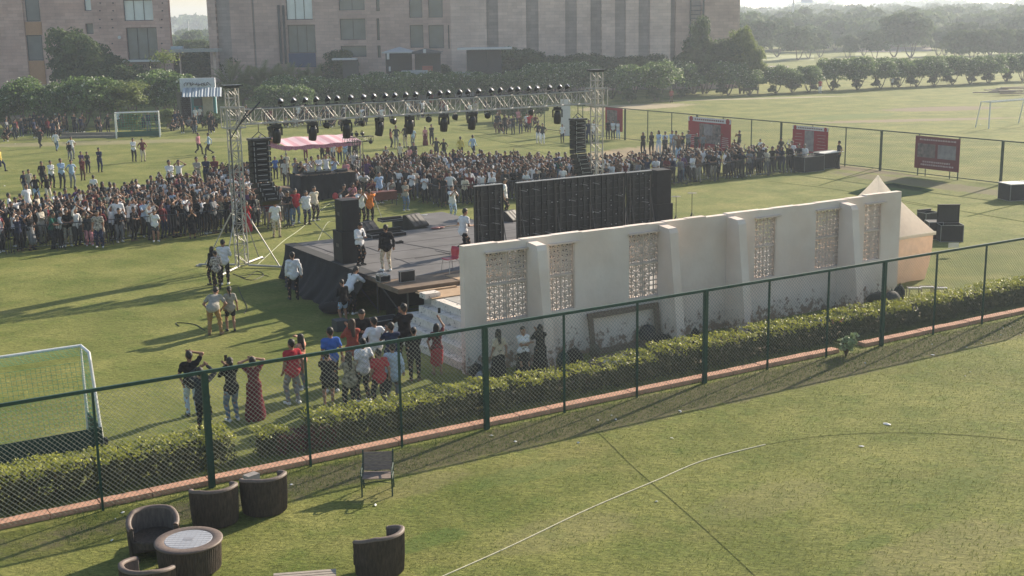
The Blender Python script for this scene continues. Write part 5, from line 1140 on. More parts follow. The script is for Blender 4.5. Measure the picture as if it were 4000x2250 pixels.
# ------------------------------------------------------------------ garden furniture in the foreground
mwk = mat('wicker_dark', (.075, .056, .043), .75, .3, vary=.35, scale=26, stretch=(1, 1, .25), bump=.6, bscale=60); mwki = mat('wicker_inner', (.16, .135, .12), .75, .3, vary=.3, scale=26, stretch=(1, 1, .2), bump=.5, bscale=60); mwkr = mat('wicker_rim', (.155, .115, .095), .6, .4, vary=.2, scale=20)
def tub_chair(loc, open_dir, label, hb=.8, ha=.66, r=.47, gap=1.15):
    root = thing('tub_chair', loc, label, 'chair', 'wicker tub chairs on the near lawn', open_dir); th = .075; n = 168; a0, a1 = gap, 2*math.pi-gap
    def top(a): f = abs(a-math.pi)/(math.pi-gap); return hb-(hb-ha)*max(0, f-.45)/.55
    vs = []; vi = []
    for k in range(n+1):
        a = a0+(a1-a0)*k/n; rb = .008 if k % 2 else 0; zt = top(a)
        for z, rr in ((.03, r-.03), (.3, r-.01), (zt-.02, r)): vs.append(((rr+rb)*math.cos(a), (rr+rb)*math.sin(a), z))
        for z, rr in ((zt-.02, r-th), (.36, r-th)): vi.append(((rr-rb)*math.cos(a), (rr-rb)*math.sin(a), z))
    b = MB(); b.add(vs, [(k*3+j, (k+1)*3+j, (k+1)*3+j+1, k*3+j+1) for k in range(n) for j in range(2)])
    for a in (a0, a1):
        c_, s_ = math.cos(a), math.sin(a); zt = top(a); b.quad(((r-.03)*c_, (r-.03)*s_, .03), (r*c_, r*s_, zt-.02), ((r-th)*c_, (r-th)*s_, zt-.02), ((r-th)*c_, (r-th)*s_, .03))
    part(b, 'outer_shell', mwk, root)
    b = MB(); b.add(vi, [(k*2, k*2+1, (k+1)*2+1, (k+1)*2) for k in range(n)]); part(b, 'inner_shell', mwki, root)
    b = MB(); pts = [((r-th/2)*math.cos(a0+(a1-a0)*k/40), (r-th/2)*math.sin(a0+(a1-a0)*k/40), top(a0+(a1-a0)*k/40)-.015) for k in range(41)]; vs = []
    for k, p_ in enumerate(pts):
        a = a0+(a1-a0)*k/40; c_, s_ = math.cos(a), math.sin(a)
        for dr, dz in ((.05, -.02), (.046, .012), (.02, .03), (-.02, .03), (-.046, .012), (-.05, -.02)): vs.append((p_[0]+c_*dr, p_[1]+s_*dr, p_[2]+dz))
    b.add(vs, [(k*6+j, k*6+j+1, (k+1)*6+j+1, (k+1)*6+j) for k in range(40) for j in range(5)]+[(0, 1, 2, 3, 4, 5), (245, 244, 243, 242, 241, 240)]); part(b, 'rim', mwkr, root, smooth=True)
    b = MB(); b.lathe([(.001, .4), (r-th-.02, .4), (r-th-.005, .37), (r-th-.005, .26), (.001, .26)], (0, 0, 0), 40); x = (r-.02)*math.cos(gap); yy = (r-.05)*math.sin(gap); b.box((x+.02, 0, .28), (.1, 2*yy, .2)); part(b, 'seat', mwk, root)
    b = MB()
    for a in (.9, 2.2, 4.1, 5.4): b.tube([((r-.08)*math.cos(a), (r-.08)*math.sin(a), 0), ((r-.08)*math.cos(a), (r-.08)*math.sin(a), .06)], .025, 6)
    part(b, 'feet', mscaf, root)
T0 = W(.61, -3.79)
def at_st(s, t, z=0): return W(s, t, z)
def dir_to(a, c): return math.atan2(c[1]-a[1], c[0]-a[0])
A_, B_, C_, D_, E_ = W(.27, -2.75), W(1.73, -1.86), W(2.77, -1.83), W(-.39, -4.76), W(3.45, -5.71)
tub_chair(A_, math.radians(-72), 'dark wicker tub chair facing the round table, its open front turned to the camera', .8, .62)
tub_chair(B_, math.radians(118), 'dark wicker tub chair with its back to the camera, directly behind the round table', .8, .7)
tub_chair(C_, math.radians(122), 'dark wicker tub chair nearest the fence, right of its twin behind the table', .8, .7)
tub_chair(D_, math.radians(63), 'dark wicker tub chair cut off by the bottom edge, facing the round table', .8, .72)
tub_chair(E_, math.radians(140), 'dark wicker tub chair standing alone by the bottom edge right of the slatted table', .8, .66)
tb = thing('round_table', T0, 'round dark wicker table with a pale glass top among the tub chairs', 'table'); b = MB(); n = 150; vs = []
for k in range(n):
    a = 2*math.pi*k/n; rb = .009 if k % 2 else 0
    for z, rr in ((.06, .54), (.3, .555), (.56, .57)): vs.append(((rr+rb)*math.cos(a), (rr+rb)*math.sin(a), z))
b.add(vs, [(k*3+j, ((k+1) % n)*3+j, ((k+1) % n)*3+j+1, k*3+j+1) for k in range(n) for j in range(2)]); part(b, 'base', mwk, tb)
b = MB(); b.lathe([(.42, .595), (.43, .605), (.58, .605), (.605, .59), (.605, .565), (.57, .555)], (0, 0, 0), 48); part(b, 'rim', mwkr, tb, smooth=True)
b = MB(); b.lathe([(.001, .604), (.415, .604), (.425, .598), (.425, .59), (.001, .59)], (0, 0, 0), 48); b.n
mgl = mat('table_glass', (.42, .42, .44), .18, .6, vary=.1, scale=2); part(b, 'glass_top', mgl, tb)
b = MB()
for i in range(-4, 5): L = math.sqrt(.41**2-(i*.09)**2); b.box((i*.09, 0, .6055), (.005, 2*L, .002)); b.box((0, i*.09, .6057), (2*L, .005, .002))
b.box((.0, .0, .607), (.16, .1, .003)); part(b, 'glass_pattern', mat('glass_lines', (.27, .27, .29), .4), tb)
b = MB()
for a in (.5, 2.1, 3.7, 5.2): b.tube([(.48*math.cos(a), .48*math.sin(a), 0), (.48*math.cos(a), .48*math.sin(a), .08)], .03, 6)
part(b, 'feet', mscaf, tb)
# garden chair with slats and cast iron ends
gc = thing('garden_chair', W(5.1, -2.25), 'weathered slatted garden chair with green iron arms near the fence', 'chair', None, math.radians(2)); gc.scale = (1.1, 1, .9); mir = mat('iron_green', (.03, .06, .04), .5, .5, vary=.4, scale=20); msl = mat('weathered_slat', (.24, .185, .16), .8, .3, vary=.35, scale=8, stretch=(1.5, 12, 12))
for i in range(6): b = MB(); f = i/5; b.box((0, .22+.1*f, .5+.34*f), (.54, .018, .066), M=Matrix.Rotation(-.28, 4, 'X')); part(b, 'back_slat', msl, gc)
for i in range(6): b = MB(); b.box((0, -.2+.075*i, .42+.004*abs(i-3)), (.54, .062, .02)); part(b, 'seat_slat', msl, gc)
for x in (-1, 1):
    X = x*.285; b = MB(); b.tube([(X, -.24, 0), (X, -.22, .2), (X, -.25, .42), (X, -.26, .58), (X, -.15, .63), (X, .05, .61), (X, .24, .62)], .017, 6); b.tube([(X, .3, 0), (X, .24, .25), (X, .2, .42), (X, .27, .62), (X, .36, .92)], .017, 6); b.tube([(X, -.24, .42), (X, .2, .42)], .015, 6)
    b.tube([(X, -.2, .2), (X, -.1, .3), (X, .02, .22), (X, .12, .32), (X, .23, .25)], .012, 5); b.tube([(X, -.26, .58), (X, -.3, .54), (X, -.27, .5)], .014, 5); part(b, 'iron_end', mir, gc)
b = MB(); b.tube([(-.28, -.2, .3), (0, -.2, .36), (.28, -.2, .3)], .01, 5); part(b, 'cross_brace', mir, gc)
# slatted low table at the bottom edge
lt = thing('slatted_table', P(1190, 2262, .42)[:2]+(0,), 'low table of weathered pale wooden slats cut off by the bottom edge', 'table', None, math.radians(8)); mlt = mat('pale_slat', (.36, .31, .26), .8, .3, vary=.3, scale=8, stretch=(1.5, 12, 12))
for i in range(6): b = MB(); b.box((0, .25-.1*i, .42), (1.06, .075, .03)); part(b, 'slat', mlt, lt)
for x in (-.45, .45):
    b = MB(); b.box((x, 0, .385), (.05, .62, .04)); part(b, 'rail', mlt, lt)
    for y in (-.26, .26): b = MB(); b.box((x, y, .183), (.05, .05, .365)); part(b, 'leg', mlt, lt)
# wooden box with white top under the fence behind the chairs
b = MB(); b.box((0, 0, .12), (.3, .2, .24)); o = b.build('stone_block', mat('pale_stone', (.45, .4, .36), .9)); o.location = W(3.05, -.32); o.rotation_euler.z = FA+.3; tag(o, 'pale stone block behind the tub chairs at the fence foot', 'stone block')
# ------------------------------------------------------------------ sandstone buildings
def stone(name, a, b_, scale=.22):
    m = bpy.data.materials.new(name); m.use_nodes = True; n = m.node_tree.nodes; l = m.node_tree.links; b = n['Principled BSDF']; b.inputs['Roughness'].default_value = .9; b.inputs['Specular IOR Level'].default_value = .2
    tc = n.new('ShaderNodeTexCoord'); mp = n.new('ShaderNodeMapping'); mp.inputs['Rotation'].default_value = (math.pi/2, 0, 0); l.new(tc.outputs['Object'], mp.inputs[0])
    br = n.new('ShaderNodeTexBrick'); br.inputs['Scale'].default_value = 1; br.inputs['Brick Width'].default_value = 1.25; br.inputs['Row Height'].default_value = .42; br.inputs['Mortar Size'].default_value = .012; br.inputs['Color1'].default_value = (*a, 1); br.inputs['Color2'].default_value = (*b_, 1); br.inputs['Mortar'].default_value = (a[0]*.75, a[1]*.75, a[2]*.75, 1); br.inputs['Bias'].default_value = -.1; l.new(mp.outputs[0], br.inputs['Vector'])
    nz = n.new('ShaderNodeTexNoise'); nz.inputs['Scale'].default_value = scale; nz.inputs['Detail'].default_value = 6; nz.inputs['Roughness'].default_value = .65; l.new(tc.outputs['Object'], nz.inputs['Vector'])
    rp = n.new('ShaderNodeValToRGB'); rp.color_ramp.elements[0].position = .35; rp.color_ramp.elements[1].position = .65; rp.color_ramp.elements[0].color = (.78, .76, .76, 1); rp.color_ramp.elements[1].color = (1.12, 1.1, 1.08, 1); l.new(nz.outputs[0], rp.inputs[0])
    mx = n.new('ShaderNodeMix'); mx.data_type = 'RGBA'; mx.blend_type = 'MULTIPLY'; mx.inputs[0].default_value = 1; l.new(br.outputs[0], mx.inputs[6]); l.new(rp.outputs[0], mx.inputs[7]); l.new(mx.outputs[2], b.inputs['Base Color']); return m
mst = stone('sandstone_pink', (.58, .37, .31), (.7, .48, .41)); mst2 = stone('sandstone_grey', (.52, .365, .31), (.63, .455, .39)); mstp = stone('sandstone_pale', (.68, .51, .435), (.78, .6, .52)); mstd = stone('stone_recess', (.42, .36, .335), (.5, .43, .4))
mor = mat('orange_panel', (.5, .27, .15), .85, vary=.06); mgla = mat('window_glass', (.12, .15, .16), .08, .8, vary=.2, scale=.6); mglb = mat('window_glass_sky', (.72, .78, .77), .12, .8, vary=.12, scale=.5); mgrey = mat('window_blind', (.21, .2, .185), .8, vary=.1, scale=1); mwfr = mat('window_frame_dark', (.05, .05, .055), .5)  # the pale pane colour stands in for sky reflected in the glass
YB = 170.
def facade(name, label, x0, x1, bands, wins, ym, ztop=24, depth=22, mt=mst):
    "bands: (px0, px1, material, setback); wins: (px0, py0, px1, py1, material, mullions)"
    xa, xb = PY(x0, 60, YB)[0], PY(x1, 60, YB)[0]; root = thing(name, (0, YB, 0), label, 'building')
    rects = []
    for (a, t_, c, d_, m, mu) in wins:
        X0, Z1 = PY(a, max(t_, 0), YB); X1, Z0 = PY(c, d_, YB)
        if t_ < 0: Z1 = 12.2-t_*.035
        rects.append((X0, X1, Z0, min(Z1, ztop-1), m, mu))
    # the wall is cut into strips round its windows
    edges = sorted(set([xa, xb]+[v for r in rects for v in r[:2]]+[PY(q, 60, YB)[0] for bnd in bands for q in bnd[:2]]))
    edges = [e for i, e in enumerate(edges) if i == 0 or e-edges[i-1] > .02]
    W_ = {}
    for i in range(len(edges)-1):
        a, c = edges[i], edges[i+1]; mid = (a+c)/2; mm, sb = mt, 0
        for bnd in bands:
            if PY(bnd[0], 60, YB)[0] < mid < PY(bnd[1], 60, YB)[0]: mm, sb = bnd[2], bnd[3]
        holes = sorted([(r[2], r[3]) for r in rects if r[0] < mid < r[1]]); z = -.05; b = W_.setdefault(mm.name, (MB(), mm))[0]
        for h0, h1 in holes+[(ztop, ztop)]:
            if h0 > z+.01: b.box((mid, sb+.4, (z+h0)/2), (c-a, .8, h0-z))
            z = h1
    for b, mm in W_.values(): part(b, 'wall', mm, root)
    b = MB(); y0, y1 = 1.4, 1.4+depth; c1 = xb-.05 if xb > -42 else xb-.5; c2 = c1 if xb > -42 else xb-9.5
    b.add([(xa+.05, y0, 0), (c1, y0, 0), (c2, y1, 0), (xa+.05, y1, 0), (xa+.05, y0, ztop), (c1, y0, ztop), (c2, y1, ztop), (xa+.05, y1, ztop)], [(0, 3, 2, 1), (4, 5, 6, 7), (0, 1, 5, 4), (1, 2, 6, 5), (2, 3, 7, 6), (3, 0, 4, 7)]); part(b, 'main_block', mt, root)
    for (a, c, z0, z1, m, mu) in rects:
        f = MB(); 
        for x in (a+.04, c-.04): f.box((x, .45, (z0+z1)/2), (.08, .1, z1-z0))
        for z in (z0+.04, z1-.04): f.box(((a+c)/2, .45, z), (c-a-.16, .09, .08))
        for k in range(1, mu): f.box((a+(c-a)*k/mu, .45, (z0+z1)/2), (.06, .08, z1-z0-.16))
        fo = part(f, 'window', mwfr, root); g_ = MB(); g_.box(((a+c)/2, .52, (z0+z1)/2), (c-a-.1, .02, z1-z0-.1)); setp(g_.build('pane', m), fo)
    return root
bl1 = facade('sandstone_building', 'pinkish sandstone building at the far left with orange panels', -150, 660, [(90, 160, mst2, .35)],
    [(92, -60, 155, 83, mgrey, 1), (98, 138, 168, 236, mgrey, 1), (325, -40, 357, 42, mglb, 1), (332, 92, 366, 133, mgla, 1), (478, 0, 600, 80, mglb, 3), (490, 108, 620, 234, mgla, 3)], 0)
def panel(root, x0, y0, x1, y1, m, nm, dy=-.02, th=.06, Y=YB):
    X0, Z1 = PY(x0, y0, Y); X1, Z0 = PY(x1, y1, Y); b = MB(); b.box(((X0+X1)/2, dy+Y-YB, (Z0+Z1)/2), (X1-X0, th, Z1-Z0)); return part(b, nm, m, root)
panel(bl1, 94, 86, 163, 136, mor, 'orange_panel', .3, .1); panel(bl1, 108, 238, 178, 330, mor, 'orange_panel', .3, .1)
bl2 = facade('sandstone_building', 'long grey sandstone building with tall vertical piers behind the trees', 810, 2890,
    [(842, 898, mstd, .9), (985, 993, mstd, .3), (1760, 1900, mstp, 0), (1900, 1945, mstd, .9), (1945, 2055, mstp, 0), (2055, 2103, mstd, .9), (2103, 2208, mstp, 0), (2208, 2253, mstd, .9), (2253, 2307, mstp, 0), (2307, 2350, mstd, .9), (2350, 2403, mstp, 0), (2403, 2445, mstd, .9), (2445, 2495, mstp, 0), (2495, 2540, mstd, .9), (2540, 2620, mstp, 0), (2620, 2640, mstd, .9), (2640, 2700, mst2, 0), (2700, 2740, mstd, .9)],
    [(1115, -40, 1222, 76, mglb, 3), (1122, 98, 1235, 206, mgla, 3), (1322, -40, 1425, 39, mgla, 2), (1326, 74, 1430, 155, mgla, 2), (1468, -40, 1483, 43, mgla, 1), (1470, 72, 1484, 157, mgla, 1), (1474, 178, 1488, 225, mgla, 1), (1597, -40, 1650, 69, mgla, 1), (1672, -40, 1730, 68, mgla, 1), (1600, 98, 1655, 186, mgla, 1), (1673, 98, 1735, 188, mgla, 1), (1749, 98, 1757, 190, mgla, 1), (1330, 180, 1432, 222, mgla, 1)], 0, mt=mst2)
for pt in [(0, 30), ]:
    pass
panel(bl2, 1128, 208, 1236, 262, mat('blue_hoarding', (.03, .06, .14), .6), 'hoarding', -.1)
GROUNDED = ('side', 'wall', 'back_wall', 'post', 'counter', 'red_cabinet', 'column', 'dark_side', 'dark_opening', 'teal_wall', 'side_wall', 'cream_wall', 'sign_wall', 'opening')
def on(root, nm, x0, y0, x1, y1, Y, m, th=.3):
    X0, Z1 = PY(x0, y0, Y); X1, Z0 = PY(x1, y1, Y); Z0 = 0. if nm in GROUNDED else Z0; b = MB(); b.box(((X0+X1)/2, Y-root.location.y, (Z0+Z1)/2-root.location.z), (X1-X0, th, Z1-Z0)) ; o = part(b, nm, m, root); o.location.x = -root.location.x; return o
for x in (1092, 1110, 2695, 2745): on(bl2, 'drain_pipe', x, 20 if x < 2000 else 0, x+3, 250, YB-.15, mwfr, .12)
for y in (22, 40, 55, 70): on(bl2, 'ladder_rung', 2695, y, 2745, y+2, YB-.2, mwfr, .06)
b = MB()
for x in (392, 440, 632): 
    for y in (12, 42, 76, 108, 170): X, Z = PY(x+rnd.uniform(-3, 3), y, YB); b.box((X, -.06, Z), (.16, .12, .16))
part(b, 'wall_light', mwfr, bl1)
b = MB(); X, Z = PY(467, 146, YB); b.lathe([(.22, 0), (.22, .08)], (0, 0, 0), 14, cap=True); o = part(b, 'clock', mwh, bl1); o.location = (X, -.03, Z); o.rotation_euler.x = math.pi/2
# shop front under the left building
shop = thing('shop_front', (0, YB-3, 0), 'shop front with white awning edge and dark lettering under the left building', 'shop'); mbrn = mat('sign_tan', (.3, .22, .17), .7)
on(shop, 'awning_edge', 462, 235, 632, 240, YB-3, mwh, 1.2); on(shop, 'sign_board', 470, 241, 630, 275, YB-2.5, mbrn, .3); on(shop, 'dark_opening', 500, 276, 640, 330, YB-2.3, mat('shop_dark', (.03, .03, .035), .8), .3)
def text(root, s, px, py, Y, h, m, nm='sign_lettering', rot=0):
    c = bpy.data.curves.new('t', 'FONT'); c.body = s; c.size = h; c.extrude = .03; c.align_x = 'LEFT'; o = bpy.data.objects.new('t', c); COL.objects.link(o); dg = bpy.context.evaluated_depsgraph_get(); me = bpy.data.meshes.new_from_object(o.evaluated_get(dg)); bpy.data.objects.remove(o)
    me.materials.clear(); me.materials.append(m); X, Z = PY(px, py, Y); q = bpy.data.objects.new(nm, me); COL.objects.link(q); q.location = (X-root.location.x, Y-root.location.y, Z-root.location.z); q.rotation_euler = (math.pi/2, rot, 0); setp(q, root); return q
text(shop, 'rban Jaz', 518, 266, YB-2.75, 1.02, mat('sign_letters', (.03, .02, .02), .6), 'dark_lettering'); text(shop, 'o', 503, 267, YB-2.76, 1.0, mat('sign_ring', (.5, .05, .05), .6), 'red_ring')
# canopy between the buildings
cn = thing('canopy', (0, 166, 0), 'flat pale walkway canopy between the two sandstone buildings', 'canopy'); mcon = mat('concrete_pale', (.4, .39, .37), .9); on(cn, 'roof', 672, 192, 860, 201, 166, mcon, 3); on(cn, 'column', 832, 202, 846, 262, 166, mstp, .5); on(cn, 'column', 700, 202, 708, 262, 166, mstp, .5)
on(cn, 'rear_roof', 670, 181, 716, 192, 168, mat('sheet_blue', (.4, .46, .5), .6), 1)
# stalls in front of the long building
g1_ = thing('gazebo', (0, 160, 0), 'pale hipped gazebo roof with dark sides before the long building', 'stall')
def hip(root, x0, xm, x1, ye, yr, Y, m, dp=5):
    X0, Z0 = PY(x0, ye, Y); X1, _ = PY(x1, ye, Y); Xm, Z1 = PY(xm, yr, Y); b = MB(); y = Y-root.location.y
    b.add([(X0, y-dp/2, Z0), (X1, y-dp/2, Z0), (X1, y+dp/2, Z0), (X0, y+dp/2, Z0), (Xm, y, Z1), (X0, y-dp/2, Z0-.15), (X1, y-dp/2, Z0-.15)], [(0, 1, 4), (1, 2, 4), (2, 3, 4), (3, 0, 4), (5, 6, 1, 0), (3, 2, 1, 0)]); part(b, 'roof', m, root)
hip(g1_, 1498, 1560, 1615, 202, 183, 160, mat('roof_pale', (.46, .46, .47), .6)); on(g1_, 'side', 1506, 204, 1610, 262, 161, mat('shop_dark', (.03, .03, .035), .8), .4)
g2_ = thing('gazebo', (0, 161, 0), 'dark hipped gazebo roof right of the pale gazebo', 'stall'); hip(g2_, 1600, 1660, 1728, 205, 189, 161, mat('roof_dark', (.07, .075, .08), .6)); on(g2_, 'side', 1620, 208, 1722, 270, 162, mat('shop_grey', (.09, .09, .09), .8), .4)
for q_, (a, b0, c, d_) in enumerate(((1511, 208, 1521, 232), (1653, 192, 1664, 207), (1519, 260, 1526, 278))): on(g1_ if q_ != 1 else g2_, 'white_lamp', a, b0, c, d_, 157.5, mwh, .3)
g3_ = thing('kiosk', (0, 158, 0), 'dark kiosk under a flat white canopy beam before the long building', 'kiosk'); on(g3_, 'beam', 1788, 187, 2000, 191, 158, mwh, 3); on(g3_, 'side', 1822, 193, 1905, 220, 159, mwfr, .4); on(g3_, 'wall', 1905, 192, 1960, 300, 159, mwfr, 1); on(g3_, 'back_wall', 1830, 222, 1904, 300, 160.5, mat('shop_grey', (.09, .09, .09), .8), .3); on(g3_, 'post', 1834, 230, 1838, 305, 157, mwfr, .2)
on(g3_, 'counter', 1775, 282, 1850, 290, 156, mcon, 1)
g4_ = thing('stall', (0, 150, 0), 'pale panelled counter stall beside a red cabinet in front of the gazebos', 'stall'); on(g4_, 'counter', 1568, 276, 1672, 300, 150, mat('stall_pale', (.4, .41, .42), .7), 1); on(g4_, 'red_cabinet', 1650, 258, 1690, 290, 151, mat('cabinet_red', (.3, .09, .06), .7), 1)
g5_ = thing('shed_roof', (0, 160, 0), 'pale sheet roof over a dark shed among the palms', 'shed'); on(g5_, 'roof', 1300, 228, 1395, 233, 160, mwh, 2); on(g5_, 'dark_side', 1338, 234, 1400, 255, 160.5, mat('shop_grey', (.09, .09, .09), .8), .3)
# white kiosk left of the tower
k = thing('kiosk', (0, 124, 0), 'white kiosk with a blue and white corrugated awning left of the tower', 'kiosk'); on(k, 'sign_wall', 702, 306, 842, 346, 126, mat('kiosk_white', (.6, .62, .66), .7), .3); on(k, 'teal_wall', 748, 375, 846, 430, 125.5, mat('kiosk_teal', (.06, .25, .28), .7), .3); on(k, 'cream_wall', 790, 378, 832, 414, 125.2, mat('kiosk_cream', (.4, .38, .33), .7), .2); on(k, 'window', 757, 385, 790, 413, 125.1, mwfr, .2)
on(k, 'side_wall', 690, 360, 748, 430, 126, mat('kiosk_olive', (.16, .15, .11), .8), .3)
b = MB(); X0, Z1 = PY(708, 346, 124.6); X1, Z0 = PY(848, 377, 123); n = 26; vs = []
for i in range(n+1):
    x = X0+(X1-X0)*i/n; dz = .07 if i % 2 else 0; vs += [(x, 1.2, Z1+dz), (x+.55, -1.6, Z0+dz)]
b.mi = 0; b.add(vs, [(2*i, 2*i+1, 2*i+3, 2*i+2) for i in range(n)]); b.m = [i % 4 // 2 for i in range(n)]; part(b, 'awning', [mat('awning_white', (.45, .48, .5), .5), mat('awning_blue', (.22, .27, .3), .5)], k)
b = MB(); r = random.Random(4); mscr = mat('script_dark', (.04, .04, .05), .7)
x = 0
for i in range(9):
    X, Z = PY(722+i*11, 334, 125.8); b.tube([(X+r.uniform(-.1, .1), -.0, Z+r.uniform(-.1, .35)) for _ in range(4)]+[(X+.35, 0, Z+r.uniform(0, .3))], .03, 4)
o = part(b, 'script_lettering', mscr, k); o.location = (0, 1.75, 0)
# long low benches and terrace at the tree line
for i, (x0, y0, x1, y1, Yd) in enumerate(((-40, 424, 75, 434, 132), (-40, 440, 205, 446, 128), (60, 460, 230, 466, 124), (240, 519, 455, 527, 112), (225, 532, 460, 540, 110.3))):
    X0, Z1 = PY(x0, y0, Yd); X1, Z0 = PY(x1, y1, Yd); b = MB(); Z1 = min(max(Z1, .12), .6); b.box(((X0+X1)/2, Yd, Z1/2), (X1-X0, .3, Z1)); o = b.build('terrace_step', mat('step_grey', (.22, .2, .175), .95, .1)); tag(o, ['pale terrace step', 'long pale terrace step', 'short pale terrace step', 'upper pale kerb step beside the far goal', 'lower pale kerb step beside the far goal'][i]+' under the trees at the far left', 'terrace step')
# ------------------------------------------------------------------ foliage kinds
mfr1 = mat('frangipani_leaf', (.035, .08, .025), .6, .2, col2=(.23, .33, .1), scale=2.2, trans=.5); mfl = mat('frangipani_flower', (.62, .64, .48), .7, trans=.3, vary=.1)
mtreeY = mat('leaf_yellow_green', (.09, .13, .03), .6, .4, col2=(.24, .29, .07), scale=.9, trans=.5); mdkl = mat('leaf_dark', (.025, .052, .02), .7, .15, col2=(.13, .18, .06), scale=.7, trans=.35)
mpalm = mat('palm_leaf', (.18, .2, .07), .6, .3, col2=(.36, .37, .16), scale=.8, trans=.5); mfar = mat('leaf_far', (.05, .09, .035), .8, .1, col2=(.16, .21, .08), scale=.25, trans=.25); mbark = mat('bark', (.16, .13, .1), .9, bump=.5, bscale=12)
def clump_tree(name, H_, Wd, trunk_h, nblob, nleaf, leaf, mleaf, label=None, cat='tree', flowers=0, mtrunk=None, seed=0, squash=.8, low=False, forks=3):
    r = np.random.RandomState(seed+11); root = thing(name, (0, 0, 0), label or '', cat); ch = H_-trunk_h; C = []
    for i in range(nblob):
        a = r.uniform(0, 6.283); q = r.uniform(0, 1)**.6; z = trunk_h+ch*(.22+.62*r.uniform(0, 1)); env = math.sqrt(max(.05, 1-((z-trunk_h-ch*.42)/(ch*.62))**2)); C.append((math.cos(a)*q*Wd*.38*env, math.sin(a)*q*Wd*.38*env, z, Wd*r.uniform(.13, .22)))
    C = np.array(C); per = nleaf//nblob; L = []; Nn = []
    for cx, cy, cz, cr in C:
        v = r.normal(size=(per, 3)); v /= np.linalg.norm(v, axis=1)[:, None]; v[:, 2] = np.where(v[:, 2] < -.3, -v[:, 2], v[:, 2]); rr = cr*r.uniform(.55, 1.12, per)**.7
        L.append(np.stack([cx+v[:, 0]*rr, cy+v[:, 1]*rr, cz+v[:, 2]*rr*squash], 1)); Nn.append(v)
    L = np.concatenate(L); Nn = np.concatenate(Nn); L[:, 2] = np.maximum(L[:, 2], .1); V, F = leaf_cloud(L, Nn*1.2+np.array([0, 0, .4]), leaf, .62, .6); npmesh('crown', V, F, mleaf, root)
    if flowers:
        k_ = r.choice(len(L), flowers, replace=False); ok = L[k_][:, 2] > trunk_h+ch*.2; c = (L+Nn*.12)[k_][ok]; V, F = leaf_cloud(c, np.tile([0, -.3, .6], (len(c), 1)), .22, .9, 1); npmesh('blossoms', V, F, mfl, root)
    b = MB()
    for i in range(forks):
        a = 2*math.pi*i/forks+r.uniform(-.4, .4); x, y = math.cos(a)*Wd*.16, math.sin(a)*Wd*.16; t0 = .07*H_/4; b.tube([(math.cos(a)*.06, math.sin(a)*.06, 0), (x*.5, y*.5, trunk_h*.6+.1), (x, y, trunk_h+ch*.25), (x*1.7, y*1.7, trunk_h+ch*.6)], [t0*1.1, t0*.8, t0*.6, t0*.25], 6, False)
    part(b, 'trunk', mtrunk or mbark, root); return root
PROTO = {}
def protos(kind, n, fn):
    PROTO[kind] = [[fn(i), False] for i in range(n)]
def plant(kind, i, loc, sc, label, group=None, rz=None, H0=1, cat='tree'):
    L = PROTO[kind]; e = L[i % len(L)]; rz = rnd.uniform(0, 6.28) if rz is None else rz
    if not e[1]:
        o = e[0]; e[1] = True; o.location = loc; o.rotation_euler.z = rz; o.scale = (sc,)*3 if not hasattr(sc, '__len__') else sc; o['label'] = label; o['category'] = cat
        if group: o['group'] = group
        return o
    return dup(e[0], loc, rz, label, group, sc, cat)
protos('frangipani', 5, lambda i: clump_tree('frangipani_tree', 4.4, 5.6, .75, 34, 6800, .3, mfr1, flowers=260, seed=i, forks=4))
protos('bush', 2, lambda i: clump_tree('bush', 2.0, 2.3, .1, 14, 2200, .2, mdkl, seed=20+i, cat='bush'))
protos('broad', 2, lambda i: clump_tree('broad_tree', 7, 6.2, 2.2, 34, 6500, .34, mtreeY, seed=30+i))
protos('dark', 3, lambda i: clump_tree('dark_tree', 7, 5.5, 1.0, 40, 6500, .36, mdkl, seed=40+i))
protos('far', 4, lambda i: clump_tree('far_tree', 7, 7.6, .9, 30, 2600, .75, mfar, seed=50+i))
protos('shrubY', 2, lambda i: clump_tree('bush', 2.2, 2.4, .15, 16, 2600, .2, mtreeY, seed=60+i, cat='bush'))
def palm(i):
    r = random.Random(70+i); root = thing('palm', (0, 0, 0), '', 'palm'); b = MB(); b.tube([(0, 0, 0), (.05, 0, 1.0)], [.3, .26], 8); part(b, 'trunk', mbark, root); V = []; 
    b = MB()
    for k in range(26):
        a = r.uniform(0, 6.28); el = r.uniform(.25, 1.35); L = r.uniform(2.1, 3.1); pts = []
        for j in range(8): f = j/7; rr = L*f*math.cos(el)*(1+.1*f); z = 1.0+L*f*math.sin(el)-1.5*f*f*math.cos(el)*L*.42; pts.append(Vector((rr*math.cos(a), rr*math.sin(a), z)))
        sd_ = Vector((-math.sin(a), math.cos(a), 0))
        for j in range(1, 8):
            for u_ in (0, .5):
                p_ = pts[j-1].lerp(pts[j], u_); d_ = (pts[j]-pts[j-1]).normalized(); ll = .62*math.sin(math.pi*(j-1+u_+.6)/8)+.12
                for s in (-1, 1): e = p_+(sd_*s*.75+d_*.7+Vector((0, 0, .15)))*ll; w2 = d_*.075; b.add([p_-w2, p_+w2, e], [(0, 1, 2)])
        b.tube(pts, [.03]*4+[.02]*2+[.01]*2, 3, False)
    part(b, 'fronds', mpalm, root); return root
protos('palm', 3, palm)
def top_scale(px, ybase, ytop, H0): return hpx(px, ybase, ytop)/H0
FG = 'frangipani trees in the row along the field'
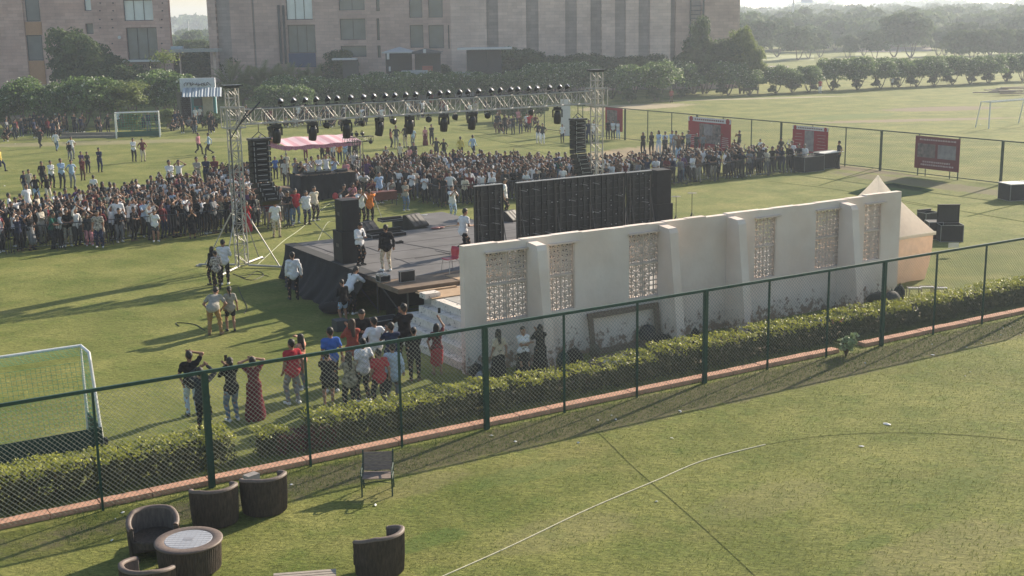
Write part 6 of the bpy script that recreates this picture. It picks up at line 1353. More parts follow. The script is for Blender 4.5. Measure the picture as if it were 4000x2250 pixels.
# dense row behind the field, left of the right tower (centre x, base y, top y)
row = [(90, 497, 322, 3), (20, 500, 350, 0), (215, 500, 335, 1), (330, 500, 312, 2), (395, 497, 320, 0), (640, 470, 290, 1), (690, 470, 300, 2), (1110, 440, 305, 0), (1060, 455, 345, 3), (1160, 455, 340, 1), (1220, 440, 305, 2), (1290, 430, 320, 4), (1350, 435, 322, 0), (1410, 425, 300, 1), (1470, 415, 290, 2), (1530, 425, 315, 3), (1590, 415, 293, 4), (1650, 410, 292, 0), (1720, 405, 290, 1), (1790, 400, 290, 2), (1850, 400, 292, 3), (1920, 398, 300, 4), (1990, 395, 285, 1), (2060, 395, 272, 0), (2110, 390, 255, 2), (2180, 390, 262, 3), (2250, 385, 255, 4), (2310, 385, 262, 0), (2390, 385, 278, 1), (2455, 395, 262, 2)]
for i, (x, yb, yt, k_) in enumerate(row): h = hpx(x, yb, yt); plant('frangipani', k_, P(x, yb), (h/4.1*rnd.uniform(.95, 1.15), h/4.1, h/4.1), 'flowering frangipani in the dense row behind the field, '+ORD(i)+' from the left', FG)
# separated trees on the right with visible trunks and round bushes below
row2 = [(2565, 395, 243, 0), (2660, 378, 245, 1), (2760, 365, 255, 2), (2845, 372, 247, 3), (2925, 372, 278, 4), (3030, 365, 258, 0), (3095, 362, 270, 1), (3160, 360, 258, 2), (3250, 352, 235, 3), (3350, 350, 228, 4), (3440, 345, 230, 0), (3510, 340, 228, 1), (3580, 338, 232, 2), (3650, 335, 225, 3), (3720, 330, 222, 4), (3790, 328, 224, 0), (3860, 325, 218, 1), (3930, 318, 212, 2), (3995, 316, 215, 3)]
for i, (x, yb, yt, k_) in enumerate(row2): h = hpx(x, yb, yt); plant('frangipani', k_, P(x, yb), (h/4.3*1.1, h/4.3*1.1, h/4.3), 'bare trunked frangipani in the right part of the row, '+ORD(i)+' from the left', 'frangipani trees in the right part of the row')
for i, (x, yb, yt) in enumerate([(2460, 405, 340), (2555, 398, 335), (2660, 385, 345), (2680, 375, 335), (2820, 375, 322), (2930, 370, 305), (3015, 368, 330), (3095, 362, 300), (3180, 360, 315), (3260, 352, 310), (3350, 350, 305), (3420, 345, 305), (3490, 342, 300), (3560, 340, 290), (3640, 335, 285), (3705, 332, 280), (3800, 328, 282), (3860, 325, 275), (3940, 318, 270)]): h = hpx(x, yb, yt); plant('bush', i, P(x, yb), h/2., 'round dark bush under the right part of the tree row, '+ORD(i)+' from the left', 'round bushes under the tree row', cat='bush')
# left cluster
plant('dark', 0, P(290, 440), (1.1, 1.1, hpx(290, 440, 118)/6.6), 'tall dark tree at the far left in front of the sandstone building', rz=.4); plant('dark', 1, P(350, 445), (1.05, 1.05, hpx(350, 445, 140)/6.6), 'second tall tree at the far left, just right of the tallest'); plant('dark', 2, P(430, 445), (1.2, 1.1, hpx(430, 445, 215)/6.6), 'lower dark tree sloping down below the two tall trees'); plant('dark', 0, P(520, 450), (.9, .9, hpx(520, 450, 258)/6.6), 'dark tree left of the lone thin tree')
plant('frangipani', 2, P(640, 455), hpx(640, 455, 280)/4.2, 'frangipani tree with dark crown right of the thin tree', None)
plant('broad', 0, P(485, 495), (.95, .95, hpx(485, 495, 320)/6.8), 'flat topped bright green tree behind the far white goal')
plant('broad', 1, P(2720, 262) if False else P(945, 430), (.8, .8, hpx(945, 430, 330)/6.8), 'bright green tree right of the left tower')
plant('shrubY', 0, P(20, 500), 1.0, 'yellow green bush at the far left edge under the trees', cat='bush'); plant('shrubY', 1, P(520, 515), .95, 'green bush seen through the far white goal', cat='bush'); plant('shrubY', 0, P(670, 505), .95, 'light green bush right of the far white goal', cat='bush'); plant('bush', 0, P(170, 510), 1.0, 'dark bush under the trees at the far left', cat='bush'); plant('bush', 1, P(830, 505), .9, 'dark bush below the white kiosk', cat='bush')
# thin tree
th_ = thing('thin_tree', P(665, 455), 'lone thin tree with a small tuft of leaves before the left building', 'tree'); b = MB(); hh = hpx(665, 455, 222); b.tube([(0, 0, 0), (-.1, 0, hh*.6), (-.3, 0, hh)], [.09, .07, .05], 6); part(b, 'trunk', mbark, th_); c = npr.normal(0, 1, (500, 3))*np.array([.75, .7, .35])+np.array([-.2, 0, hh]); V, F = leaf_cloud(c, c-np.array([0, 0, hh-1]), .28, .6, .7); npmesh('crown', V, F, mtreeY, th_)
# palms
for i, x in enumerate([900, 960, 1020, 1075, 1130, 1190, 1240, 1300, 1350, 1400, 1440, 1560, 1620]): yb = 392-(x-900)*.05; plant('palm', i, P(x, yb), hpx(x, yb, 258)/3.0*rnd.uniform(.92, 1.08), 'date palm behind the flowering trees, '+ORD(i)+' from the left', 'palms behind the flowering trees', cat='palm')
for i, (x, yb, yt) in enumerate([(700, 372, 212), (760, 374, 206), (820, 372, 204), (735, 366, 150), (790, 360, 140)]): h = hpx(x, yb, yt); plant('dark', i, P(x, yb if i < 3 else 300), ((h/5 if i < 3 else 1.3),)*2+(h/6.6 if i < 3 else 1.,), 'dark tree under the walkway canopy between the buildings, '+ORD(i)+' one')
# trees in front of the long building
for i, (x, yb, yt) in enumerate([(880, 372, 185), (940, 372, 195), (1000, 372, 232), (1335, 372, 200), (1990, 366, 188), (2050, 366, 195), (2085, 366, 205), (2160, 366, 220), (2220, 366, 218), (2300, 366, 212), (2360, 366, 222), (2420, 366, 225), (2480, 366, 222), (2550, 366, 215), (2745, 366, 68), (2830, 366, 160), (1720, 372, 255), (2710, 366, 150)]):
    h = hpx(x, yb, yt); plant('dark', i, P(x, yb), (h/14 if h > 9 else h/5.5, h/14 if h > 9 else h/5.5, h/6.6), 'dark leafy tree at the foot of the long building, '+ORD(i)+' from the left', 'dark trees at the foot of the long building')
for i, (x, yb, yt) in enumerate([(2890, 366, 110), (2930, 366, 165), (2905, 366, 140), (2960, 366, 190)]): h = hpx(x, yb, yt); plant('broad', i, P(x, yb), (h/14, h/14, h/6.8), 'pale green tree at the right end of the long building, '+ORD(i)+' from the left', 'pale trees at the right end of the long building')
# park trees beyond the row on the right
r = random.Random(5); n = 0
for (yb, ys_, x0, x1, cnt) in ((232, 60, 2920, 4020, 16), (200, 60, 2930, 4020, 17), (172, 55, 2900, 4020, 17), (150, 48, 2900, 4020, 16)):
    for i in range(cnt):
        x = x0+(x1-x0)*(i+r.uniform(.1, .9))/cnt; h = r.uniform(4.5, 8.5); pp = P(x, yb+r.uniform(-8, 8)-(x-2900)*.014); n += 1
        plant('far', n, pp, h/6.6*r.uniform(.9, 1.1), 'park tree in the '+{232: 'nearest', 200: 'second', 172: 'third', 150: 'farthest'}[yb]+' hazy row beyond the frangipanis, '+ORD(i)+' from the left', 'park trees beyond the tree row')
for i in range(5): x = 3740+i*60; plant('far', i, P(x, 262-(x-3000)*.02), hpx(x, 262, 130)/6.6, 'taller grey green tree at the upper right, '+ORD(i)+' from the left', 'taller trees at the upper right')
# far forest as one mass, and hazy skyline
def far_mass(name, label, specs, leaf, m):
    Ls = []; Ns = []
    for (x, y, H_, Wd) in specs:
        nb = 10; r_ = npr
        for k_ in range(nb):
            a = r_.uniform(0, 6.28); q = r_.uniform(0, 1); c = np.array([x+math.cos(a)*q*Wd*.45, y+math.sin(a)*q*Wd*.45, H_*(.3+.5*r_.uniform())]); n_ = 34; v = r_.normal(size=(n_, 3)); v /= np.linalg.norm(v, axis=1)[:, None]; v[:, 2] = np.abs(v[:, 2]); Ls.append(c+v*np.array([Wd*.24, Wd*.24, H_*.26])); Ns.append(v)
    L = np.concatenate(Ls); V, F = leaf_cloud(L, np.concatenate(Ns), leaf, .8, .6); o = npmesh(name, V, F, m); return tag(o, label, 'forest', None, 'stuff')
sp = []
for i in range(330): Y = npr.uniform(330, 800); x = npr.uniform(.12, .46)*Y; sp.append((x, Y, npr.uniform(6, 10)+(Y-330)*.011, npr.uniform(10, 17)))
for i in range(60): Y = npr.uniform(260, 800); x = -npr.uniform(.2, .36)*Y; sp.append((x, Y, npr.uniform(5, 8), npr.uniform(9, 14)))
far_mass('forest', 'hazy scrub forest reaching to the horizon', sp, 2.2, mfar)
sp = []
for i in range(90): Y = npr.uniform(950, 1700); x = npr.uniform(-.42, .5)*Y; sp.append((x, Y, npr.uniform(10, 16)+ (6 if x > 250 else 0), npr.uniform(30, 60)))
far_mass('far_forest', 'faint grey green tree belt on the horizon', sp, 7, mfar)
# lamp masts and distant building
for i, (x, y0, y1, Y) in enumerate(((3100, 0, 90, 420), (733, 78, 110, 500))):
    X, Z = PY(x, y0, Y); root = thing('lamp_mast', (X, Y, 0), ['tall pale mast rising above the park trees at the upper right', 'distant mast between the two buildings'][i], 'mast'); b = MB(); b.tube([(0, 0, 0), (0, 0, Z)], .28, 6); part(b, 'pole', mwh, root)
    if i: b = MB(); b.box((0, 0, Z), (2.4, .3, .3)); part(b, 'cross_arm', mwh, root)
X, Z = PY(3152, 3, 700); root = thing('billboard', (X, 700, 0), 'blue and white billboard above the trees at the upper right', 'billboard'); b = MB(); b.box((0, 0, Z), (6.5, .4, 2.2)); part(b, 'panel', mat('billboard_blue', (.25, .35, .5), .5), root); b = MB(); b.tube([(0, .3, 0), (0, .3, Z)], .25, 6); part(b, 'post', mwh, root)
# pale park walls and lawn strips
for i, (x0, x1, y0, y1, c_) in enumerate(((2880, 3180, 216, 236, 0), (3340, 3620, 208, 226, 0), (3820, 4020, 200, 210, 0), (3330, 3520, 186, 204, 1), (2890, 3080, 258, 275, 2), (3470, 3640, 184, 200, 1))):
    q = [P(x, y) for x, y in ((x0, y1), (x1, y1), (x1, y0), (x0, y0))]; b = MB(); b.quad(*[(p[0], p[1], .02+.004*i) for p in q]); o = b.build('park_lawn' if c_ == 0 else 'path', mat('park_lawn', (.28, .3, .13), .95) if c_ == 0 else mat('park_path', (.3, .24, .21), .95)); tag(o, None, None, None, 'structure')
# ------------------------------------------------------------------ haze
mh_ = bpy.data.materials.new('haze'); mh_.use_nodes = True; n_ = mh_.node_tree.nodes; n_.remove(n_['Principled BSDF']); pv = n_.new('ShaderNodeVolumePrincipled'); pv.inputs['Color'].default_value = (.78, .88, 1, 1); pv.inputs['Density'].default_value = .00066; pv.inputs['Anisotropy'].default_value = .35
mh_.node_tree.links.new(pv.outputs[0], n_['Material Output'].inputs['Volume'])
b = MB(); b.box((0, 950, 16), (2600, 2100, 34)); hz = b.build('haze', mh_); tag(hz, None, None, None, 'stuff'); hz['label'] = 'thin pale haze over the whole field'; hz['category'] = 'haze'
# ------------------------------------------------------------------ people standing apart: detailed figures
def fig(px, py, ytop, head, pose, top, bot, label, z=0., real=None, **k):
    h = real or hpx(px, py, ytop, z); base = 1.76 if 'lean' not in POSES[pose] and 'sit' not in POSES[pose] else None
    sc = (h/base) if base else k.pop('sc', 1.0)
    sc = min(max(sc, .84), 1.14); k.pop('sc', None)
    return figure(P(px, py, z), math.radians(head) if isinstance(head, (int, float)) else heading(head, P(px, py, z)), pose, top, bot, label, scale=sc, **k)
AW = math.degrees(FA)+90   # away from the camera, towards the field
SG = 'spectators behind the near fence'
# along the near fence, left to right
r1, J1 = fig(755, 1622, 1368, AW-8, 'head_hand', 'black', 'lightblue', 'man in black tee and pale jeans with one hand on his head by the fence', shoe='black')
r2, J2 = fig(798, 1690, 1432, AW-35, 'phone_up', 'charcoal', 'black', 'person all in black with raised arms, half hidden by the thick fence post', sleeves='long', shoe='white')
r3, J3 = fig(912, 1645, 1393, AW+4, 'phone', 'black', 'denim', 'woman with ponytail in black top, dark jeans and white shoes', hair='pony', fem=True, sleeves='long')
r4, J4 = fig(1000, 1640, 1392, AW-6, 'both_head', 'maroon', 'maroon', 'woman in a long dark red skirt shading her eyes', hair='short', fem=True, legs='skirt_long', shoe='brown', skin=0, hem=0)
r5, J5 = fig(1150, 1578, 1322, AW+8, 'relax', 'red', 'grey', 'man in red tee and grey jeans with his back to the camera', fat=1.08)
r6, J6 = fig(1184, 1522, 1302, AW+30, 'eyes_shade', 'peach', 'grey', 'woman with long dark hair in a peach top just beyond the man in red', hair='long', fem=True, sleeves='none', skin=0)
r7, J7 = fig(1300, 1530, 1276, AW-6, 'relax', 'blue', 'black', 'man in bright blue tee near the steps')
r8, J8 = fig(1285, 1590, 1378, AW-25, 'phone', 'black', 'black', 'person in loose black tee and knee length black shorts', legs='shorts', shoe='black', fat=1.1)
r9, J9 = fig(1372, 1612, 1372, AW-4, 'phone', 'camo', 'black', 'woman in a patterned brown and black shirt, second closest to the fence', hair='long', fem=True, shoe='black', fat=1.08)
r10, J10 = fig(1384, 1490, 1243, AW-5, 'phone', 'rust', 'black', 'woman in rust red top and black trousers before the stage scaffolding', hair='long', fem=True, sleeves='long', fat=1.05, hairm=MHB)
r11, J11 = fig(1420, 1445, 1202, AW+165, 'hold_low', 'black', 'black', 'person in black with sunglasses turned towards the camera near the scaffolding', sleeves='long', shoe='black')
r12, J12 = fig(1470, 1480, 1236, AW-3, 'hips', 'white', 'black', 'man in a white shirt standing between the rust red and navy tops', sleeves='long', fat=1.05)
r13, J13 = fig(1425, 1570, 1318, AW+8, 'relax', 'white', 'black', 'man in white tee and black trousers with white shoes stepping by the hedge')
r14, J14 = fig(1535, 1500, 1257, AW-8, 'phone', 'navy', 'charcoal', 'man in navy shirt in front of the tall man in black')
r15, J15 = fig(1487, 1596, 1358, AW-2, 'relax', 'red', 'black', 'man in bright red tee and black trousers closest to the hedge')
r16, J16 = fig(1540, 1572, 1338, AW-18, 'relax', 'lightblue', 'grey', 'man in a loose pale grey blue shirt right of the red tee', sleeves='long', fat=1.15, hem=.16)
r17, J17 = fig(1585, 1440, 1184, AW-12, 'phone', 'black', 'black', 'tall man in black holding a phone at the foot of the steps', sleeves='long', shoe='black')
r18, J18 = fig(1622, 1488, 1276, AW-25, 'crossed', 'black', 'black', 'person in black leaning beside the girl in red', sleeves='long', shoe='brown')
r19, J19 = fig(1710, 1464, 1262, AW-18, 'one_up', 'maroon', 'red', 'girl in a short red dress holding up a phone beside the steps', hair='long', fem=True, legs='skirt', shoe='brown')
# seated women by the wall
fig(1950, 1490, 1305, AW-5, 'relax', 'beige', 'black', 'woman in pale top and black skirt, leftmost of three by the wall', hair='long', fem=True, legs='skirt_long', sc=.9)
fig(2045, 1478, 1288, AW+170, 'crossed', 'white', 'black', 'woman in white top and black skirt, middle of three by the wall', hair='short', fem=True, legs='skirt_long')
fig(2112, 1468, 1272, AW-12, 'phone', 'black', 'black', 'woman with very long dark hair all in black, rightmost of three by the wall', hair='long', fem=True, legs='skirt_long', sleeves='long')
# crew on the lawn left of the stage
fig(842, 1308, 1112, AW-30, 'bend', 'stone', 'khaki', 'man in grey shirt and khaki trousers bending over on the lawn', shoe='brown', real=1.76, sleeves='short')
fig(905, 1293, 1128, AW-8, 'relax', 'stone', 'black', 'person in dark shorts standing beside the bending man', legs='shorts', hair='pony', fem=True, shoe='black')
fig(850, 1130, 985, AW-10, 'hold_low', 'floral', 'black', 'woman in pale patterned jacket and black trousers near the left tower', hair='bun', fem=True, sleeves='long', shoe='black')
fig(880, 1112, 934, AW-20, 'hold_low', 'white', 'black', 'man in white shirt standing behind the patterned jacket near the left tower', sleeves='long')
fig(835, 1112, 975, AW+25, 'relax', 'black', 'black', 'woman with long curly hair in black near the left tower', hair='long', fem=True, sleeves='long', shoe='black')
fig(1150, 1170, 982, AW-10, 'relax', 'white', 'black', 'man in white shirt and black trousers beside the black stage skirt', sleeves='long', shoe='black')
fig(1372, 1228, 1015, AW-62, 'lean_deck', 'white', 'black', 'woman in white shirt leaning her elbows on the stage corner', hair='pony', fem=True, sleeves='long', real=1.7)
fig(1345, 1262, 1095, AW+5, 'hold_low', 'black', 'sky', 'person in black top and denim shorts with white shoes by the stage corner', legs='shorts', fem=True, hair='short', sleeves='long')
# on the stage
ra, Ja = fig(1408, 1036, 866, math.degrees(FA)-70, 'hold_low', 'white', 'black', 'man in white shirt, dark tie and black trousers looking at his phone on the stage', z=ZD, sleeves='long', shoe='black')
rb_, Jb = fig(1512, 1058, 876, AW-5, 'relax', 'black', 'beige', 'man in black shirt and beige trousers walking on the stage', z=ZD, sleeves='long', shoe='white', fat=1.05)
fig(1812, 990, 822, math.degrees(FA)+8, 'stride', 'white', 'black', 'young man in white tee striding past the narrow video screen', z=ZD, shoe='black')
# photographers and others on the open lawn
fig(1412, 878, 733, AW+178, 'phone', 'white', 'black', 'photographer in white shirt beside the photographer in orange', shoe='black')
fig(1447, 872, 738, math.degrees(FA)+60, 'camera', 'orange', 'black', 'photographer in an orange shirt with a camera held to the face', shoe='black')
fig(1080, 926, 782, AW+172, 'relax', 'white', 'beige', 'man in white shirt and beige trousers standing alone behind the left barrier', shoe='brown')
fig(1158, 872, 735, AW+175, 'behind', 'red', 'denim', 'man with sunglasses in a red shirt, left of two men in pale shirts')
fig(1200, 877, 744, AW+178, 'behind', 'white', 'navy', 'heavy man in loose white shirt standing with the man in red', sleeves='long', fat=1.2, shoe='black')
fig(1232, 862, 726, AW+190, 'behind', 'cream', 'charcoal', 'man in cream shirt, rightmost of the group behind the stage', sleeves='long')
fig(1135, 882, 760, math.degrees(FA)-150, 'barrier', 'black', 'denim', 'man in dark shirt leaning over the barrier at the lane corner', real=1.7, shoe='black')
fig(1585, 822, 704, AW+182, 'crossed', 'stone', 'denim', 'woman in grey crop top and blue jeans standing with folded arms', hair='bun', fem=True)
fig(1484, 795, 670, AW+185, 'behind', 'sky', 'charcoal', 'man in open denim shirt standing behind the judges table')
fig(1768, 855, 724, AW+178, 'phone', 'white', 'lightblue', 'young man in white tee and pale jeans standing behind the runway')
fig(1972, 845, 694, math.degrees(FA)-30, 'relax', 'white', 'black', 'man in pale polo shirt seen between the two video screens', hair='cap')
fig(1392, 760, 655, AW+175, 'phone', 'white', 'charcoal', 'man in white shirt standing at the right end of the console riser')
fig(1425, 770, 690, math.degrees(FA)-120, 'bend', 'white', 'black', 'man in white shirt bending down beside the console riser', real=1.7)
# people close to the left barrier on the stage side
BL = 'people standing on the stage side of the left barrier'
fig(390, 966, 820, AW+155, 'relax', 'floral', 'navy', 'person in white flowered black shirt and loose trousers with white shoes before the left barrier', legs='wide', fat=1.05)
fig(610, 944, 817, AW+172, 'eyes_shade', 'white', 'charcoal', 'girl in white top and black shorts shading her eyes before the left barrier', hair='pony', fem=True, legs='shorts')
fig(752, 931, 812, AW+176, 'phone', 'black', 'black', 'girl in short black dress before the left barrier', hair='long', fem=True, legs='skirt', shoe='black')
fig(968, 905, 795, AW+185, 'phone', 'red', 'red', 'woman in a long bright red dress behind the left tower', hair='long', fem=True, legs='skirt_long')
fig(350, 960, 836, AW+170, 'relax', 'charcoal', 'pink', 'person in dark top and pink trousers before the left barrier', hair='long', fem=True, legs='wide')
fig(268, 962, 838, AW+176, 'barrier', 'black', 'stone', 'person in black top and grey trousers at the left barrier', real=1.7)
fig(468, 936, 760, AW+180, 'stand', 'white', 'grey', 'man with white shirt and grey trousers standing above the crowd at the left barrier', sleeves='long')
# judges seated behind the tables
def seated(px, py, top, bot, label, hd=175, pose='sit_lean', **k): return figure(P(px, py), math.radians(AW+hd), pose, top, bot, label, scale=.98, **k)
CH_ = None
for i, (x, y, tp_, lb_, kw) in enumerate([(1342, 806, 'charcoal', 'man in dark olive shirt seated at the nearer judges table', {}), (1376, 800, 'pink', 'person in pinkish top seated at the nearer judges table', dict(hair='long', fem=True)), (1393, 783, 'black', 'woman in black seated between the two judges tables', dict(hair='long', fem=True)), (1450, 782, 'maroon', 'person in dark red seated at the long judges table', {}), (1487, 782, 'grey', 'man in grey shirt leaning over the long judges table', {}), (1527, 778, 'cream', 'woman in pale top seated at the right end of the judges table', dict(hair='bun', fem=True))]):
    seated(x, y, tp_, 'black', lb_, **kw)
    s, t = PS(x, y); cpos = W(s, t+.1); root = thing('chair', cpos, ['dark chair under the man in olive', 'dark chair under the person in pink', 'dark chair under the woman in black between the tables', 'dark chair under the person in dark red', 'dark chair under the man leaning over the long table', 'dark chair under the woman in the pale top'][i], 'chair', 'chairs of the judges', FA); b = MB(); b.box((0, 0, .4), (.42, .42, .03)); part(b, 'seat', mblk, root); b = MB(); b.box((0, .2, .66), (.42, .03, .36)); part(b, 'backrest', mblk, root)
    for a in (-1, 1):
        for c in (-1, 1): b = MB(); b.tube([(a*.18, c*.18, 0), (a*.18, c*.18, .4)], .013, 5); part(b, 'leg', mscaf, root)
q = P(1312, 812); b = MB(); b.sph((0, 0, .62), (.16, .05, .2), 10, 6); b.sph((0, .05, .62), (.1, .03, .12), 8, 5); o = b.build('chair', mat('red_white_plastic', (.5, .05, .06), .5), smooth=True); o.location = q; tag(o, 'red and white round chair back left of the nearer judges table', 'chair')
# things held
def held(root, J, k, off, kind, label, m=None):
    p = jw(root, J, 'wr'+k, off); b = MB()
    if kind == 'phone': b.box((0, 0, 0), (.075, .012, .15))
    elif kind == 'camera': b.box((0, 0, 0), (.15, .1, .11)); b.lathe([(.045, 0), (.045, .14)], (0, 0, 0), 10, cap=True)
    else: b.box((0, 0, 0), (.3, .14, .34)); 
    o = b.build(kind, m or mfix); o.location = p; o.rotation_euler.z = root.rotation_euler.z; tag(o, label, kind); return o
held(r19, J19, 'R', (0, 0, .14), 'phone', 'black phone held up by the girl in the red dress'); held(r3, J3, 'R', (0, 0, .09), 'phone', 'phone held by the woman with the ponytail'); held(r17, J17, 'R', (0, 0, .09), 'phone', 'phone held by the tall man in black'); held(ra, Ja, 'R', (0, 0, .06), 'phone', 'phone held by the man in white shirt on the stage')
q = Vector(P(1512, 1575)); b = MB(); b.sph((0, 0, .3), (.16, .1, .27), 10, 8); b.tube([(-.1, 0, .5), (-.12, 0, .9), (.05, 0, .95), (.1, 0, .5)], .012, 5); o = b.build('shoulder_bag', mblk, smooth=True); o.location = q+Vector((0, -.1, .28)); tag(o, 'black shoulder bag hanging beside the red tee', 'bag')
b = MB(); b.box((0, 0, .18), (.42, .42, .36)); o = b.build('plastic_crate', mat('crate_dark', (.05, .055, .06), .6), bevel=.02); o.location = P(1330, 1290); o.rotation_euler.z = FA; tag(o, 'dark crate on the grass below the person in denim shorts', 'crate')
case('equipment_case', P(1490, 1290), (1.15, .6, .38), 'open black case full of cables under the stage edge', lid=None, cat='equipment case')
b = MB(); b.box((0, 0, .1), (.9, .5, .2)); o = b.build('white_block', mstep, bevel=.01); o.location = W(10.5, 9.9); o.rotation_euler.z = FA; tag(o, 'low white block on the grass left of the steps', 'block')
sack(P(1300, 1225), (.9, .6, .42), mblk, 'heap of black cloth on the grass by the stage skirt', 'cloth_heap', 'cloth heap', seed=21)
# ------------------------------------------------------------------ crowd members (bodies shared, clothes their own)
KM = [(p, f, s, l, h) for p, f, s, l, h in [
 ('stand', 0, 'short', 'long', 'short'), ('crossed', 0, 'long', 'long', 'short'), ('phone', 0, 'short', 'long', 'short'), ('phone_up', 0, 'short', 'long', 'short'), ('hips', 0, 'short', 'long', 'short'), ('one_up', 0, 'long', 'long', 'short'), ('clap', 0, 'short', 'long', 'short'), ('cheer', 0, 'short', 'long', 'short')]]
KF = [('stand', 1, 'short', 'long', 'long'), ('crossed', 1, 'long', 'long', 'long'), ('phone', 1, 'short', 'long', 'pony'), ('eyes_shade', 1, 'short', 'skirt', 'long'), ('phone_up', 1, 'short', 'long', 'long')]
KB = [('barrier', 0, 'short', 'long', 'short'), ('barrier', 0, 'long', 'long', 'short'), ('barrier', 1, 'short', 'long', 'long')]
KW = ('walk', 0, 'long', 'long', 'short'); KWF = ('walk', 1, 'long', 'long', 'long')
def nm_(c): return {'charcoal': 'dark grey', 'stone': 'grey beige', 'sky': 'blue grey', 'camo': 'patterned', 'floral': 'flowered', 'check': 'checked', 'lightblue': 'light blue', 'denim': 'blue'}.get(c, c)
def short_label(a, b_, c, d):
    for q in (a+b_+c+d, a+c+d, a+d):
        if len(q.split()) <= 15: return q
    return ' '.join((a+d).split()[:16])
def pk(key): return {'stand': 'standing', 'relax': 'standing', 'crossed': 'with folded arms', 'phone': 'holding a phone', 'phone_up': 'filming with raised phone', 'hips': 'with hands on hips', 'one_up': 'with one arm raised', 'clap': 'clapping', 'cheer': 'with both arms up', 'barrier': 'leaning on the barrier', 'eyes_shade': 'shading the eyes', 'walk': 'walking', 'sit': 'sitting', 'squat': 'crouching', 'wide': 'standing'}[key[0]]
def cp(px, py, ytop, key, top, bot, where, hd='stage', z=0., shoe='black', skin=1, group=None, real=None, ex=''):
    h = real or hpx(px, py, ytop, z); l_ = P(px, py, z); a = heading(hd, l_) if isinstance(hd, str) else math.radians(hd)
    lab = short_label(f"{'woman' if key[1] else 'man'} in {nm_(top)} top", f" and {nm_(bot)} {'skirt' if key[3].startswith('skirt') else 'trousers'}", f' {pk(key)}', f' {where}')
    return crowd_person(l_, a, key, top, bot, shoe, skin, min(max(h/1.76, .82), 1.15), lab, group)
S_ = KM[0]; X_ = KM[1]; PH = KM[2]; HI = KM[4]; FS_ = KF[0]; FX = KF[1]; SIT = ('sit', 0, 'short', 'long', 'short'); SQ = ('squat', 0, 'short', 'long', 'short')
dirR = math.degrees(FA); 
# walkers and bystanders on the open lawn at the far left
L1 = 'on the lawn at the far left'
for a in [(160, 577, 498, KW, 'charcoal', 'black', 'in front of the trees at the far left', -100), (222, 592, 510, KW, 'white', 'denim', 'in front of the trees at the far left', 90), (283, 622, 532, HI, 'white', 'grey', 'behind the man with a dark backpack on the left lawn', 'stage'), (275, 628, 552, KW, 'black', 'grey', 'on the left lawn with a dark backpack', 'stage'), (322, 680, 590, X_, 'purple', 'charcoal', 'in the group of three on the left lawn', 'stage'), (345, 676, 592, ('stand', 1, 'short', 'long', 'short'), 'charcoal', 'charcoal', 'in the group of three on the left lawn', 'stage'), (392, 673, 575, X_, 'navy', 'navy', 'alone on the left lawn in all blue clothes', 'stage'),
          (525, 632, 538, X_, 'white', 'black', 'left of a pair on the left lawn', 'stage'), (560, 631, 540, HI, 'maroon', 'beige', 'right of a pair on the left lawn', 'stage'), (778, 603, 516, KW, 'pink', 'black', 'left of two walkers beside the left tower', -30), (818, 606, 516, KW, 'lightblue', 'black', 'right of two walkers beside the left tower', 200),
          (170, 735, 628, S_, 'black', 'charcoal', 'with a white badge in the loose group at the left', 'stage'), (205, 735, 625, X_, 'white', 'black', 'in the loose group at the left', 'stage'), (245, 735, 617, X_, 'sky', 'charcoal', 'with a large backpack in the loose group at the left', 'stage'), (285, 733, 622, HI, 'sky', 'grey', 'in the loose group at the left', 'stage'), (325, 705, 615, X_, 'maroon', 'brown', 'right of the loose group at the left', 'stage'),
          (100, 765, 665, S_, 'navy', 'grey', 'leftmost of the loose group at the left', 'stage'), (120, 765, 660, S_, 'stone', 'grey', 'at the left side of the loose group', 'stage'), (145, 795, 680, HI, 'black', 'sky', 'in front in the loose group at the left', 'stage'), (190, 790, 680, HI, 'black', 'cream', 'in pale trousers in front of the loose group', 'stage'), (5, 670, 575, KW, 'yellow', 'navy', 'half cut off by the left edge', 0),
          (372, 790, 682, S_, 'white', 'denim', 'apart behind the left crowd', 100), (668, 760, 615, X_, 'white', 'white', 'tall above the left crowd, one of two in white', 'stage'), (705, 760, 622, KM[3], 'white', 'cream', 'above the left crowd, the other of two in white', 'stage'), (775, 745, 606, X_, 'stone', 'charcoal', 'above the left crowd beside the tower', 'stage'), (810, 740, 598, X_, 'navy', 'charcoal', 'above the left crowd just left of the tower', 'stage'), (843, 740, 600, X_, 'maroon', 'charcoal', 'above the left crowd against the tower', 'stage'),
          (45, 890, 752, KM[0], 'white', 'stone', 'at the far left end of the crowd in profile', 20), (92, 895, 755, S_, 'charcoal', 'brown', 'at the far left end of the crowd', 'stage'), (115, 870, 712, S_, 'white', 'grey', 'tall behind the left end of the crowd', 'stage')]:
    cp(*a[:7], hd=a[7])
